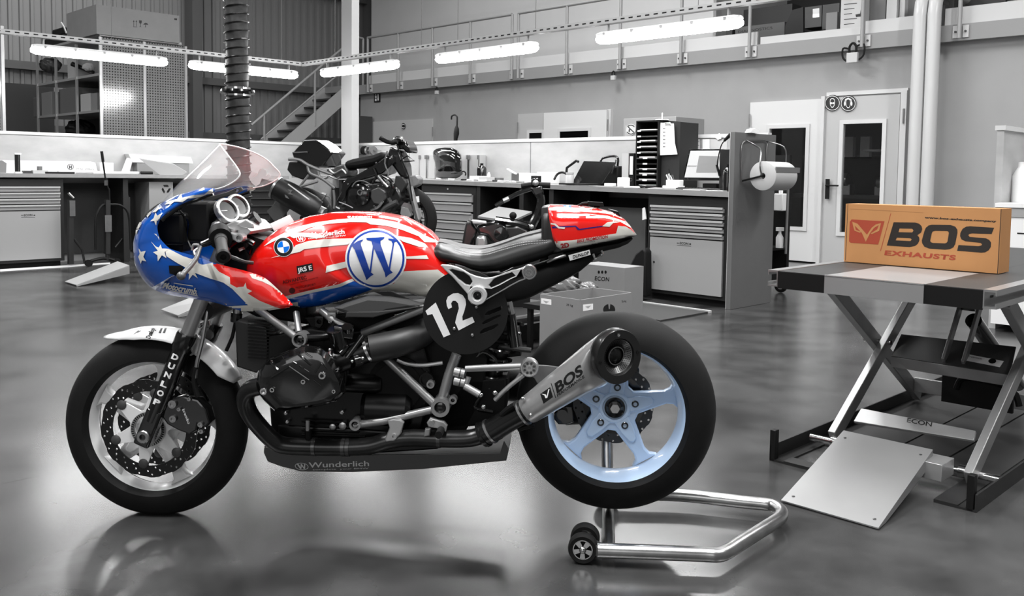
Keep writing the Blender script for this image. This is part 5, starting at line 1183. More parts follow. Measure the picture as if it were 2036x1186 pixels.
cn2 = cn-axw*.075; caster(cn2, axw, .0435)
r = MB(); r.cyl(cn-axw*.1, cn+axw*.01, .007, n=10); r.bar(cn-axw*.0375, pts[0]+d*-.01, .03, .03); wobj(r, 'castor_fork', SST, pst)
cf = e1+Vector((0, 0, 0)); cf.z = .0445; caster(cf-axw*.0+d*.03, -axw, .0435)
# ================================================================ motorcycle lift on the right with the exhaust carton
lift = thing('scissor_lift_table', 'raised motorcycle scissor lift with black and silver striped top on the right', 'lift table', W(-1.37, 4.2, 0))
LBK = mat('lift_black_top', 44, .42, noise=.15, nscale=5); LSV = mat('lift_silver_sheet', 158, .35, .5, noise=.06, nscale=4); LBF = mat('lift_black_face', 12, .5, spec=.3); LAL = mat('lift_aluminium', 200, .3, .9); LLEG = mat('lift_leg_steel', 150, .42, .5, noise=.1, nscale=8); LBS = mat('lift_base_black', 30, .45, noise=.2, nscale=9)
def L(name, m, f, par=None, bev=0, **k):
    r = MB(); f(r); 
    if par is None: return wobj(r, name, m, lift, bevel=bev, **k)
    bmesh.ops.transform(r.bm, matrix=lift.matrix_world.inverted(), verts=r.bm.verts); return r.obj(name, m, par, bevel=bev)
TZ = .76; a0, a1, b0, b1 = -1.75, -1.0, 3.245, 5.45
sL, sR = -1.556, -1.192
L('platform_sheet', LBK, lambda r: r.rbox(a0, sL-.001, b0+.004, b1, TZ-.012, TZ)); L('platform_sheet', LBK, lambda r: r.rbox(sR+.001, a1, b0+.004, b1, TZ-.012, TZ))
L('platform_insert', LSV, lambda r: r.rbox(sL, sR, b0+.004, b0+.56, TZ-.012, TZ+.0005))
L('platform_sheet', LBK, lambda r: r.rbox(sL, sR, b0+.562, b1, TZ-.012, TZ))
L('front_face', LBF, lambda r: r.rbox(a0, sL, b0, b0+.0035, TZ-.068, TZ-.002)); L('front_face', LBF, lambda r: r.rbox(sR, a1, b0, b0+.0035, TZ-.068, TZ-.002)); L('front_face', LSV, lambda r: r.rbox(sL, sR, b0-.003, b0+.0035, TZ-.068, TZ+.0005))
L('platform_edge', mat('edge_bright', 225, .25, .8), lambda r: r.rbox(sL, sR, b0-.0045, b0+.0045, TZ-.002, TZ+.002))
for s, ae in ((-1, a0), (1, a1)):     # extruded side rails
    def f(r, s=s, ae=ae):
        x0, x1 = (ae, ae+.042) if s > 0 else (ae-.042, ae)
        r.rbox(x0, x1, b0, b1, TZ-.006, TZ+.002); r.rbox(x0, x1, b0, b1, TZ-.062, TZ-.056); q = x0 if s > 0 else x1-.004; r.rbox(q, q+.004, b0, b1, TZ-.0561, TZ-.0059)
        q = x1-.004 if s > 0 else x0; r.rbox(q, q+.004, b0, b1, TZ-.018, TZ-.0059); r.rbox(q, q+.004, b0, b1, TZ-.0561, TZ-.044)
    rl = L('side_rail', LAL, f)
k = b0+.08; q = a1+.006
def f(r):
    k = b0+.06
    while k < b1-.1: r.rbox(a1+.0005+.004, a1+.0055, k, k+.03, TZ-.032, TZ-.024); k += .06
o = L('rail_slots', LBF, f); o['kind'] = 'stuff'
def leg_(a, bA, zA, bB, zB, nm='scissor_leg', wx=.032, wy=.06):
    L(nm, LLEG, lambda r: r.bar(W(a, bA, zA), W(a, bB, zB), wx, wy, up=(0, 0, 1)), bev=.003)
leg_(-1.665, 3.596, .045, 4.57, .688); leg_(-1.085, 3.46, .045, 4.50, .688)
for a in (-1.715, -1.035): leg_(a, 3.614, .688, 4.645, .045, wx=.036)
sl_ = (.688-.045)/(4.63-3.52)
def onleg(b, dz=0): return .045+(b-3.52)*sl_+dz
def crossplate(bA, bB, th, nm, dz=0, a_0=-1.649, a_1=-1.101, m=LLEG):
    p = W(a_0, bA, onleg(bA, dz)); q = W(a_0, bB, onleg(bB, dz)); v = q-p; nn = v.cross(rA).normalized()*th
    r = MB(); r.box(p, rA*(a_1-a_0), v, nn if nn.z > 0 else -nn); return r
r = MB(); q = [onb(1697, 838, 3.67), onb(1936, 876, 3.60), onb(1940, 857, 3.66), onb(1712, 812, 3.74)]; r.prism(q, (q[1]-q[0]).cross(q[3]-q[0]).normalized()*-.012); t = r.bvh(); dec_text(r, 'ECON', (1803, 840), (1852, 849), 8.5, t, I4, 1, grid=0, bold=.01); wobj(r, 'lower_cross_plate', [LLEG, BDEC], lift, bevel=.002)
r = MB(); q = [onb(1772, 708, 4.05), onb(2008, 745, 4.0), onb(2020, 690, 4.2), onb(1792, 665, 4.22)]; r.prism(q, (q[1]-q[0]).cross(q[3]-q[0]).normalized()*-.006); t = r.bvh()
dec_poly(r, [[(1919, 704), (1996, 719), (1988, 731), (1911, 716)]], t, I4, 1, grid=0); dec_text(r, 'Premium', (1924, 711), (1952, 716), 4, t, I4, 2, grid=0, off=.0014); dec_poly(r, [circ(1973, 719, 8, 5, 12)], t, I4, 2, grid=0, off=.0014)
wobj(r, 'upper_cross_plate', [mat('lift_plate_dark', 84, .4, .5), WDEC, BDEC], lift)
L('cross_flange', LLEG, lambda r: r.prism([q[0]-Vector((0, 0, .003)), q[1]-Vector((0, 0, .003)), q[1]-Vector((0, 0, .05)), q[0]-Vector((0, 0, .05))], rB*.005), bev=.002)
for a in (-1.39, -1.31):
    L('actuator_lug', LLEG, lambda r: r.bar(W(a, 4.04, onleg(4.04)), W(a-.015, 4.28, onleg(4.04)+.24), .012, .045), bev=.002)
L('roller', BLKG, lambda r: r.lathe([(0, -.03), (.036, -.03), (.036, .03), (0, .03)], W(-1.37, 4.27, onleg(4.04)+.235), rA, 24)); L('roller_pin', STL, lambda r: r.cyl(W(-1.42, 4.27, onleg(4.04)+.235), W(-1.29, 4.27, onleg(4.04)+.235), .012))
L('actuator', BLKG, lambda r: r.cyl(W(-1.36, 4.3, .5), W(-1.36, 5.0, .10), .035))
L('pivot_rod', CHR, lambda r: r.cyl(W(-1.765, 4.1, .385), W(-1.64, 4.1, .385), .011)); L('pivot_rod', CHR, lambda r: r.cyl(W(-1.11, 4.06, .385), W(-1.0, 4.06, .385), .011))
L('rear_cross_plate', LLEG, lambda r: r.bar(W(-1.697, 4.55, .115), W(-1.053, 4.55, .115), .02, .07), bev=.002)
L('safety_catch', BLKM, lambda r: r.tube([W(-1.42, 4.3, .18), W(-1.38, 4.3, .24), W(-1.2, 4.3, .22), W(-1.16, 4.3, .15)], .014, 8, smooth=3))
L('safety_plate', LBF, lambda r: r.rbox(-1.5, -1.2, 4.35, 4.37, .1, .25))
# base frame
for ae in (a0-.01, a1-.05):
    L('base_rail', LBS, lambda r: (r.rbox(ae, ae+.06, b0, b1, .0, .008), r.rbox(ae, ae+.006, b0, b1, .008, .062) if ae < -1.5 else r.rbox(ae+.054, ae+.06, b0, b1, .008, .062)))
L('base_front', LBS, lambda r: r.rbox(a0+.05, -1.52, b0+.0, b0+.07, .0, .012)); L('base_front', LBS, lambda r: r.rbox(-1.13, a1-.05, b0, b0+.35, 0, .012))
for q, (x0, x1) in enumerate(((-1.7, -1.47), (-1.46, -1.27), (-1.26, -1.05))):
    L('base_sheet', mat('base_sheet', 50, .45, noise=.2, nscale=5), lambda r: r.rbox(x0, x1, b0+.35, b1-.05, .002, .01+.001*q))
for a in (a0+.0, a1-.012): L('corner_post', LBF, lambda r: r.rbox(a-.012, a+.012, b0, b0+.03, .0, .125), bev=.002)
L('front_axle', CHR, lambda r: r.cyl(W(-1.73, 3.53, .045), W(-1.0, 3.53, .045), .0145))
for a in (-1.13, -1.625): L('axle_collar', CHR, lambda r: r.cyl(W(a-.012, 3.53, .045), W(a+.012, 3.53, .045), .024))
L('hinge_box', LSV, lambda r: r.box(W(-1.545, 3.33, .05), rA*.41, rB*.12, (0, 0, .062)), bev=.002)
# loading ramp
rp_ = [W(-1.497, 2.85, .004), W(-1.157, 2.85, .004), W(-1.2, 3.42, .13), W(-1.54, 3.42, .13)]
def f(r):
    v = (rp_[3]-rp_[0]); n_ = rA.cross(v).normalized()*.005
    r.prism(rp_, n_)
rpo = L('loading_ramp', LSV, f)
L('ramp_flange', LSV, lambda r: r.prism([rp_[1], rp_[2], rp_[2]-Vector((0, 0, .045)), rp_[1]+(rp_[2]-rp_[1])*.12-Vector((0, 0, .014))], -rA*.004), rpo)
L('ramp_flange', LSV, lambda r: r.prism([rp_[0], rp_[3], rp_[3]-Vector((0, 0, .045)), rp_[0]+(rp_[3]-rp_[0])*.12-Vector((0, 0, .014))], rA*.004), rpo)
for u_, v_ in ((.08, .07), (.92, .07), (.08, .9), (.92, .9)):
    p = rp_[0].lerp(rp_[1], u_).lerp(rp_[3].lerp(rp_[2], u_), v_)+Vector((0, 0, .006)); L('rivet', DGR, lambda r: r.sph(p, .006, (1, 1, .3), 8), rpo)
# label on the right leg
r = MB(); r.bar(W(-1.0165, 3.86, .56), W(-1.0165, 4.02, .455), .001, .04); wobj(r, 'leg_label', WHT, lift)
# cardboard carton with printed logo
CB = mat('cardboard', (172, 122, 74), .75, noise=.06, nscale=7); CBP = mat('print_black', (24, 16, 10), .6); CRED = mat('print_red', (150, 58, 34), .6)
A0, A1, Bc = -1.752, -1.128, 3.83
r = MB(); r.rbox(A0, A1, Bc, Bc+.125, TZ+.003, 1.016); t = r.bvh(); z = Q(1660, 380, 5.391)
def dp(idx, *pls, off=.0006): dec_poly(r, [z(*p) for p in pls], t, I4, idx, 0, off)
dp(1, ((630, 335), (860, 338), (905, 352), (930, 378), (937, 410), (925, 445), (885, 475), (905, 500), (907, 530), (890, 565), (860, 590), (800, 602), (557, 585)), ((682, 442), (830, 445), (843, 425), (830, 405), (695, 402)), ((652, 530), (810, 537), (825, 520), (810, 508), (665, 500)))
dp(1, ((1040, 362), (1240, 365), (1290, 382), (1313, 415), (1315, 450), (1290, 570), (1270, 605), (1230, 625), (1180, 630), (1010, 618), (960, 598), (935, 560), (932, 530), (960, 430), (975, 395), (1005, 370)), ((1040, 450), (1022, 535), (1030, 550), (1050, 557), (1180, 562), (1198, 555), (1208, 540), (1222, 450), (1215, 434), (1200, 430), (1075, 428), (1050, 434)))
dp(1, ((1450, 378), (1708, 395), (1680, 462), (1470, 455), (1440, 462), (1430, 475), (1445, 492), (1620, 508), (1655, 525), (1675, 555), (1672, 600), (1650, 635), (1610, 658), (1570, 662), (1310, 642), (1325, 580), (1540, 592), (1568, 585), (1578, 572), (1560, 557), (1400, 540), (1358, 520), (1342, 485), (1345, 450), (1370, 405), (1410, 382)))
dp(2, ((180, 305), (532, 325), (465, 575), (170, 556), (152, 540), (160, 330)))
dp(0, ((187, 330), (245, 352), (285, 400), (345, 470), (395, 395), (440, 358), (495, 345), (475, 428), (398, 462), (385, 455), (455, 412), (472, 365), (420, 398), (380, 450), (332, 545), (290, 450), (215, 372), (225, 418), (285, 438), (270, 448), (210, 425), (195, 370)), off=.0012)
dp(2, ((598, 240), (603, 240), (492, 645), (485, 645)))
for q0, q1, hh, tx, idx in (((530, 686), (1290, 740), 50, 'EXHAUSTS', 2), ((960, 293), (1730, 335), 20, 'www.bos-exhausts.company', 1)):
    dec_text(r, tx, z(q0)[0], z(q1)[0], hh/5.391, t, I4, idx, bold=.04, shear=0, up=(.22, -.97), grid=0, space=1.12 if idx == 2 else 1)
dp(1, ((138, 140), (142, 140), (116, 745), (110, 745)), off=.0008); dp(1, ((1779, 195), (1786, 195), (1748, 885), (1740, 885)), off=.0008)
dp(3, ((165, 190), (600, 212), (950, 232), (950, 234), (600, 215), (165, 193)))
cbx = r.obj('exhaust_carton', [CB, CBP, CRED, mat('cardboard_crease', (150, 104, 62), .8)], None, ang=30, label='brown cardboard carton with large black printed letters standing on the lift table', category='box', bevel=.002)
# ================================================================ cartons behind the rear wheel
GC = mat('grey_carton', 128, .75, noise=.05); GC2 = mat('grey_carton_inside', 112, .8)
def carton(pxs, z1, name, label, flaps=None, m=GC, text=None):
    C4 = [gz(x, y, z1) for x, y in pxs]   # left, front, right, back
    c = sum(C4, Vector())/4; t = thing(name, label, 'box', Vector((c.x, c.y, 0)))
    def wall(p, q, nm):
        r = MB(); d_ = (q-p); inn = (c-p); inn.z = 0; n_ = Vector((0, 0, 1)).cross(d_).normalized(); n_ = n_ if n_.dot(inn) > 0 else -n_
        r.box(Vector((p.x, p.y, 0.001)), d_, n_*.006, (0, 0, z1-.001)); return r
    return t, C4, wall
t, C4, wall = carton([(1074, 585), (1154, 597), (1257, 582), (1178, 572)], .45, 'open_carton', 'large open grey carton with white labels directly behind the rear tyre')
for i in range(4):
    r = wall(C4[i], C4[(i+1) % 4], 'w'); T_ = r.bvh()
    if i == 0:
        dec_poly(r, [[(1076, 593), (1096.5, 596), (1096.5, 607), (1076, 604)]], T_, I4, 1, 0); dec_poly(r, [[(1080, 598), (1092, 600), (1086, 604)]], T_, I4, 3, 0, .0012); dec_text(r, '25 kg', (1126, 608), (1139, 610), 4, T_, I4, 2, grid=0)
    if i == 1:
        dec_poly(r, [[(1159, 606), (1179, 604), (1179, 616), (1159, 619)]], T_, I4, 1, 0); dec_poly(r, [[(1163, 610), (1175, 608), (1169, 614)]], T_, I4, 3, 0, .0012); dec_text(r, '25 kg', (1236, 602), (1245, 600.5), 4, T_, I4, 2, grid=0)
        dec_poly(r, [circ(1211, 616, 12, 11, 20)], T_, I4, 2, 0); dec_poly(r, [[(1209, 605), (1211, 603), (1213, 605), (1212, 615), (1210, 615)]], T_, I4, 0, 0, .0014)
    wobj(r, 'side_panel', [GC, WDEC, BDEC, mat('label_grey', 170)], t)
r = MB(); cc = sum(C4, Vector())/4; r.prism([Vector((p.x, p.y, .003))+(cc-Vector((p.x, p.y, cc.z)))*.04 for p in C4], (0, 0, .004)); wobj(r, 'bottom_panel', GC2, t)
def onB(x, y, b): return onb(x, y, b)
b_e = 5.0
p = [onB(1151, 524, b_e), onB(1242, 533.5, b_e)]; zz = max(p[0].z, p[1].z); zz = (p[0].z+p[1].z)/2
r = MB(); Az0, Az1 = ab(p[0])[0], ab(p[1])[0]; r.rbox(Az0, Az1, b_e, b_e+.22, .002, zz); T_ = r.bvh()
for k in range(3): dec_poly(r, [circ(1190.7+6.8*k, 541.5, 2.2, 3.3, 12)], T_, I4, 1, 0)
dec_text(r, 'ECON', (1182.5, 557.5), (1211, 560), 8, T_, I4, 1, bold=.02, grid=0, space=1.1)
r.obj('upright_carton', [GC, BDEC], None, ang=30, label='tall grey carton with three dots and ECON print behind the open carton', category='box')
def crumple(cx, cy, b, R, name, label, m, seed=1, sc=(1, .7, .7)):
    random.seed(seed); c = onb(cx, cy, b); g = MB(); bmesh.ops.create_icosphere(g.bm, subdivisions=4, radius=1)
    ph = [(random.uniform(2, 7), random.uniform(2, 7), random.uniform(2, 7), random.uniform(0, 6)) for _ in range(7)]
    for v in g.bm.verts:
        k = 1+sum(.07*abs(math.sin(a*v.co.x+b_*v.co.y+c_*v.co.z+d_)) for a, b_, c_, d_ in ph)-.2
        v.co = c+Vector((v.co.x*R*sc[0]*k, v.co.y*R*sc[1]*k, v.co.z*R*sc[2]*k))
    return g.obj(name, m, None, ang=15, label=label, category='bag')
BAG = mat('plastic_film', 140, .2, trans=.3, spec=.8)
crumple(1112, 566, 4.25, .105, 'plastic_bag', 'crumpled clear plastic bag to the left above the open carton', BAG, 3, (1.1, .7, .62))
crumple(1170, 573, 4.3, .05, 'plastic_bag', 'small crumpled plastic bag between the open carton and the tall carton', BAG, 5)
r = MB(); q = onb(1077, 561, 4.2); q1 = onb(1093, 563, 4.2); r.rbox(ab(q)[0], ab(q1)[0], 4.2, 4.35, .3, q.z); r.obj('small_box', GC, None, label='small grey box at the left corner behind the open carton', category='box')
# stand the boxes and bags above rest on: a low black parts bench
r = MB(); aa0, aa1 = ab(onb(1040, 585, 4.15))[0], ab(onb(1148, 585, 4.15))[0]; r.rbox(aa0, aa1, 4.15, 4.6, .27, .3)
for a_ in (aa0+.02, aa1-.05):
    for b_ in (4.17, 4.55): r.rbox(a_, a_+.03, b_, b_+.03, 0, .27)
r.obj('low_bench', BLKM, None, label='low black bench carrying plastic bag and small box behind the number plate', category='bench')
# ================================================================ benches, cabinets and what stands on them
def wt(a): return 1.0-(a+4.1)*.0125
BF, BP = 6.74, 7.45          # bench front and partition planes of the right-hand run
WTM = mat('worktop_beech_edge', 132, .45, noise=.08, nscale=12, stretch=(1, 1, 3)); CABB = mat('cabinet_black', 24, .5); CABG = mat('cabinet_grey', 150, .45, .1); CABS = mat('drawer_edge', 185, .35, .3)
def T(r, name, label, cat, mats, bevel=0, grp=None, ang=30, **k):
    kw = dict(label=label, category=cat)
    if grp: kw['group'] = grp
    return r.obj(name, mats, None, ang=ang, bevel=bevel, **kw)
def part(root, name, m, f, bev=0, par=None, ang=30, **k):
    r = MB(); f(r); bmesh.ops.transform(r.bm, matrix=root.matrix_world.inverted(), verts=r.bm.verts)
    o = r.obj(name, m, par or root, bevel=bev, ang=ang)
    for kk, v in k.items(): o[kk] = v
    return o
r = MB(); r.prism([W(-11.0, BF, wt(-11)), W(-4.1, BF, wt(-4.1)), W(-4.1, BP-.001, wt(-4.1)), W(-11.0, BP-.001, wt(-11))], (0, 0, -.045)); T(r, 'worktop', 'long pale worktop of the bench run on the right carrying laptop and monitor', 'worktop', WTM)
LF, LP = -11.0, -11.55; LZ = 1.063
r = MB(); r.rbox(LP+.001, LF, -1, 6.70, LZ-.042, LZ); T(r, 'worktop', 'long pale worktop of the bench run on the left', 'worktop', WTM)
def cabinet(frame, w, h, nd, door, label, name='tool_cabinet', hfr=.45):
    """frame: function (x along, y depth, z) -> world; front at y=0"""
    t = thing(name, label, 'cabinet', frame(w/2, .25, 0))
    def B(r, x0, x1, y0, y1, z0, z1): r.box(frame(x0, y0, z0), frame(x1, y0, z0)-frame(x0, y0, z0), frame(x0, y1, z0)-frame(x0, y0, z0), (0, 0, z1-z0))
    part(t, 'body', CABB, lambda r: B(r, 0, w, .012, .5, .06, h)); part(t, 'plinth', BLKM, lambda r: B(r, .03, w-.03, .06, .48, .0, .06))
    fr_ = h-.075; m = .045
    zt_ = fr_; dh = (fr_-(.07 if not door else fr_*(1-hfr)))/nd
    for k in range(nd):
        z1 = zt_-k*dh; z0 = z1-dh
        d = part(t, 'drawer', CABG, lambda r: B(r, m, w-m, -.012, .0115, z0+.006, z1-.02))
        part(t, 'drawer_handle', CABS, lambda r: B(r, m, w-m, -.028, -.0125, z1-.024, z1-.006), par=d)
    if door:
        z1 = zt_-nd*dh-.006; d = part(t, 'door', CABG, lambda r: B(r, m, w-m, -.012, .0115, .095, z1))
        part(t, 'lock', BLKM, lambda r: r.lathe([(0, -.002), (.009, -.002), (.009, .002), (0, .002)], frame(m+.05, -.014, .095+(z1-.095)*.52), frame(0, -1, 0)-frame(0, 0, 0), 12), par=d)
        return t, d, (m, w-m, z1)
    part(t, 'lock', CABS, lambda r: r.sph(frame(w/2, .008, h-.035), .011))
    return t, None, (m, w-m, 0)
frR = lambda a0: (lambda x, y, z: W(a0+x, BF+.03+y, z))
frL = lambda b0: (lambda x, y, z: W(LF-.03-y, b0+x, z))
cR0 = ab(onb(1284, 400, BF))[0]
c1, d1_, e1_ = cabinet(frR(cR0), -4.125-cR0, .945, 5, True, 'black and grey tool cabinet with five drawers and a door beside the grey end panel', hfr=.335)
cR1 = ab(onb(833, 380, BF))[0]; cR2 = ab(onb(941, 380, BF))[0]
cabinet(frR(cR1), cR2-cR1, .985, 8, False, 'black and grey tool cabinet with eight drawers below the helmet')
bl = ab(ona(129, 400, LF))[1]
c3, d3_, e3_ = cabinet(frL(bl-.98), .98, 1.0, 4, True, 'grey tool cabinet with four drawers and a door under the left worktop', hfr=.30)
def econ(d, x0, y0, x1, y1, h, root):
    r = MB(); bmm = bmesh.new(); bmm.from_mesh(d.data); bmm.transform(d.matrix_world if d.parent is None else root.matrix_world); t = BVHTree.FromBMesh(bmm); bmm.free()
    dec_text(r, 'ECON', (x0+(x1-x0)*.2, y0+.4), (x1-(x1-x0)*.2, y1-.4), h, t, I4, 0, bold=.02, grid=0)
    dec_poly(r, [[(x0, y0-h*.6), (x0+(x1-x0)*.17, y0-h*.5), (x0+(x1-x0)*.17, y0-h*.3), (x0, y0-h*.2)]], t, I4, 0, 0); dec_poly(r, [[(x1, y1-h*.8), (x1-(x1-x0)*.14, y1-h*.5), (x1-(x1-x0)*.14, y1-h*.3), (x1, y1)]], t, I4, 0, 0)
    dec_poly(r, [[(x0, y0+2), (x1, y1+2), (x1, y1+2.8), (x0, y0+2.8)]], t, I4, 0, 0)
    bmesh.ops.transform(r.bm, matrix=root.matrix_world.inverted(), verts=r.bm.verts); r.obj('print', BDEC, d)
bpy.context.view_layer.update()
econ(d1_, 1346, 485.5, 1374, 487.5, 4.4, c1); econ(d3_, 42, 430, 70, 430, 4, c3)
# back panels under the benches (grey boards)
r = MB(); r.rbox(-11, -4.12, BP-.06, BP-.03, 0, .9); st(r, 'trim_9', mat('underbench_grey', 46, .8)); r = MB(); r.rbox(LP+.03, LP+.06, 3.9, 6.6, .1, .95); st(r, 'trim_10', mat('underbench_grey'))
# black bench legs
for a in (cR2+.02, -6.62, -6.2, -8.95, -9.9):
    r = MB(); r.rbox(a, a+.06, BF+.03, BF+.6, 0, wt(a)-.047); T(r, 'bench_leg', 'black steel leg frame under the right-hand worktop', 'leg', CABB, grp='black leg frames under the right worktop')
for b in (4.45,):
    r = MB(); r.rbox(LF-.5, LF-.05, b, b+.06, 0, LZ-.043); T(r, 'bench_leg', 'black steel leg frame under the left-hand worktop', 'leg', CABB, grp='black leg frames under the left worktop')
# grey end panel with the paper-roll holder
ENDM = mat('end_panel_grey', 92, .6, noise=.04)
r = MB(); r.rbox(-4.1, -4.06, BF-.01, 7.42, 0.002, 1.505); r.mi = 1; r.rbox(-4.106, -4.101, BF-.012, BF-.0, 0.002, 1.505)
T(r, 'end_panel', 'tall grey end panel closing the bench run and carrying the paper roll', 'panel', [ENDM, CABS])
def onA(x, y, a): return ona(x, y, a)
ph = thing('paper_roll_holder', 'bent chrome bracket on the grey end panel holding the paper roll', 'holder', onA(1478, 360, -4.05))
TA = mat('bracket_tube', 120, .3, .9)
part(ph, 'frame', TA, lambda r: r.tube([onA(1474, 361, -4.05), onA(1474, 300, -4.05), onA(1480, 282, -4.045), onA(1500, 280, -4.045), onA(1525, 281, -4.045), onA(1524, 300, -4.05), onA(1524, 345, -4.05)], .006, 8, smooth=3))
C0 = W(-3.93, 6.83, 1.135)   # roll centre
C0 = ona(1515, 350, -3.86); C0 = Vector((C0.x, C0.y, C0.z))
part(ph, 'arm', TA, lambda r: r.tube([onA(1483, 279, -4.04), onA(1503, 290, -3.98), onA(1513, 300, -3.9), onA(1511, 330, -3.86), C0], .007, 8, smooth=4))
part(ph, 'arm', TA, lambda r: r.tube([onA(1525, 281, -4.045), C0+rB*.36+Vector((0, 0, .25)), C0+rB*.40+Vector((0, 0, .12)), C0+rB*.40], .006, 8, smooth=4))
part(ph, 'spindle', BLKM, lambda r: r.cyl(C0-rB*.01, C0+rB*.42, .010))
part(ph, 'arm', BLKM, lambda r: r.tube([onA(1475, 360, -4.05), C0], .008, 8))
r = MB(); r.lathe([(.025, 0), (.118, 0), (.122, .003), (.122, .365), (.118, .368), (.025, .368)], C0+rB*.012, rB, 48, closed=True); T(r, 'paper_roll', 'large white paper roll hanging on the grey end panel', 'paper roll', [mat('roll_paper', 175, .8)], ang=40)
part(ph, 'tear_bar', mat('tear_bar_grey', 110, .4, .3), lambda r: r.rbox(-3.75, -3.738, ab(C0)[1]+.02, ab(C0)[1]+.42, ab(C0)[2]+.03, ab(C0)[2]+.075))
r = MB(); q = W(-4.08, 6.95, 1.507); r.prism([q+rB*-.03, q+rB*.12, q+rB*.12+Vector((0, 0, .03)), q+rB*.06+Vector((0, 0, .04)), q+Vector((0, 0, .03))], rA*.05); T(r, 'paper_pack', 'small white paper pack lying on top of the grey end panel', 'paper', PAP)
# ---- right bench items; helper: box by pixel rectangle on plane b
def PB(name, label, cat, x0, x1, yt, b, dep, m, grp=None, yb=None, bevel=.0, floor=True, root=None):
    a0, _, z1 = ab(onb(x0, yt, b)); a1, _, z1b = ab(onb(x1, yt, b)); z1 = (z1+z1b)/2; z0 = wt((a0+a1)/2)+.001 if yb is None else ab(onb((x0+x1)/2, yb, b))[2]
    r = MB(); r.rbox(a0, a1, b, b+dep, z0, z1)
    return T(r, name, label, cat, m, grp=grp, bevel=bevel)
# helmet
hc = onb(890, 326, 7.08); hz0 = wt(ab(hc)[0])
hel = thing('helmet', 'black motorcycle helmet in a glossy cover on the worktop', 'helmet', Vector((hc.x, hc.y, hz0)))
def hp_(x, y, w_=0): q = onb(x, y, 7.08); return q+(CP-q).normalized()*w_*.8
out = [(862, 300), (868, 296), (884, 293.5), (898, 294), (909, 299), (917, 308), (919, 322), (919, 336), (921, 346), (914, 352), (905, 356), (890, 356.5), (876, 355), (864, 352), (866, 338), (864, 322), (861, 312), (860, 304)]
cx_, cy_ = 890, 326
def ringh(k, w_): return [hp_(cx_+(x-cx_)*k, min(cy_+(y-cy_)*k, 356.3), w_) for x, y in out]
part(hel, 'shell', mat('helmet_gloss', 14, .1, coat=1.0), lambda r: r.rings([ringh(k, w_) for k, w_ in ((.2, -.15), (.7, -.14), (.92, -.1), (1, -.03), (1, .05), (.93, .11), (.75, .15), (.45, .175), (.1, .18))]), ang=60)
part(hel, 'visor', mat('visor_dark', 40, .12, coat=1), lambda r: r.rings([[hp_(x, y, w_) for x, y in ((864+i_, 303+i_*.3), (880, 303), (900, 310), (911-i_, 322), (905, 326), (885, 322), (866+i_, 312))] for w_, i_ in ((.10, 0), (.165, 3))]))
part(hel, 'strap', BLKM, lambda r: r.tube([hp_(914, 344, .05), hp_(922, 341, .05), hp_(926, 345, .05), hp_(925, 349, .05)], .008, 6, smooth=3))
ALC = mat('aluminium_case', 196, .4, .5)
for x0, x1, lab in ((833, 848, 'aluminium case left of the helmet, mostly hidden'), (849, 866, 'aluminium case directly left behind the helmet'), (908, 931, 'aluminium case directly right of the helmet'), (932, 953, 'aluminium case beside the black oil bottle')):
    a0, _, z1 = ab(onb(x0, 309, 7.33)); a1 = ab(onb(x1, 309, 7.33))[0]; z0 = wt(a0)+.001
    t = thing('aluminium_case', lab, 'case', W((a0+a1)/2, 7.37, z0), 0, 'aluminium cases around the helmet')
    part(t, 'body', ALC, lambda r: r.rbox(a0+.004, a1-.004, 7.335, 7.44, z0, z1))
    for a_ in (a0, a1-.012): part(t, 'edge_profile', CHR, lambda r: r.rbox(a_, a_+.012, 7.328, 7.336, z0, z1))
    for a_ in (a0+.0, a1-.03): part(t, 'corner_cap', mat('corner_grey', 120, .4, .5), lambda r: r.rbox(a_, a_+.03, 7.32, 7.327, z1-.05, z1))
def bottle(x, b, yt, hw, m, name, label, cat='bottle', neck=.35, grp=None):
    q = onb(x, yt, b); z0 = wt(ab(q)[0])+.001; h = q.z-z0; r = MB(); c = Vector((q.x, q.y, z0))
    r.lathe([(0, 0), (hw, 0), (hw, h*.68), (hw*.85, h*.78), (hw*neck, h*.88), (hw*neck, h), (0, h)], c, Vector((0, 0, 1)), 20); return T(r, name, label, cat, m, grp=grp, ang=40)
bottle(958, 7.25, 325, .057, BLKG, 'oil_bottle', 'black oil bottle right of the aluminium cases')
bottle(972, 7.2, 343, .02, WHT, 'small_bottle', 'small white bottle right of the black oil bottle', neck=.6)
PB('parts_tray', 'white ribbed tray of small parts right of the helmet', 'tray', 934, 953, 350, 7.0, .12, WHT)
PB('parts_box', 'clear parts box in front of the aluminium cases', 'box', 952, 968, 352, 6.95, .12, LGR)
PB('tin', 'small grey tin on the worktop right of the white bottle, left of its pair', 'tin', 977, 984, 354, 7.2, .06, MGR); PB('tin', 'small grey tin right of the white bottle, right of its pair', 'tin', 987, 994, 354, 7.2, .06, MGR)
PB('parts_carton', 'dark grey printed carton with a white stick leaning on it', 'box', 1017, 1031, 345, 7.2, .12, mat('carton_dark', 86, .7)); PB('parts_carton', 'white printed carton next to the dark grey carton', 'box', 1032, 1048, 344, 7.18, .12, PAP); PB('parts_carton', 'narrow white carton right end of the small carton row', 'box', 1049, 1058, 344.5, 7.2, .12, mat('paper_off', 205, .8))
r = MB(); r.bar(onb(1009, 336, 7.25), onb(1026, 346, 7.15), .02, .012); T(r, 'white_stick', 'short white stick leaning on the dark grey carton', 'stick', WHT)
PB('white_carton', 'white cardboard box on the worktop left of the laptop', 'box', 1068, 1093, 342, 7.22, .16, PAP)
PB('cable_tester', 'small black device left of the white cardboard box beside the handlebar', 'device', 1056, 1066, 350, 7.0, .08, BLKM)
random.seed(4)
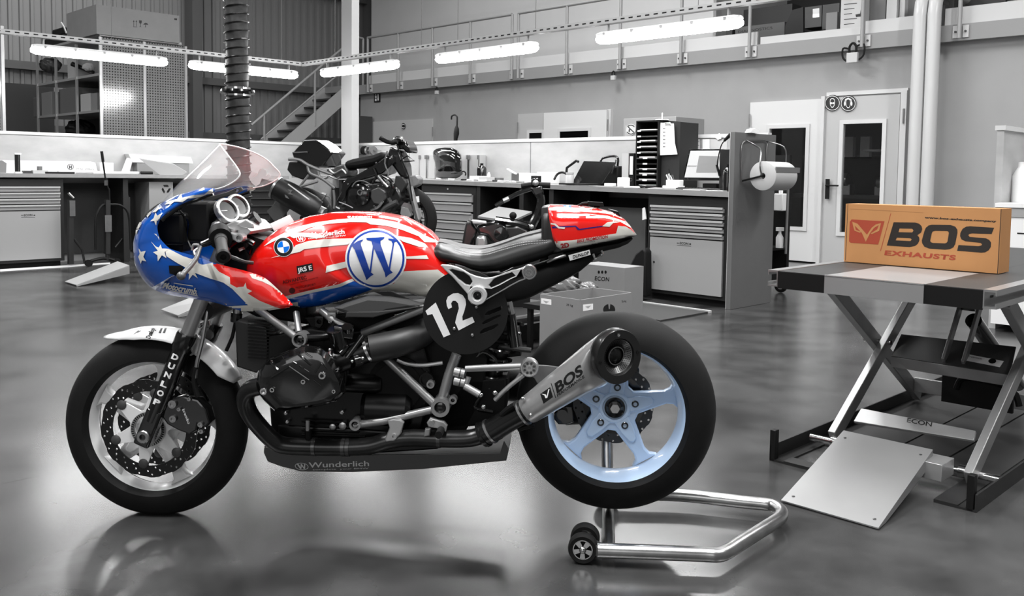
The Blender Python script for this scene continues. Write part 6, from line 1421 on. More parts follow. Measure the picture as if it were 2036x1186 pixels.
nm = [('screwdriver', 'small tool', WHT), ('socket', 'small tool', CHR), ('marker_pen', 'pen', WHT), ('ratchet', 'small tool', STL), ('brush', 'brush', BLKM)]
for k in range(14):
    x = 872+k*12.5; n_, c_, m_ = nm[k % 5]; q = onb(x, 360, 6.86+.06*random.random()); a = ab(q)[0]; b = ab(q)[1]; z0 = wt(a)
    A = random.uniform(-.4, .4); r = MB(); p0 = W(a, b, z0+.013); dd_ = (rA*math.cos(A)+rB*math.sin(A)); r.cyl(p0-dd_*.05, p0+dd_*.05, .011, .008, n=8)
    T(r, n_, 'small hand tool lying along the front of the right worktop', 'tool', m_, grp='small tools along the worktop front')
bottle(1133, 6.95, 343, .042, mat('cup_grey', 178, .4), 'beaker', 'grey plastic beaker left of the open laptop', 'cup', neck=.95)
# laptop seen from behind the lid
lt = thing('laptop', 'black open laptop on the right-hand worktop', 'laptop', onb(1170, 370, 7.0))
q = [onb(x, y, 6.98) for x, y in ((1137, 365), (1196, 367), (1212, 322), (1148, 320))]
z0_ = wt(ab(q[0])[0]); q[0].z = q[1].z = z0_+.02; q[2] += rB*.1; q[3] += rB*.1
part(lt, 'lid', BLKG, lambda r: r.prism(q, rB*.012), bev=.002); part(lt, 'base', BLKM, lambda r: r.prism([q[0]-rB*.02, q[1]-rB*.02, q[1]-rB*.2+Vector((0, 0, 0)), q[0]-rB*.2], (0, 0, -.016)), bev=.002)
# black tool bag behind the laptop
tb = thing('tool_bag', 'black tool bag with carry handle standing behind the laptop', 'bag', onb(1215, 365, 7.25))
a0 = ab(onb(1186, 345, 7.2))[0]; a1 = ab(onb(1229, 345, 7.2))[0]; zt1 = ab(onb(1200, 330, 7.2))[2]
part(tb, 'body', BLKM, lambda r: r.rbox(a0, a1, 7.2, 7.4, wt(a0)+.001, zt1), bev=.02)
part(tb, 'handle', BLKG, lambda r: r.tube([onb(1195, 328, 7.25), onb(1196, 317, 7.25), onb(1208, 312, 7.25), onb(1222, 311, 7.25), onb(1229, 316, 7.25), onb(1228, 330, 7.25)], .012, 8, smooth=3))
part(tb, 'clip', STL, lambda r: r.bar(onb(1225, 318, 7.19), onb(1217, 345, 7.19), .012, .012))
r = MB(); r.tube([onb(1102, 357, 7.05), onb(1108, 347, 7.1), onb(1118, 343, 7.1), onb(1128, 347, 7.1)], .012, 8, smooth=4); T(r, 'black_hose', 'short curved black hose in front of the beaker', 'hose', BLKM)
r = MB(); r.tube([onb(1126, 346, 7.25), onb(1127, 334, 7.25), onb(1146, 320, 7.25), onb(1150, 322, 7.25)], .014, 8); T(r, 'camera_strap', 'black angular frame rising behind the beaker', 'frame', BLKM)
PB('mug', 'small pale mug right of the laptop', 'mug', 1227, 1243, 353, 6.85, .08, WHT, bevel=.008)
PB('soap_dish', 'small white dish in front of the laptop corner', 'dish', 1201, 1217, 364.5, 6.85, .07, WHT, bevel=.006)
# binders
for x0, x1, m, lab in ((1237, 1250, mat('binder_grey', 178, .6), 'pale grey ring binder left of the black binder'), (1251, 1261, BLKM, 'black ring binder with white spine label beside the tray tower')):
    a0, _, z1 = ab(onb(x0, 305, 7.12)); a1 = ab(onb(x1, 305, 7.12))[0]; z0 = wt(a0)+.001
    t = thing('ring_binder', lab, 'binder', W((a0+a1)/2, 7.25, z0)); part(t, 'cover', m, lambda r: r.rbox(a0, a1, 7.12, 7.4, z0, z1))
    if m is BLKM: part(t, 'spine_label', PAP, lambda r: r.rbox(a0+.012, a1-.012, 7.117, 7.1195, z0+.12, z1-.03))
    part(t, 'finger_ring', CHR if m is BLKM else MGR, lambda r: r.lathe([(.012, 0), (.016, 0), (.016, .003), (.012, .003)], W((a0+a1)/2, 7.12, z0+.07), -rB, 18, closed=True))
# tray tower
a0, _, z1 = ab(onb(1265, 243, 7.0)); a1 = ab(onb(1310, 243, 7.0))[0]; z0 = wt(a0)+.001
tt = thing('tray_tower', 'tall black letter-tray tower filled with papers on the worktop', 'letter trays', W((a0+a1)/2, 7.15, z0))
part(tt, 'side', BLKM, lambda r: r.rbox(a0, a0+.012, 7.0, 7.35, z0, z1)); part(tt, 'side', BLKM, lambda r: r.rbox(a1-.012, a1, 7.0, 7.35, z0, z1)); part(tt, 'top', BLKM, lambda r: r.rbox(a0, a1, 7.0, 7.35, z1, z1+.012)); part(tt, 'back', BLKM, lambda r: r.rbox(a0+.013, a1-.013, 7.33, 7.35, z0, z1))
for k in range(11):
    zz_ = z0+.01+(z1-z0-.05)*k/11
    tr_ = part(tt, 'tray', DGR if k % 2 else BLKM, lambda r: r.rbox(a0+.013, a1-.013, 7.0, 7.325, zz_, zz_+.012))
    if k not in (4, 9): part(tt, 'paper_stack', PAP, lambda r: r.rbox(a0+.03, a1-.03-.01*(k % 3), 7.02, 7.3, zz_+.0125, zz_+.018+.004*(k % 3)), par=tr_)
    part(tt, 'tray_label', WHT, lambda r: r.rbox(a0+(.02 if k > 5 else .09), a0+(.06 if k > 5 else .14), 6.996, 6.9995, zz_, zz_+.014), par=tr_)
a2 = ab(onb(1349, 246, 7.02))[0]
r = MB(); r.rbox(a1+.004, a2, 7.05, 7.35, z0, z1-.01); T(r, 'document_box', 'tall black document box right of the tray tower with a clipboard hanging on it', 'box', mat('box_black2', 24, .6))
cl = thing('clipboard', 'white sheets clipped to the black document box', 'clipboard', onb(1330, 305, 7.0))
sh_ = [onb(x, y, 7.03) for x, y in ((1314, 244), (1340, 246), (1342, 285), (1347, 307), (1313, 309), (1312, 280))]
part(cl, 'sheet', PAP, lambda r: r.prism(sh_, -rB*.004))
for k in range(6): part(cl, 'print', mat('print_grey', 120, .7), lambda r: (lambda p_, q_: r.box(p_-rB*.0052, q_-p_, -rB*.0004, Vector((0, 0, .010))))(onb(1318.5, 257+k*7.2, 7.03), onb(1323.5, 257+k*7.2, 7.03)))
part(cl, 'clip', STL, lambda r: r.tube([onb(1323, 249, 7.015), onb(1322, 245, 7.015), onb(1332, 244, 7.01), onb(1334, 249, 7.015)], .006, 6))
r = MB(); q = onb(1316.5, 240, 7.1); r.lathe([(0, 0), (.062, 0), (.065, .004), (.06, .01), (0, .012)], Vector((q.x, q.y, z1+.013)), Vector((0, 0, 1)), 24); r.cyl(Vector((q.x, q.y, z1+.02)), Vector((q.x, q.y, z1+.085)), .006); T(r, 'cable_plate', 'white round plate with black pin on top of the tray tower', 'plate', WHT)
# pens, monitor, keyboard and papers
t = thing('pen_holder', 'white pen holder full of pens left of the monitor', 'pen holder', onb(1333, 370, 6.88))
a0, a1 = ab(onb(1317, 362, 6.88))[0], ab(onb(1350, 362, 6.88))[0]; z0 = wt(a0)+.001; z1 = ab(onb(1330, 358, 6.88))[2]
part(t, 'holder', WHT, lambda r: (r.rbox(a0, a1, 6.88, 6.98, z0, z0+.03), ), bev=.006); part(t, 'cup', WHT, lambda r: r.rbox(a0+.03, a1-.01, 6.89, 6.97, z0+.0305, z1), bev=.006)
for k, (x0_, y0_, x1_, y1_) in enumerate(((1330, 360, 1325, 348), (1333, 360, 1329, 346), (1337, 360, 1331, 345), (1335, 360, 1330, 336), (1340, 360, 1337, 348))):
    part(t, 'pen', [WHT, LGR, WHT, BLKM, DGR][k], lambda r: r.cyl(onb(x0_, y0_, 6.93), onb(x1_, y1_, 6.93), .006, n=8))
mo = thing('monitor', 'flat monitor with black bezel showing a grey desktop window', 'monitor', onb(1400, 372, 7.1))
scr = [onb(x, y, 7.06) for x, y in ((1357, 359), (1434, 359.5), (1438, 296.5), (1370.5, 296.5))]
part(mo, 'bezel', BLKG, lambda r: r.prism(scr, rB*.03), bev=.002)
scm = mat('screen_on', 172, .3, emit=.12)
sc2 = [onb(x, y, 7.058) for x, y in ((1361, 353), (1436, 354), (1439, 299.5), (1373, 300))]
part(mo, 'screen', scm, lambda r: r.prism(sc2, -rB*.001)); sc3 = [onb(x, y, 7.055) for x, y in ((1384, 343), (1425, 343), (1432, 311), (1390, 310))]
part(mo, 'window_shape', mat('screen_grey', 132, .3), lambda r: r.prism(sc3, -rB*.0006)); sc4 = [onb(x, y, 7.055) for x, y in ((1366, 331), (1384, 331), (1386, 329.5), (1366.5, 329.5))]
part(mo, 'window_shape', mat('screen_grey'), lambda r: r.prism(sc4, -rB*.0006))
part(mo, 'stand', BLKM, lambda r: r.rbox(ab(onb(1398, 362, 7.1))[0], ab(onb(1425, 362, 7.1))[0], 7.09, 7.2, wt(-4.6)+.001, wt(-4.6)+.06), bev=.004)
a0, a1 = ab(onb(1336, 374, 6.8))[0], ab(onb(1430, 374, 6.8))[0]
t = thing('keyboard', 'dark keyboard on the worktop in front of the monitor', 'keyboard', W((a0+a1)/2, 6.88, wt(-4.6)))
part(t, 'case', DGR, lambda r: r.rbox(a0, a1-.03, 6.86, 7.0, wt(a0)+.001, wt(a0)+.016), bev=.003)
def kf(r):
    for i in range(13):
        for j in range(4): x_0 = a0+.012+i*(a1-a0-.05)/13; r.rbox(x_0, x_0+.015, 6.87+j*.03, 6.892+j*.03, wt(a0)+.0165, wt(a0)+.021)
part(t, 'keys', BLKM, kf, kind='stuff')
for x0, x1, b, lab in ((1240, 1278, 6.8, 'pile of white papers in front of the tray tower'), (1288, 1312, 6.86, 'white papers left of the pen holder'), (1358, 1392, 6.77, 'white sheet in front of the keyboard'), (1404, 1438, 6.765, 'white sheet beside the grey end panel')):
    a0, a1 = ab(onb(x0, 375, b))[0], ab(onb(x1, 375, b))[0]; r = MB(); r.box(W(a0, b, wt(a0)+.001), rA*(a1-a0), rB*.12+rA*.02, (0, 0, .012 if x0 < 1280 else .005)); T(r, 'paper_sheets', lab, 'paper', PAP)
for x0, lab in ((1283, 'small black scissors in front of the tray tower'), (1293, 'black pocket torch left of the pen holder')):
    q = W(ab(onb(x0, 372, 6.79))[0], 6.79, 0); q.z = wt(ab(q)[0])+.016; r = MB(); r.cyl(q-rA*.04, q+rA*.05+rB*.02, .012, .006, n=8); r.sph(q-rA*.045, .017, (1, 1, .8), 10); T(r, 'scissors' if x0 == 1283 else 'torch', lab, 'tool', BLKM)
a0 = ab(onb(1431, 300, 6.95))[0]
r = MB(); r.rbox(a0, -4.16, 6.95, 7.35, wt(-4.2)+.001, ab(onb(1440, 297, 6.95))[2]); T(r, 'computer_case', 'tall black computer case beside the grey end panel', 'computer', mat('pc_black', 20, .45), bevel=.004)
bottle(1447, 6.85, 327, .04, BLKG, 'spray_bottle', 'dark bottle between computer case and grey end panel')
t = thing('desk_lamp', 'thin black gooseneck lamp arching over the monitor', 'lamp', onb(1430, 350, 6.9))
part(t, 'gooseneck', BLKM, lambda r: r.tube([onb(1431, 350, 6.94), onb(1426, 328, 6.92), onb(1431, 300, 6.9), onb(1437, 284, 6.9), onb(1450, 272, 6.9)], .005, 6, smooth=4))
part(t, 'head', BLKM, lambda r: r.tube([onb(1440, 280, 6.9), onb(1452, 268, 6.9)], [.012, .016], 10)); part(t, 'grip', BLKM, lambda r: r.tube([onb(1425, 328, 6.93), onb(1431, 350, 6.95)], .011, 8))
# sheets pinned to the partition
def pinned(x0, x1, yt, yb, m, label, lines=0, name='pinned_sheet', b=BP):
    q = [onb(x, y, b-.002) for x, y in ((x0, yb), (x1, yb), (x1, yt), (x0, yt))]; r = MB(); r.prism(q, -rB*.002); t_ = r.bvh()
    for k in range(lines): yy = yt+(yb-yt)*(k+.6)/(lines+.3); dec_poly(r, [[(x0+1.5, yy), (x1-1.5, yy), (x1-1.5, yy+.9), (x0+1.5, yy+.9)]], t_, I4, 1, 0)
    return T(r, name, label, 'paper', [m, MGR])
pinned(1355, 1392, 277, 331, PAP, 'pinned table with dark lines left of the monitor', 7); pinned(1397, 1411, 277, 310, PAP, 'narrow white sheet pinned above the monitor'); pinned(1412, 1446, 277, 330, mat('map_grey', 186, .7), 'large pale map sheet pinned behind the desk lamp')
pinned(523, 551, 289, 316, PAP, 'white form pinned on the partition right of the hose', 4); pinned(553, 585, 293, 309, mat('board_grey', 96, .5), 'dark grey label board pinned beside the white form', 0)
pinned(577, 596, 286, 292, WHT, 'small white slip pinned above the dark label board')
r = MB(); q = onb(1429, 272, 7.44); xx = star(1429, 272, 7, .2, .75, n=6); r.prism([onb(x, y, 7.437) for x, y in xx], -rB*.004); T(r, 'paper_rosette', 'white paper rosette on the partition rail above the monitor', 'rosette', WHT)
# parts organiser and spools by the column
a0, _, z1 = ab(onb(650, 291, 7.3)); a1 = ab(onb(683, 291, 7.3))[0]
t = thing('parts_organiser', 'black small-parts organiser with rows of clear drawers left of the column', 'organiser', W((a0+a1)/2, 7.35, wt(a0)))
part(t, 'case', CABB, lambda r: r.rbox(a0, a1, 7.3, 7.43, wt(a0)+.001, z1))
for j in range(7):
    for i in range(4):
        x_ = a0+.012+i*.048; z_1 = z1-.02-j*.047; part(t, 'drawer', LGR, lambda r: r.rbox(x_, x_+.036, 7.292, 7.2995, z_1-.024, z_1))
t = thing('wire_spool_rack', 'row of wire spools on a rod right of the column', 'spool rack', onb(715, 300, 7.35))
part(t, 'rod', STL, lambda r: r.cyl(onb(694, 300, 7.38), onb(750, 300, 7.38), .008))
for k in range(6):
    q = onb(699+k*8.5, 299.5, 7.38); part(t, 'spool', [BLKM, CHR, MGR, BLKM, CHR, MGR][k], lambda r: r.lathe([(.01, -.018), (.058, -.018), (.058, -.014), (.045, -.012), (.045, .012), (.058, .014), (.058, .018), (.01, .018)], q, rA, 24, closed=True))
part(t, 'loose_wire', BLKM, lambda r: r.tube([onb(697, 305, 7.3), onb(690, 314, 7.3), onb(697, 325, 7.3), onb(706, 314, 7.3), onb(704, 304, 7.3)], .003, 6, smooth=4))
part(t, 'bracket', STL, lambda r: (r.cyl(onb(750, 300, 7.38), onb(750, 300, 7.38)+rB*.065, .006)))
part(t, 'bracket', STL, lambda r: (r.cyl(onb(694, 300, 7.38), onb(694, 300, 7.38)+rB*.065, .006)))
# socket box, funnel and rack under the right bench
def PU(name, label, cat, x0, x1, yt, yb, b, dep, m, bevel=.004):
    a0, _, z1 = ab(onb(x0, yt, b)); a1, _, z0 = ab(onb(x1, yb, b)); r = MB(); r.rbox(a0, a1, b, b+dep, z0, z1); return T(r, name, label, cat, m, bevel=bevel)
t = thing('power_socket', 'grey wall socket box with a cable under the right worktop', 'socket', onb(951, 405, 7.1)); a0, _, z1 = ab(onb(944, 394, 7.32)); a1, _, z0 = ab(onb(958, 414, 7.32))
part(t, 'box', LGR, lambda r: r.rbox(a0, a1, 7.32, 7.389, z0, z1), bev=.004); part(t, 'switch', BLKM, lambda r: r.rbox(a1-.05, a1-.015, 7.30, 7.3195, z0+.03, z1-.04)); part(t, 'cable', WHT, lambda r: r.tube([onb(951, 414, 7.35), onb(949, 425, 7.35), onb(944, 435, 7.35), onb(935, 440, 7.35)], .008, 6, smooth=3))
r = MB(); q = onb(983, 378, 7.1); r.lathe([(.085, 0), (.08, -.01), (.02, -.11), (.010, -.28), (.008, -.28), (.015, -.11), (.07, -.01)], Vector((q.x, q.y, .94)), Vector((0, 0, 1)), 24, closed=True); T(r, 'funnel', 'grey funnel hanging under the right worktop', 'funnel', LGR, ang=40)
r = MB(); a_ = ab(onb(965, 386, 7.3))[0]; r.rbox(a_, a_+.14, 7.3, 7.388, .83, .93); T(r, 'comb_rack', 'small grey slotted rack under the worktop left of the funnel', 'rack', MGR)
for x, lab in ((1101, 'grey oval lamp on the black box under the worktop'),):
    PU('battery_charger', 'black appliance with round grey knob under the worktop behind the handlebar', 'charger', 1100, 1172, 378, 450, 7.0, .3, BLKM); r = MB(); q = onb(1103, 393, 6.99); r.lathe([(0, -.004), (.05, -.004), (.045, .02), (0, .024)], q, -rB, 20); T(r, 'round_lamp', 'grey round lamp in front of the black appliance under the worktop', 'lamp', MGR)
PU('grey_board', 'grey fibre board leaning under the worktop left of the door cabinet', 'board', 1180, 1281, 410, 560, 7.02, .03, mat('fibre_board', 84, .7))
r = MB(); q = [onb(x, y, 6.73) for x, y in ((1277, 415), (1280, 413), (1283, 436), (1277, 438))]; r.prism(q, rB*.02); T(r, 'white_tag', 'white tag hanging on the side of the door cabinet', 'tag', WHT)
# black backpack/coat on the floor beside the cabinet
q = [onb(x, y, 6.6) for x, y in ((1243, 585), (1250, 530), (1262, 505), (1277, 492), (1284, 500), (1284, 592))]
for v in q: v.z = max(v.z, .003)
r = MB(); r.prism(q, rB*.1); T(r, 'black_bag', 'black bag slumped on the floor against the door cabinet', 'bag', BLKM, bevel=.02)
# ---- left bench items
def onl(x, y, a): return ona(x, y, a)
def PL(name, label, cat, x0, x1, yt, a, dep, m, grp=None, bevel=0, yb=None):
    b0 = ab(ona(x0, yt, a))[1]; _, b1, z1 = ab(ona(x1, yt, a)); z0 = LZ+.001 if yb is None else ab(ona(x0, yb, a))[2]
    r = MB(); r.rbox(a-dep, a, b0, b1, z0, z1); return T(r, name, label, cat, m, grp=grp, bevel=bevel)
b0, b1 = ab(ona(-60, 330, -11.42))[1], ab(ona(196, 341, -11.42))[1]; z1 = ab(ona(150, 321, -11.42))[2]
r = MB(); r.prism([W(-11.42, b0, LZ+.001), W(-11.42, b1, LZ+.001), W(-11.42, b1-.04, z1-.01), W(-11.42, b1-.09, z1), W(-11.42, b0, z1)], -rA*.11); t_ = r.bvh()
dec_poly(r, [circ(140, 332, 6.5, 6), circ(140, 332, 5.3, 4.8)[::-1]], t_, I4, 1, 0); dec_poly(r, [[(137, 329), (138.8, 329), (138.8, 331.5), (141, 331.5), (141, 329), (142.8, 329), (142.8, 336), (141, 336), (141, 333.5), (138.8, 333.5), (138.8, 336), (137, 336)]], t_, I4, 1, 0)
dec_text(r, '24 kg  20Bars', (150, 337), (187, 338.5), 3.6, t_, I4, 2, grid=0)
T(r, 'white_case', 'long white case with a round black logo on the left worktop', 'case', [WHT, BDEC, MGR])
PL('white_box', 'small white box right of the long white case', 'box', 199, 226, 324, -11.38, .12, WHT, bevel=.008)
t = thing('clear_tube', 'upright clear measuring tube with dark core on the left worktop', 'tube', onl(35, 346, -11.2)); b0, b1 = ab(ona(30, 310, -11.2))[1], ab(ona(41, 310, -11.2))[1]; z1 = ab(ona(35, 304, -11.2))[2]
part(t, 'core', BLKM, lambda r: r.rbox(-11.22, -11.2, b0, b0+.035, LZ+.02, z1-.02)); part(t, 'core', BLKM, lambda r: r.rbox(-11.22, -11.2, b1-.022, b1-.006, LZ+.02, z1-.02)); part(t, 'cap', WHT, lambda r: r.rbox(-11.23, -11.19, b0-.005, b1+.005, z1-.019, z1)); part(t, 'foot', WHT, lambda r: r.rbox(-11.24, -11.18, b0-.005, b1+.01, LZ+.001, LZ+.019)); part(t, 'tube', LGR, lambda r: r.rbox(-11.215, -11.2, b0+.036, b1-.023, LZ+.02, z1-.02))
r = MB(); q0, q1 = ona(-30, 320, -11.2), ona(13, 325, -11.2); r.prism([ona(-30, 342, -11.15), ona(12, 344, -11.15), ona(13, 325, -11.15), ona(4, 319, -11.15), ona(-30, 319, -11.15)], -rA*.2)
for v in r.bm.verts: v.co.z = max(v.co.z, LZ+.001)
T(r, 'grey_tool_box', 'grey box with dark top cut by the left picture edge on the worktop', 'box', GRYP)
for k, (x0, x1, y, rr_, m, lab) in enumerate(((90, 148, 339, .012, BLKM, 'black wrench lying before the white case'), (150, 186, 343, .01, STL, 'thin steel rod in front of the long white case'), (185, 275, 343, .018, WHT, 'long white tube lying right of the case'), (280, 303, 344, .02, BLKM, 'short black grip lying before the silver parts'))):
    r = MB(); q0, q1 = ona(x0, y, -11.1), ona(x1, y, -11.1); q0.z = q1.z = LZ+rr_+.001; r.cyl(q0, q1, rr_, n=10); T(r, 'steel_rod' if k != 2 else 'white_tube', lab, 'tool', m)
for k, (x0, x1, yt, lab) in enumerate(((48, 64, 342, 'flat dark grey parts tin left of the clear box'), (66, 96, 341, 'flat clear plastic box on the left worktop'), (78, 84, 333, 'small round jar on the clear plastic box'), (118, 140, 342, 'flat white carton near the wrench'))):
    PL('small_box', lab, 'box', x0, x1, yt-2, -11.25 if k != 2 else -11.3, .08, (DGR, LGR, MGR, WHT)[k])
# white elbow joint + long grey case + leaning fairing
r = MB(); r.tube([ona(249, 345, -11.3), ona(252, 335, -11.3), ona(256, 322, -11.3), ona(258, 316, -11.3)], [.05, .05, .03, .035], 12, smooth=3); T(r, 'casting', 'small white cast joint standing left of the grey case', 'part', WHT)
b0, b1 = ab(ona(264, 330, -11.4))[1], ab(ona(384, 330, -11.4))[1]; z1 = ab(ona(320, 311, -11.4))[2]; zm = ab(ona(320, 324, -11.4))[2]
t = thing('long_case', 'long white case lid on a grey box behind the leaning panel', 'case', W(-11.45, (b0+b1)/2, LZ)); part(t, 'lid', WHT, lambda r: r.prism([W(-11.4, b0, zm), W(-11.4, b1, zm), W(-11.4, b1-.03, z1), W(-11.4, b0-.05, z1+.02)], -rA*.14)); part(t, 'box', mat('case_grey', 130, .5), lambda r: r.rbox(-11.53, -11.41, b0+.06, b1-.05, LZ+.001, zm))
q = [ona(x, y, -11.12) for x, y in ((277, 316), (345, 327), (372, 343), (342, 360), (335, 356), (318, 348))]
r = MB(); r.prism(q, -rA*.012+Vector((0, 0, .01))); T(r, 'fairing_panel', 'pointed grey fairing panel overhanging the left worktop', 'panel', mat('panel_grey', 150, .35))
# recycling bin
b0, b1 = ab(ona(304, 370, -10.95))[1], ab(ona(352, 370, -10.95))[1]
r = MB(); r.rbox(-11.5, -11.06, b0, b1, .002, ab(ona(320, 362, -11.06))[2]); t_ = r.bvh()
for k in range(3):
    A = math.radians(-90+120*k); cx, cy = 330+6.0*math.cos(A), 376+6.0*math.sin(A); B_ = A+math.pi/2
    dec_poly(r, [[(cx-6*math.cos(B_)+2*math.cos(A), cy-6*math.sin(B_)+2*math.sin(A)), (cx+3*math.cos(B_)+2.4*math.cos(A), cy+3*math.sin(B_)+2.4*math.sin(A)), (cx+6.0*math.cos(B_)-1*math.cos(A), cy+6.0*math.sin(B_)-1*math.sin(A)), (cx+3*math.cos(B_)-2.2*math.cos(A), cy+3*math.sin(B_)-2.2*math.sin(A)), (cx-4*math.cos(B_)-1.6*math.cos(A), cy-4*math.sin(B_)-1.6*math.sin(A))]], t_, I4, 1, 0)
T(r, 'recycling_bin', 'grey bin with black recycling arrows under the left worktop', 'bin', [mat('bin_grey', 132, .5), BDEC], bevel=.006)
# tool stands in front of the left bench
def stand_(fn, label, name='service_stand'):
    p = fn; return p
SA_ = -10.75
def s(x, y, a=SA_): return ona(x, y, a)
t = thing('service_stand', 'black standing paddock lever with long handle in front of the left bench', 'stand', Vector((s(212, 500).x, s(212, 500).y, 0)))
part(t, 'handle', BLKM, lambda r: r.tube([s(202, 301), s(205, 322)], .016, 10)); part(t, 'lever', BLKM, lambda r: r.tube([s(204, 318), s(211, 365), s(217, 378), s(218, 410)], .010, 8)); part(t, 'post', CABB, lambda r: r.bar(s(213, 398), s(213, 505), .07, .05, up=rB)); part(t, 'joint', STL, lambda r: r.cbox(s(211, 364), .03, .03, .06))
part(t, 'bracket', STL, lambda r: r.rbox(SA_+.03, SA_+.045, ab(s(206, 440))[1], ab(s(219, 440))[1], ab(s(212, 461))[2], ab(s(212, 428))[2]))
part(t, 'hoop', BLKM, lambda r: r.tube([s(190, 497), s(190, 440), s(195, 422), s(205, 408), s(222, 407), s(240, 409), s(255, 425), s(259, 470), s(260, 497)], .014, 8, smooth=3))
for x in (176, 232):
    part(t, 'castor', BLKM, lambda r: r.lathe([(0, -.02), (.04, -.02), (.04, .02), (0, .02)], Vector((s(x, 505).x, s(x, 505).y, .042)), rA, 16))
part(t, 'foot_bar', BLKM, lambda r: r.tube([Vector((s(176, 500).x, s(176, 500).y, .06)), Vector((s(205, 500).x, s(205, 500).y, .09)), Vector((s(232, 500).x, s(232, 500).y, .05))], .018, 8, smooth=3)); part(t, 'post_foot', CABB, lambda r: r.tube([s(213, 500), Vector((s(213, 505).x, s(213, 505).y, .07))], .02, 8))
def s2(x, y): return ona(x, y, -10.9)
t = thing('service_stand', 'black front-wheel stand leaning beside the left cabinet', 'stand', Vector((s2(143, 500).x, s2(143, 500).y, 0)))
part(t, 'post', CABB, lambda r: r.bar(s2(140, 398), Vector((s2(140, 500).x, s2(140, 500).y, .03)), .06, .05, up=rB)); part(t, 'bracket', STL, lambda r: r.rbox(-10.87, -10.86, ab(s2(136, 400))[1], ab(s2(147, 400))[1], ab(s2(140, 430))[2], ab(s2(140, 399))[2])); part(t, 'brace', CABB, lambda r: r.tube([s2(147, 475), s2(163, 496), Vector((s2(168, 500).x, s2(168, 500).y, .03))], .014, 8)); part(t, 'tongue', STL, lambda r: r.tube([s2(136, 384), s2(146, 394)], .014, 8))
def s3(x, y): return ona(x, y, -11.1)
t = thing('service_stand', 'black post stand in the shadow right of the long-handled lever', 'stand', Vector((s3(252, 500).x, s3(252, 500).y, 0)))
part(t, 'post', CABB, lambda r: r.bar(s3(252, 392), Vector((s3(252, 500).x, s3(252, 500).y, .01)), .08, .05, up=rB)); part(t, 'spike', CABB, lambda r: r.tube([s3(252, 380), s3(252, 395)], [.004, .03], 8)); part(t, 'brace', CABB, lambda r: r.tube([s3(243, 475), s3(229, 492)], .012, 8))
part(t, 'bracket', STL, lambda r: r.rbox(-11.07, -11.06, ab(s3(247, 400))[1], ab(s3(250, 400))[1], ab(s3(250, 418))[2], ab(s3(250, 398))[2]))
# big slick tyre leaning behind the fairing
c = depth(330, 458, 6.6); c.z = .0; R_ = .31
r = MB(); rr_ = [( .2+.11*math.cos(q), .075*math.sin(q)) for q in [math.radians(-100+200*i/18) for i in range(19)]]+[(.2, .07), (.195, 0), (.2, -.07)]
cc = depth(362, 478, 6.6); r.lathe(rr_, cc, Vector((.35, -1, 0)).normalized(), 56, closed=True); 
LIFTZ = .0
tyz = cc.z-.31
T(r, 'spare_tyre', 'large slick tyre half hidden behind the blue fairing nose', 'tyre', RUB, ang=50)
# low lifts with ramps
def lowlift(name, label, edge, a0, a1, b0, b1, z, ramps):
    t = thing(name, label, 'lift table', W((a0+a1)/2, (b0+b1)/2, 0))
    part(t, 'platform', mat('low_lift_black', 40, .5), lambda r: r.rbox(a0, a1, b0, b1, z-.05, z), bev=.003)
    part(t, 'frame', LBF, lambda r: r.rbox(a0+.04, a1-.04, b0+.05, b1-.05, .001, z-.051))
    for q in (a0-.03, a1+.001): part(t, 'side_rail', LAL, lambda r: r.rbox(q, q+.029, b0, b1, z-.045, z))
    for P0, Q0 in ramps:
        pass
    return t
# under the dark motorcycle
lw = lowlift('low_lift_table', 'low black lift with bright rails carrying the dark motorcycle', 0, -9.45, -8.2, 3.95, 5.2, .13, ())
def ramp_(px4, z_hi, label):
    q = [gz(px4[0][0], px4[0][1], .012), gz(px4[1][0], px4[1][1], .012), gz(px4[2][0], px4[2][1], z_hi), gz(px4[3][0], px4[3][1], z_hi)]
    t = thing('loading_ramp', label, 'ramp', Vector((q[0].x, q[0].y, 0)))
    part(t, 'plate', mat('ramp_sheet', 172, .4, .4), lambda r: r.prism(q, (0, 0, .006)))
    part(t, 'flange', mat('ramp_sheet'), lambda r: r.prism([q[1]+Vector((0, 0, -.0005)), q[2]+Vector((0, 0, -.0005)), q[2]-Vector((0, 0, min(.08, z_hi-.02))), q[1]-Vector((0, 0, .01))], (rA*.006)))
ramp_([(129, 561), (152, 568), (257, 529), (234, 521)], .15, 'silver loading ramp on the floor left of the motorcycle nose')
ramp_([(320, 617), (354, 629), (430, 595), (405, 583)], .15, 'silver loading ramp seen under the fairing behind the fork')
r = MB(); r.rbox(-8.15, -7.3, 3.9, 4.6, .001, .05); T(r, 'lift_base', 'flat black lift base on the floor behind the fairing', 'lift base', LBS)
lw2 = thing('low_lift_table', 'low black lift with bright slotted rail left of the open grey carton', 'lift table', W(-4.6, 4.8, 0))
part(lw2, 'platform', mat('low_lift_black'), lambda r: r.rbox(-5.0, -4.12, 3.7, 4.9, .14, .19)); part(lw2, 'side_rail', LAL, lambda r: (r.rbox(-4.119, -4.08, 3.7, 4.9, .185, .2))); part(lw2, 'side_rail', LAL, lambda r: r.rbox(-4.119, -4.08, 3.7, 4.9, .14, .15)); part(lw2, 'side_web', MGR, lambda r: r.rbox(-4.119, -4.11, 3.7, 4.9, .151, .184)); part(lw2, 'frame', LBF, lambda r: r.rbox(-4.95, -4.2, 3.75, 4.85, .001, .139))
part(lw2, 'warning_label', WHT, lambda r: r.rbox(-4.199, -4.197, 3.98, 4.06, .05, .13)); part(lw2, 'mark', BDEC, lambda r: r.prism([W(-4.196, 3.995, .06), W(-4.196, 4.045, .06), W(-4.196, 4.02, .115)], rA*.001))
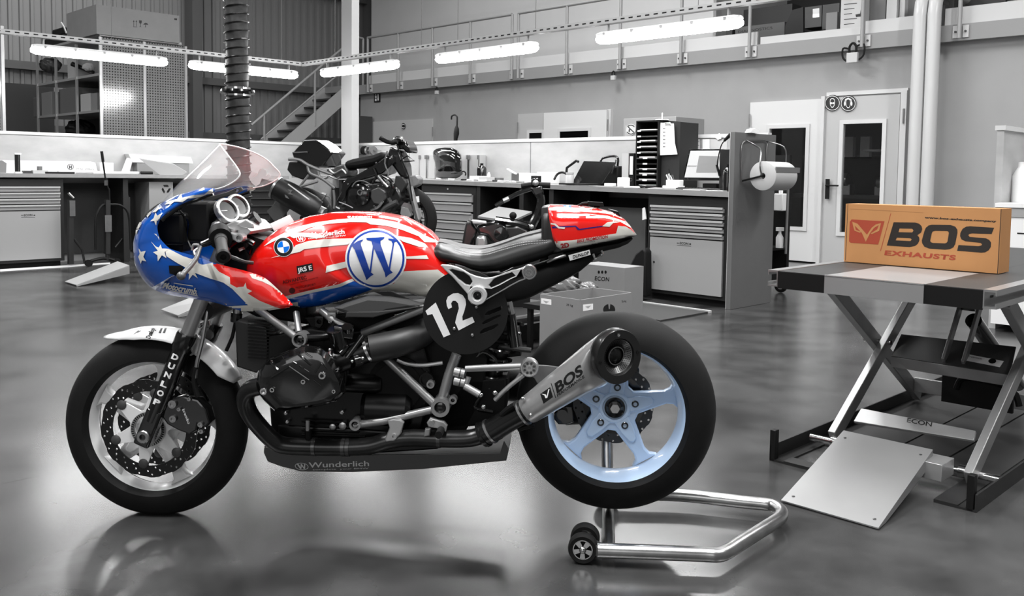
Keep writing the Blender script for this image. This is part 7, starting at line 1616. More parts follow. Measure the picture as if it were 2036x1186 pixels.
r = MB(); r.rbox(-5.0, -4.08, 5.75, 6.42, .001, .012); T(r, 'rubber_mat', 'flat dark rubber mat on the floor before the door cabinet', 'mat', mat('mat_dark', 44, .7)); r = MB(); r.rbox(-4.98, -4.07, 6.43, 6.46, .001, .02); T(r, 'mat_edge', 'pale edge strip along the dark rubber mat', 'strip', LGR)
# trolley behind the end panel
t = thing('workshop_trolley', 'tall black workshop trolley with white bottle behind the grey end panel', 'trolley', W(-4.42, 8.1, 0))
part(t, 'back', BLKM, lambda r: r.rbox(-4.95, -4.36, 8.25, 8.3, .12, 1.35)); part(t, 'shelf', BLKM, lambda r: r.rbox(-4.95, -4.36, 7.85, 8.25, .42, .45)); part(t, 'shelf', BLKM, lambda r: r.rbox(-4.95, -4.36, 7.85, 8.25, .12, .2))
part(t, 'pole', STL, lambda r: r.cyl(onb(1568, 345, 8.0), onb(1562, 505, 8.0), .012))
r = MB(); a0, _, z1 = ab(onb(1539, 385, 8.1)); a1, _, z0 = ab(onb(1555, 420, 8.1)); r.rbox(a0, a1, 8.1, 8.2, z0, z1); r.cyl(W((a0+a1)/2, 8.15, z1), W((a0+a1)/2, 8.15, z1+.05), .02); T(r, 'canister', 'white canister hanging on the trolley below the paper roll', 'canister', WHT, bevel=.008)
a0, _, z1 = ab(onb(1541, 468, 8.0)); r = MB(); q = W(a0+.05, 8.0, .451); r.lathe([(0, 0), (.035, 0), (.035, .1), (.014, .14), (.014, .16), (0, .16)], q, Vector((0, 0, 1)), 16); r.cbox(q+Vector((0, 0, .18)), .07, .03, .035); T(r, 'spray_bottle', 'white spray bottle on the trolley shelf', 'bottle', WHT)
cw = gz(1552, 582); r = MB()
part(t, 'castor', RUB, lambda r: r.lathe([(.035, -.018), (.06, -.018), (.066, -.01), (.066, .01), (.06, .018), (.035, .018)], Vector((cw.x, cw.y, .067)), -rB, 24, closed=True)); part(t, 'castor_hub', LGR, lambda r: r.lathe([(0, -.012), (.034, -.012), (.034, .012), (0, .012)], Vector((cw.x, cw.y, .067)), -rB, 20)); part(t, 'castor_fork', STL, lambda r: r.bar(Vector((cw.x, cw.y, .09)), Vector((cw.x, cw.y, .2)), .05, .06))
# far-right bench wing
part_ = thing('white_cabinet', 'white cabinet with dark lettering at the right picture edge', 'cabinet', W(-2.0, 8.3, 0))
part(part_, 'body', WHT, lambda r: r.rbox(-2.19, -1.6, 7.3, 9.6, .06, .86)); part(part_, 'worktop', WHT, lambda r: r.rbox(-2.19, -1.55, 7.28, 9.6, .93, .96)); part(part_, 'drawer_band', mat('band_grey', 150), lambda r: r.rbox(-2.19, -1.58, 7.29, 9.6, .861, .929))
part(part_, 'letter', BDEC, lambda r: (lambda p: r.rbox(ab(p)[0], ab(p)[0]+.05, 7.298, 7.2995, ab(p)[2]-.05, ab(p)[2]-.04))(onb(2023, 452, 7.3)))
r = MB(); r.rbox(-2.02, -1.98, 8.0, 8.5, .961, 1.3); T(r, 'dark_board', 'dark board standing on the white bench at the right picture edge', 'board', DGR)
bq = onb(2030, 345, 7.7); r = MB(); r.lathe([(0, 0), (.06, 0), (.06, .2), (.03, .26), (.022, .27), (.022, .31), (0, .31)], Vector((bq.x, bq.y, .961)), Vector((0, 0, 1)), 24); T(r, 'white_bottle', 'white plastic bottle on the white bench at the right picture edge', 'bottle', WHT, ang=45)
for x, y, lab in ((2006, 540, 'white clamp lying on the lift top right of the carton'), (2026, 538, 'white cable tangle at the right end of the lift top')):
    q = gz(x, y-46, TZ+.015); q = W(-1.2 if x < 2010 else -1.12, 4.9, TZ+.016); r = MB(); r.tube([q-rA*.04, q+rB*.03, q+rA*.04, q+rA*.05-rB*.03], .013, 8, smooth=3); T(r, 'clamp', lab, 'clamp', WHT)
# workroom shelf and machines behind the door glass
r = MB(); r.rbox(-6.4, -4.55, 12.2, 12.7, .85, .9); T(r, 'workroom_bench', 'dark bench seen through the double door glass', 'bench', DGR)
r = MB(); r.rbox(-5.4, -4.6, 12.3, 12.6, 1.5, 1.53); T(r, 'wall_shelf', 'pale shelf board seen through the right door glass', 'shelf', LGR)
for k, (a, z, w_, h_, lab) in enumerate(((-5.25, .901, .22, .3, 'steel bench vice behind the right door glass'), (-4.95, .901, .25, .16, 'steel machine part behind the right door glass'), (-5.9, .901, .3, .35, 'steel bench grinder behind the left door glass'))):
    r = MB(); c = W(a, 12.35, z); r.box(c, rA*w_, rB*.15, (0, 0, h_*.4)); r.cyl(c+rA*w_*.2+Vector((0, 0, h_*.6)), c+rA*w_*.9+Vector((0, 0, h_*.6)), h_*.25); r.cyl(c+rA*w_*.5+Vector((0, 0, h_*.3)), c+rA*w_*.5+Vector((0, 0, h_)), .03); T(r, 'machine', lab, 'machine', STL)
for k in range(4):
    r = MB(); r.rbox(-4.86, -4.72, 13.2, 13.295, 1.0+k*.1, 1.05+k*.1); T(r, 'parts_bin', 'small pale bin in the column behind the right door glass', 'bin', LGR, grp='pale bins behind the right door glass')
for k, (a, z) in enumerate(((-6.1, 1.75), (-5.85, 1.75))):
    r = MB(); r.rbox(a, a+.14, 13.2, 13.29, z-.3, z); T(r, 'white_coat', 'pale overall hanging behind the left door glass', 'overall', WHT, grp='overalls behind the left door glass')
# ================================================================ racks, cartons, hose, mezzanine, other motorcycles
PEG = bpy.data.materials.new('perforated_panel'); PEG.use_nodes = True
nt = PEG.node_tree; N = nt.nodes; Lk = nt.links; b = N['Principled BSDF']; b.inputs['Base Color'].default_value = rgb(96); b.inputs['Roughness'].default_value = .14; b.inputs['Metallic'].default_value = .3
ra = -13.0; rb1 = ab(ona(199, 67, ra))[1]; rbm = ab(ona(286.5, 76, ra))[1]; rb2 = ab(ona(369, 87, ra))[1]; rz = 2.95
# perforation: small dark holes on a square grid (shape of the panel itself)
g = N.new('ShaderNodeNewGeometry'); sep = N.new('ShaderNodeVectorMath'); sep.operation = 'DOT_PRODUCT'; sep.inputs[1].default_value = rB; Lk.new(g.outputs['Position'], sep.inputs[0]); sz = N.new('ShaderNodeSeparateXYZ'); Lk.new(g.outputs['Position'], sz.inputs[0])
def cell(src):
    m = N.new('ShaderNodeMath'); m.operation = 'MODULO'; m.inputs[1].default_value = .038; Lk.new(src, m.inputs[0]); s_ = N.new('ShaderNodeMath'); s_.operation = 'SUBTRACT'; s_.inputs[1].default_value = .019; Lk.new(m.outputs[0], s_.inputs[0]); q = N.new('ShaderNodeMath'); q.operation = 'POWER'; q.inputs[1].default_value = 2; ab_ = N.new('ShaderNodeMath'); ab_.operation = 'ABSOLUTE'; Lk.new(s_.outputs[0], ab_.inputs[0]); Lk.new(ab_.outputs[0], q.inputs[0]); return q
q1, q2 = cell(sep.outputs['Value']), cell(sz.outputs['Z']); ad = N.new('ShaderNodeMath'); ad.operation = 'ADD'; Lk.new(q1.outputs[0], ad.inputs[0]); Lk.new(q2.outputs[0], ad.inputs[1])
gt = N.new('ShaderNodeMath'); gt.operation = 'GREATER_THAN'; gt.inputs[1].default_value = .0085**2; Lk.new(ad.outputs[0], gt.inputs[0]); mx = N.new('ShaderNodeMix'); mx.data_type = 'RGBA'; mx.inputs[6].default_value = rgb(20); mx.inputs[7].default_value = rgb(128); Lk.new(gt.outputs[0], mx.inputs[0]); Lk.new(mx.outputs[2], b.inputs['Base Color'])
UPR = mat('rack_upright', 178, .35, .6)
rack = thing('storage_rack', 'metal storage rack with perforated end panels behind the left partition', 'rack', W(-13.6, (rb1+rb2)/2, 0))
for p_, q_ in ((rb1+.02, rbm-.02), (rbm+.02, rb2-.02)): part(rack, 'perforated_panel', PEG, lambda r: r.rbox(ra-.01, ra, p_, q_, .1, rz))
for q_ in (rb1, rbm, rb2): part(rack, 'upright', UPR, lambda r: r.rbox(ra-.02, ra+.01, q_-.018, q_+.018, 0, 2.955))
for px in (152, 111, 74):
    a_ = ab(onb(px, 165, rb1))[0]; part(rack, 'upright', UPR, lambda r: r.rbox(a_-.018, a_+.018, rb1-.01, rb1+.02, 0, 2.93))
sh = [1.72, 2.0, 2.46, 2.97]
zs = [ab(onb(197, y, rb1))[2] for y in (218, 145, 66)]
aL = ab(onb(74, 165, rb1))[0]
for z_ in zs: part(rack, 'shelf', UPR, lambda r: r.rbox(aL, ra-.021, rb1+.0, rb2-.05, z_-.035, z_))
part(rack, 'back_panel', mat('rack_dark', 22, .7), lambda r: r.rbox(aL, ra-.03, rb1+.62, rb1+.64, .1, 2.85))
# another perforated panel at the picture edge
r = MB(); bq = ab(ona(6, 80, ra))[1]; r.rbox(ra-.01, ra, bq-1.2, bq-.03, .1, 2.9); T(r, 'perforated_panel', 'perforated grey panel cut by the left picture edge above the partition', 'panel', PEG)
r = MB(); r.rbox(ra-.02, ra+.01, bq-.028, bq+.01, 0, 2.95); T(r, 'rack_upright', 'pale steel upright at the left picture edge', 'upright', UPR)
r = MB(); r.rbox(-16.9, -16.8, 3.4, 5.6, 0, 2.55); T(r, 'dark_door_panel', 'dark panel on the corrugated wall behind the rack', 'panel', DGR)
# crates, cartons on the rack shelves
GREY1, GREY2, GREY3 = mat('crate_grey', 84, .6), mat('crate_mid', 112, .6), mat('crate_pale', 150, .7)
def RB(x0, x1, yt, z0, b, dep, m, name, label, cat='box', grp=None, bevel=0):
    a0, _, z1 = ab(onb(x0, yt, b)); a1 = ab(onb(x1, yt, b))[0]; r = MB(); r.rbox(a0, a1, b, b+dep, z0+.002, z1); return T(r, name, label, cat, m, grp=grp, bevel=bevel)
RB(82, 102, 185, zs[0], rb1+.05, .4, GREY2, 'storage_crate', 'grey storage crate at the left end of the rack shelf', bevel=.006); RB(66, 80, 195, zs[0], rb1+.08, .3, GREY1, 'storage_crate', 'small dark crate left of the grey storage crate', bevel=.006)
RB(117, 150, 178, zs[0], rb1+.05, .45, GREY1, 'storage_crate', 'wide grey crate with pale rim in the middle rack bay', bevel=.006); RB(160, 180, 188, zs[0], rb1+.04, .4, GREY3, 'magazine_file', 'pale magazine file right of the wide grey crate'); RB(182, 193, 186, zs[0], rb1+.04, .4, GREY2, 'magazine_file', 'grey magazine file nearest the perforated panel')
RB(134, 150, 115, zs[1], rb1+.05, .35, GREY3, 'carton', 'pale open carton on the upper rack shelf')
r = MB(); r.cyl(onb(143, 127, rb1-.02), onb(186, 145, rb1+.2), .035, .03, n=16); T(r, 'black_tube', 'black cylinder leaning out of the pale open carton', 'tube', BLKG)
crumple(176, 134, rb1+.15, .08, 'cloth_bundle', 'small pale bundle right of the black cylinder', GREY3, 8); crumple(100, 130, rb1+.2, .15, 'dark_bundle', 'dark bundle at the left of the upper rack shelf', DGR, 9)
crumple(160, 258, rb1+.3, .2, 'dark_bundle', 'dark bundle just above the partition rail in the rack', BLKM, 11)
# long carton and bag on top of the rack
ac = ra+.02; b0, b1 = ab(ona(192, 60, ac))[1], ab(ona(357, 80, ac))[1]; z0 = 3.03; z1 = ab(ona(192, 9, ac))[2]; z1b = ab(ona(357, 31, ac))[2]; a_l = ab(onb(133, 60, b0))[0]
z0 = ab(ona(192, 67, ac))[2]
r = MB(); r.rbox(max(a_l, -14.6), ac, b0, b1, z0, (z1+z1b)/2); t_ = r.bvh(); z = Q(0, 0, 3.915)
for px_ in ((1040, 160, 1038), (1060, 160, 1058)):
    dec_poly(r, [z((px_[0]-1, 165), (px_[0]+3, 165), (px_[0]+3, 205), (px_[0]-1, 205))], t_, I4, 1, 0); dec_poly(r, [z((px_[0]-6, 170), (px_[0]+1, 157), (px_[0]+8, 170))], t_, I4, 1, 0)
dec_poly(r, [z((1035, 206), (1068, 208), (1068, 212), (1035, 210))], t_, I4, 1, 0)
dec_poly(r, [z((1082, 158), (1104, 160), (1102, 180), (1095, 186), (1095, 206), (1102, 210), (1082, 209), (1091, 205), (1091, 185), (1083, 178))], t_, I4, 1, 0)
dec_poly(r, [z((1115, 193), (1122, 182), (1135, 177), (1148, 183), (1154, 194), (1136, 192), (1136, 212), (1128, 214), (1130, 210), (1132, 192))], t_, I4, 1, 0); dec_poly(r, [z((1356, 142), (1378, 144), (1378, 158), (1356, 156))], t_, I4, 1, 0)
T(r, 'long_carton', 'long grey carton with handling symbols lying on top of the storage rack', 'box', [mat('carton_top_grey', 122, .75, noise=.05), BDEC])
bq = thing('black_case', 'stack of black cases on the rack beside the long carton', 'case', W(-14.9, rb1+.2, z0))
part(bq, 'case', BLKM, lambda r: r.rbox(-15.4, -14.63, rb1+.05, rb1+.5, z0, z0+.17), bev=.03); part(bq, 'case', BLKM, lambda r: r.rbox(-15.2, -14.7, rb1+.1, rb1+.45, z0+.171, z0+.3), bev=.03); part(bq, 'strap', LGR, lambda r: r.tube([onb(122, 45, rb1+.03), onb(128, 55, rb1+.03), onb(132, 66, rb1+.03)], .012, 6))
# ---- extraction hose hanging from the roof
hx = lambda y: ona(466+(y-30)*.048, y, -8.6)
top_, bot_ = hx(-330), hx(330)
ho = thing('extraction_hose', 'black ribbed extraction hose hanging from the roof behind the windscreen', 'hose', Vector((bot_.x, bot_.y, bot_.z)))
HB = mat('hose_black', 34, .5, bump=.8, bscale=25)
zA, zB = ab(hx(0))[2]+1.6, 0.35; ctr = lambda z_: Vector((hx(180).x+(1.6-z_)*.012, hx(180).y, z_)); RH = .112
def hosef(r):
    rr = []; n = 130
    for i in range(n+1):
        z_ = zB+(zA-zB)*i/n; rad = RH*(1+.018*math.sin(i*2.3)+.012*math.sin(i*.83)); c = ctr(z_); rr.append([c+Vector((rad*math.cos(t)*(1+.035*math.sin(4*t+i*.55)), rad*math.sin(t)*(1+.035*math.sin(4*t+i*.55)), 0)) for t in [2*math.pi*k/28 for k in range(28)]])
    r.rings(rr)
part(ho, 'hose_wall', HB, hosef, ang=60)
def helix(r):
    pts = []; turns = (zA-zB)/.085
    for i in range(int(turns*20)): t = i/20; z_ = zB+t*.085; c = ctr(z_); pts.append(c+Vector((RH*1.1*math.cos(2*math.pi*t), RH*1.1*math.sin(2*math.pi*t), 0)))
    r.tube(pts, .007, 5)
part(ho, 'wire_helix', mat('helix_black', 22, .3, .3), helix)
zc = ctr(hx(183).z).z; part(ho, 'collar', BLKG, lambda r: r.lathe([(RH, -.02), (RH*1.5, -.02), (RH*1.55, 0), (RH*1.5, .02), (RH, .02)], ctr(zc), Vector((0, 0, 1)), 40)); 
for dz in (.035, -.035): part(ho, 'clamp_ring', CHR, lambda r: r.lathe([(RH*1.08, -.010), (RH*1.16, -.010), (RH*1.16, .010), (RH*1.08, .010)], ctr(zc+dz), Vector((0, 0, 1)), 36, closed=True))
# ---- mezzanine storage
mb_ = 11.45
def MZ(x0, x1, yt, b, dep, m, name, label, cat='box', z0=2.932, bevel=0, dec=None):
    a0, _, z1 = ab(onb(x0, yt, b)); a1 = ab(onb(x1, yt, b))[0]; r = MB(); r.rbox(a0, a1, b, b+dep, z0, z1)
    if dec: dec(r, r.bvh())
    return T(r, name, label, cat, [m, BDEC, WDEC] if dec else m, bevel=bevel)
D1, D2, D3 = mat('stored_dark', 58, .7), mat('stored_mid', 88, .7), mat('stored_pale', 186, .7)
MZ(1444, 1456, 56, 12.3, .3, D1, 'dark_crate', 'dark crate at the left end of the mezzanine store')
MZ(1462, 1560, 55, 12.3, .6, D2, 'display_carton', 'wide dark carton with faint lettering on the mezzanine edge', dec=lambda r, t: (dec_text(r, 'DIAGNOSTICS', (1468, 66), (1536, 57.5), 5, t, I4, 1, grid=0, bold=.01)))
MZ(1478, 1575, 20, 13.0, .3, D1, 'dark_carton', 'large dark carton behind the lettered carton')
a0 = ab(onb(1570, 15, 12.15))[0]; r = MB(); r.prism([onb(1561, 52, 12.2), onb(1575, 20, 12.2), onb(1597, 14, 12.2), onb(1597, 84, 12.2), onb(1561, 84, 12.2)], rB*.05)
for v in r.bm.verts: v.co.z = max(v.co.z, 2.932)
T(r, 'dark_flap_carton', 'dark carton with raised flap standing on the mezzanine', 'box', mat('stored_black', 34, .7))
MZ(1598, 1634, 15, 12.7, .3, D2, 'grip_carton', 'grey carton with handle slot above the shiny pipes', z0=3.35, dec=lambda r, t: dec_poly(r, [[(1616, 18), (1629, 16), (1629, 34), (1616, 35)]], t, I4, 2, 0)); MZ(1636, 1669, 10, 12.7, .3, D2, 'grip_carton', 'grey carton with handle slot right above the slim pale carton', z0=3.3)
r = MB(); r.rbox(ab(onb(1598, 40, 12.65))[0], ab(onb(1672, 40, 12.65))[0], 12.65, 13.0, 3.25, 3.29); r.rbox(ab(onb(1598, 40, 12.95))[0], ab(onb(1600, 40, 12.95))[0]+.03, 12.9, 13.0, 2.932, 3.25); T(r, 'mezzanine_shelf', 'dark shelf carrying two handle-slot cartons on the mezzanine', 'shelf', BLKM)
MZ(1643, 1665, 26, 11.9, .2, mat('stored_lgrey', 132, .7), 'slim_carton', 'slim upright pale grey carton left of the printed carton')
def prn(r, t):
    for k in range(6): dec_poly(r, [[(1678, 8+k*10), (1704-(k % 3)*5, 6+k*10), (1704-(k % 3)*5, 7.4+k*10), (1678, 9.4+k*10)]], t, I4, 1, 0)
    dec_poly(r, [[(1701, 29), (1710, 27), (1711, 19), (1712, 33), (1702, 34)]], t, I4, 1, 0)
MZ(1673, 1716, -12, 11.3, .35, D3, 'printed_carton', 'large white printed carton behind a railing post on the mezzanine', dec=prn)
MZ(1731, 1762, -12, 11.5, .35, mat('stored_g2', 112, .7), 'grey_carton', 'grey carton between two printed white cartons on the mezzanine'); MZ(1764, 1784, -12, 11.35, .35, D3, 'printed_carton', 'narrow white printed carton left of the grey panel boxes'); MZ(1790, 1800, -12, 11.4, .35, D3, 'printed_carton', 'thin white printed carton left of the pipes')
MZ(1801, 1822, -12, 11.5, .35, mat('stored_g2'), 'grey_carton', 'grey carton directly left of the pipe bends'); MZ(1822, 1832, -12, 11.6, .3, D2, 'dark_carton', 'dark narrow carton behind the left pipe bend')
MZ(1888, 1898, -12, 11.35, .3, D1, 'dark_carton', 'dark narrow carton right of the pipe bends'); MZ(1921, 2000, -12, 12.0, .5, D1, 'dark_case', 'large dark case right of the right railing post'); MZ(2003, 2060, 2, 11.6, .4, mat('stored_tex', 150, .8, noise=.4, nscale=30), 'mottled_carton', 'mottled pale carton at the upper right picture corner')
MZ(1855, 1868, -12, 11.6, .2, WHT, 'white_rod_pack', 'white upright pack between the two pipe bends')
# ---- dark sport motorcycle behind the tank
SO = depth(700, 400, 7.9); syaw = math.radians(-12)
sU = Vector((math.cos(syaw), math.sin(syaw), 0)); sW = Vector((sU.y, -sU.x, 0))
sbk = thing('sport_motorcycle', 'dark stripped sport motorcycle standing behind the red fuel tank', 'motorcycle', Vector((SO.x, SO.y, 0)))
def G(px, py, w_=0.0):
    rr = ray(px, py); o = SO+w_*sW; t = ((o-CP).dot(sW))/(rr.dot(sW)); return CP+t*rr
def gp(name, m, f, par=None, bev=0): return part(sbk, name, m, f, bev=bev, par=par)
def gplate(poly, w_, th):
    def f(r):
        q = [G(x, y, w_) for x, y in poly]; r.prism(q, -sW*th)
    return f
def gt_(pts, rad, w_=0, sm=3): return lambda r: r.tube([G(*(p if len(p) == 3 else (p[0], p[1], w_))) for p in pts], rad, 10, True, sm if len(pts) > 2 else 0)
SB, SBG = mat('bike_black', 16, .35, coat=.4), mat('bike_gloss', 12, .16, coat=.8)
wc = G(800, 437); wx = (sW*.93+sU*.36).normalized()
ty = gp('front_tyre', RUB, lambda r: r.lathe([(.215+.085*math.cos(q), .058*math.sin(q)) for q in [math.radians(-90+180*i/16) for i in range(17)]], wc, wx, 56, closed=True))
gp('front_rim', mat('rim_black', 30, .25, .5), lambda r: r.lathe([(.218, .045), (.205, .03), (.2, 0), (.205, -.03), (.218, -.045), (.205, -.045), (.19, 0), (.205, .045)], wc, wx, 48, closed=True))
gp('front_disc', STL, lambda r: r.lathe([(.11, .055), (.15, .055), (.15, .06), (.11, .06)], wc, wx, 40, closed=True))
def hubf(r):
    x_, y_ = ortho(wx)
    for k in range(5): A = 2*math.pi*k/5; e = x_*math.cos(A)+y_*math.sin(A); r.bar(wc, wc+e*.2, .03, .02, up=wx)
gp('front_spokes', mat('rim_black'), hubf)
r_lab = gp('tyre_mark', WDEC, lambda r: r.prism([G(827, 391, .1), G(833, 390, .1), G(834, 402, .1), G(828, 403, .1)], sW*.001), par=ty)
gp('fork', STL, gt_([(815, 372), (832, 438)], .028, .12, 0)); gp('fork', STL, gt_([(800, 360), (812, 420)], .026, -.08, 0)); gp('fork_bottom', ALU, gplate([(824, 418), (834, 414), (838, 432), (830, 440), (823, 434)], .14, .03)); gp('caliper', ALU, gplate([(798, 412), (812, 415), (818, 428), (806, 438), (796, 425)], .13, .05))
gp('front_mudguard', mat('guard_grey', 120, .35), gplate([(813, 350), (826, 348), (834, 356), (831, 368), (818, 375), (808, 378), (806, 366)], .06, .12), bev=.01)
gp('headlight', SBG, gplate([(799, 277), (806, 280), (812, 290), (815, 303), (808, 305), (800, 296), (792, 298), (786, 290), (788, 280)], .12, .24), bev=.02)
gp('handlebar', BLKM, gt_([(756, 274), (768, 281), (780, 284), (790, 282)], .02, .2)); gp('mirror_stub', BLKM, gplate([(756, 273), (764, 275), (775, 280), (770, 284), (760, 279)], .22, .03))
gp('steering_stem', SB, gplate([(775, 290), (795, 300), (806, 330), (808, 355), (795, 352), (780, 330), (770, 305)], .09, .18), bev=.02)
gp('number_bracket', BLKM, gt_([(795, 320), (810, 310), (824, 320), (800, 322)], .006, .1, 0)); gp('cockpit_chrome', CHR, gt_([(780, 285), (790, 276), (800, 278)], .022, .14))
gp('seat_pad', BLKM, gplate([(682, 322), (700, 316), (740, 308), (760, 300), (770, 315), (745, 328), (710, 335), (686, 336)], .14, .28), bev=.03)
gp('main_frame', SBG, gplate([(680, 362), (690, 355), (705, 350), (740, 330), (765, 312), (780, 308), (782, 325), (760, 345), (720, 358), (700, 365), (690, 380), (684, 398), (672, 410), (668, 400), (676, 385)], .17, .34), bev=.012)
gp('engine', SB, gplate([(690, 375), (720, 365), (760, 362), (790, 372), (800, 395), (785, 420), (745, 432), (700, 432), (684, 420)], .16, .32), bev=.02)
gp('clutch_cover', SBG, lambda r: r.lathe([(0, -.02), (.095, -.02), (.09, .02), (.06, .035), (0, .04)], G(716, 388, .18), sW, 32)); gp('cover_badge', CHR, lambda r: r.lathe([(.018, 0), (.026, 0), (.026, .003), (.018, .003)], G(716, 383, .225), sW, 20, closed=True))
gp('engine_side', mat('engine_cast', 78, .4, .5), gplate([(738, 378), (752, 372), (765, 380), (768, 395), (755, 408), (742, 405), (736, 392)], .2, .05), bev=.01)
gp('radiator', mat('radiator_dark', 40, .5), gplate([(786, 350), (800, 352), (808, 365), (790, 398), (768, 408), (765, 402), (782, 380)], .12, .24), bev=.006); gp('coolant_hose', mat('hose_grey', 52, .5), gt_([(758, 425), (766, 415), (778, 408), (790, 402)], .025, .18)); gp('silver_hose', CHR, gt_([(752, 350), (762, 362), (772, 372)], .02, .18))
for k, p_ in enumerate((((574, 317), (595, 318), (612, 328), (640, 340), (662, 348)), ((612, 330), (617, 345), (640, 355), (666, 375)), ((614, 348), (595, 372)), ((596, 372), (632, 361)), ((632, 340), (638, 356), (652, 352)), ((663, 378), (665, 400), (664, 415)))): gp('subframe_tube', mat('subframe_grey', 128, .4, .5), gt_(p_, .014 if k < 2 else .011, .15))
gp('tail_box', SBG, gplate([(580, 305), (604, 279), (626, 278), (640, 286), (662, 304), (640, 332), (620, 334), (584, 316)], .15, .3), bev=.012); gp('box_rim', STL, gt_([(604, 280), (630, 279)], .008, .16, 0)); gp('box_rim', DGR, gt_([(582, 304), (612, 303)], .008, .16, 0))
gp('under_tray', SB, gplate([(574, 322), (600, 320), (612, 330), (614, 348), (602, 358), (580, 350), (570, 338)], .12, .24), bev=.01)
ex = gp('exhaust', mat('exhaust_black', 22, .4, .3), lambda r: r.tube([G(552, 375, .24), G(575, 387, .24), G(618, 412, .22), G(632, 420, .2)], [.1, .105, .105, .09], 28)); gp('exhaust_ring', STL, lambda r: r.lathe([(.09, 0), (.104, 0), (.104, .02), (.09, .02)], G(552, 375, .24), (G(552, 375, .24)-G(618, 412, .22)).normalized(), 28, closed=True), par=ex)
r = gp('exhaust_letter', MGR, lambda r: (r.prism([G(566, 387, .345), G(571, 390, .345), G(575, 396, .345), G(568, 393, .345)], sW*.002), ), par=ex); gp('exhaust_letter', MGR, lambda r: r.prism([G(572, 377, .345), G(582, 378, .345), G(578, 383, .345), G(582, 388, .345), G(573, 386, .345), G(577, 382, .345)], sW*.002), par=ex)
gp('tail_pipe', ALU, gt_([(630, 418), (645, 425)], .05, .18, 0)); gp('heat_strip', ALU, gt_([(573, 367), (615, 398)], .008, .3, 0))
gp('throttle_bodies', mat('engine_cast'), gplate([(655, 345), (668, 330), (684, 326), (692, 340), (690, 352), (670, 356)], .14, .24), bev=.012); gp('wiring', STL, gt_([(655, 338), (665, 345), (680, 338), (688, 346)], .01, .16))
gp('rear_wheel', RUB, lambda r: r.lathe([(.215+.09*math.cos(q), .085*math.sin(q)) for q in [math.radians(-90+180*i/14) for i in range(15)]], G(600, 440, -.05), sW, 40, closed=True)); gp('swingarm', SB, gt_([(600, 438), (690, 420)], .04, .05, 0)); gp('license_holder', mat('plate_dim', 70, .5), gplate([(530, 420), (555, 398), (577, 412), (560, 435), (545, 440)], .15, .02))
for k, (nm_, m_, pts_, r_, w_) in enumerate((('brake_line', BLKM, ((790, 290), (800, 320), (812, 350), (820, 400)), .006, .15), ('wiring', MGR, ((770, 300), (765, 325), (772, 345), (768, 365)), .006, .2), ('wiring', BLKM, ((742, 335), (748, 350), (740, 366)), .01, .19), ('coolant_hose', BLKG, ((760, 350), (775, 358), (782, 372), (776, 388)), .016, .19),
        ('clutch_cable', MGR, ((700, 372), (708, 362), (722, 360), (735, 366)), .005, .2), ('silver_pipe', CHR, ((760, 402), (752, 412), (738, 418)), .014, .2), ('header_pipe', mat('hose_grey'), ((772, 395), (778, 410), (765, 424)), .02, .16), ('rear_brake_line', MGR, ((640, 398), (650, 390), (658, 398), (652, 412)), .005, .16), ('footpeg', STL, ((668, 412), (676, 416)), .012, .22), ('gear_link', STL, ((674, 402), (690, 408), (702, 414)), .006, .2), ('loose_connector', ALU, ((640, 385), (648, 388)), .012, .18), ('seat_bracket', STL, ((655, 350), (668, 356), (676, 352)), .008, .2))):
    gp(nm_, m_, gt_(pts_, r_, w_))
for x_, y_ in ((733, 372), (752, 370), (766, 384), (762, 402), (744, 410), (730, 398), (692, 366), (748, 324), (776, 316)): gp('bolt', CHR, lambda r: r.sph(G(x_, y_, .205), .009, n=8))
# stand and stools keeping it up
pz = wc.z-.302
hl = thing('raised_lift', 'black raised lift platform under the dark sport motorcycle', 'lift table', Vector((SO.x, SO.y, 0)))
ce = (G(600, 440, -.05)+wc)/2; ce.z = 0
part(hl, 'platform', LBK, lambda r: r.box(ce-sU*.95-sW*.3+Vector((0, 0, pz-.06)), sU*1.9, sW*.6, (0, 0, .06)))
for u_ in (-.6, .6):
    for w_ in (-.22, .22): part(hl, 'leg', LBF, lambda r: r.bar(ce+sU*u_*.6+sW*w_+Vector((0, 0, pz-.06)), ce+sU*-u_+sW*w_+Vector((0, 0, .04)), .03, .05))
part(hl, 'base', LBF, lambda r: r.box(ce-sU*.8-sW*.28+Vector((0, 0, .001)), sU*1.6, sW*.56, (0, 0, .04)))
rwc = G(600, 440, -.05); part(hl, 'wheel_chock', LBF, lambda r: r.box(rwc-sU*.1-sW*.1+Vector((0, 0, pz-rwc.z)), sU*.2, sW*.2, (0, 0, max(.003, rwc.z-.306-pz))))
# ---- bare motocross chassis behind the seat
MO = depth(1000, 440, 6.4); mx = thing('motocross_chassis', 'bare black motocross frame and engine without wheels behind the seat', 'motorcycle frame', Vector((MO.x, MO.y, 0)))
def mG(x, y, w_=0): return depth(x, y, 6.4-w_)
def mp(name, m, f, bev=0): return part(mx, name, m, f, bev=bev)
def mt(pts, rad, w_=0, sm=3): return lambda r: r.tube([mG(x, y, w_) for x, y in pts], rad, 10, True, sm if len(pts) > 2 else 0)
def mpl(pts, w_, th): return lambda r: r.prism([mG(x, y, w_) for x, y in pts], (0, th, 0))
mp('handlebar', BLKM, mt([(1036, 371), (1060, 368), (1094, 369)], .022, .0)); mp('bar_clamp', SBG, mpl([(1057, 356), (1071, 354), (1073, 368), (1056, 370)], .05, .08), .006); mp('clamp_bolt', ALU, lambda r: r.sph(mG(1065, 364, .06), .022))
mp('headstock', SBG, mpl([(1053, 372), (1078, 370), (1083, 395), (1074, 402), (1062, 388)], .05, .1), .01)
for sg in (.08, -.12): mp('frame_spar', SBG, mt([(1072, 385), (1076, 400), (1070, 425), (1060, 445), (1056, 455)], .03, sg)); 
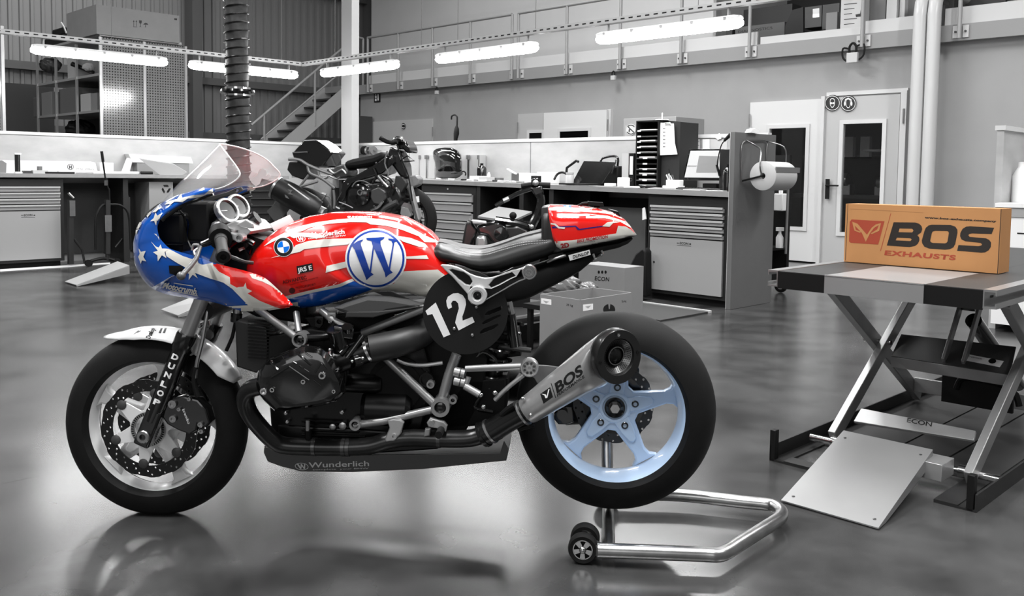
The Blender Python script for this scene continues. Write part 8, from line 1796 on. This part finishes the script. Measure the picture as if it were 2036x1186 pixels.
mp('seat_rail', SBG, mt([(1056, 376), (1030, 385), (1008, 397), (985, 410)], .016, .06)); mp('seat_rail_end', ALU, mt([(1001, 400), (1012, 395)], .018, .07, 0))
mp('cradle', SBG, mt([(985, 437), (1005, 440), (1030, 444), (1055, 452)], .026, .06)); mp('rear_shell', SBG, mpl([(946, 450), (970, 444), (990, 440), (1005, 447), (1020, 470), (1005, 490), (985, 492), (968, 470), (950, 465)], .08, .2), .02)
mp('engine', SB, mpl([(985, 452), (1030, 448), (1056, 458), (1060, 480), (1020, 500), (990, 498)], .08, .24), .02); mp('bright_tank', mat('tank_alu', 160, .3, .7), mpl([(947, 470), (966, 468), (970, 490), (962, 505), (944, 500)], .1, .12), .02)
mp('rear_fork', SB, mpl([(925, 445), (935, 434), (940, 445), (950, 460), (940, 480), (932, 510), (915, 505), (920, 475)], .06, .1), .015); mp('rear_fork', SB, mpl([(936, 470), (944, 470), (945, 512), (936, 512)], .02, .08), .01); mp('top_cover', ALU, mpl([(937, 438), (966, 441), (968, 446), (940, 446)], .1, .1), .006)
mp('knob', BLKM, lambda r: r.sph(mG(1020, 429, .1), .026)); mp('engine_cover', SBG, lambda r: r.lathe([(0, 0), (.05, 0), (.045, .03), (0, .035)], mG(996, 465, .12), Vector((0, -1, 0)), 24)); mp('silver_knuckle', ALU, lambda r: r.sph(mG(1057, 451, .1), .018)); mp('stand_post', BLKM, lambda r: r.box(Vector((MO.x-.1, MO.y-.05, .191)), (.3, 0, 0), (0, .2, 0), (0, 0, .405)))
q = [depth(x, y, 6.9) for x, y in ((950, 430), (990, 410), (1060, 420), (1020, 438))]
r = MB(); qq = [onb(950, 430, 6.2), onb(991, 411, 6.65), onb(1058, 421, 6.6), onb(1016, 440, 6.15)]; r.prism(qq, (0, 0, -.02)); tt_ = T(r, 'sheet_panel', 'silver sheet panel lying behind the motocross frame', 'panel', mat('sheet_silver', 165, .35, .5))
r = MB(); cq = sum(qq, Vector())/4; r.box(Vector((cq.x-.25, cq.y-.15, 0)), (.5, 0, 0), (0, .3, 0), (0, 0, min(v.z for v in qq)-.025)); T(r, 'pedestal', 'dark pedestal under the silver sheet panel', 'pedestal', BLKM)
# black tool chest behind the hose
b0 = ab(ona(478, 400, -11))[1]; b1 = 6.69
t = thing('tool_chest', 'black tool chest with bright drawer edges behind the gauges', 'tool chest', W(-11.3, (b0+b1)/2, 0)); part(t, 'body', CABB, lambda r: r.rbox(-11.53, -11.04, b0, b1, .0, .99))
for k in range(6): part(t, 'drawer_edge', STL, lambda r: r.rbox(-11.039, -11.02, b0+.02, b1-.02, .35+k*.1, .36+k*.1))
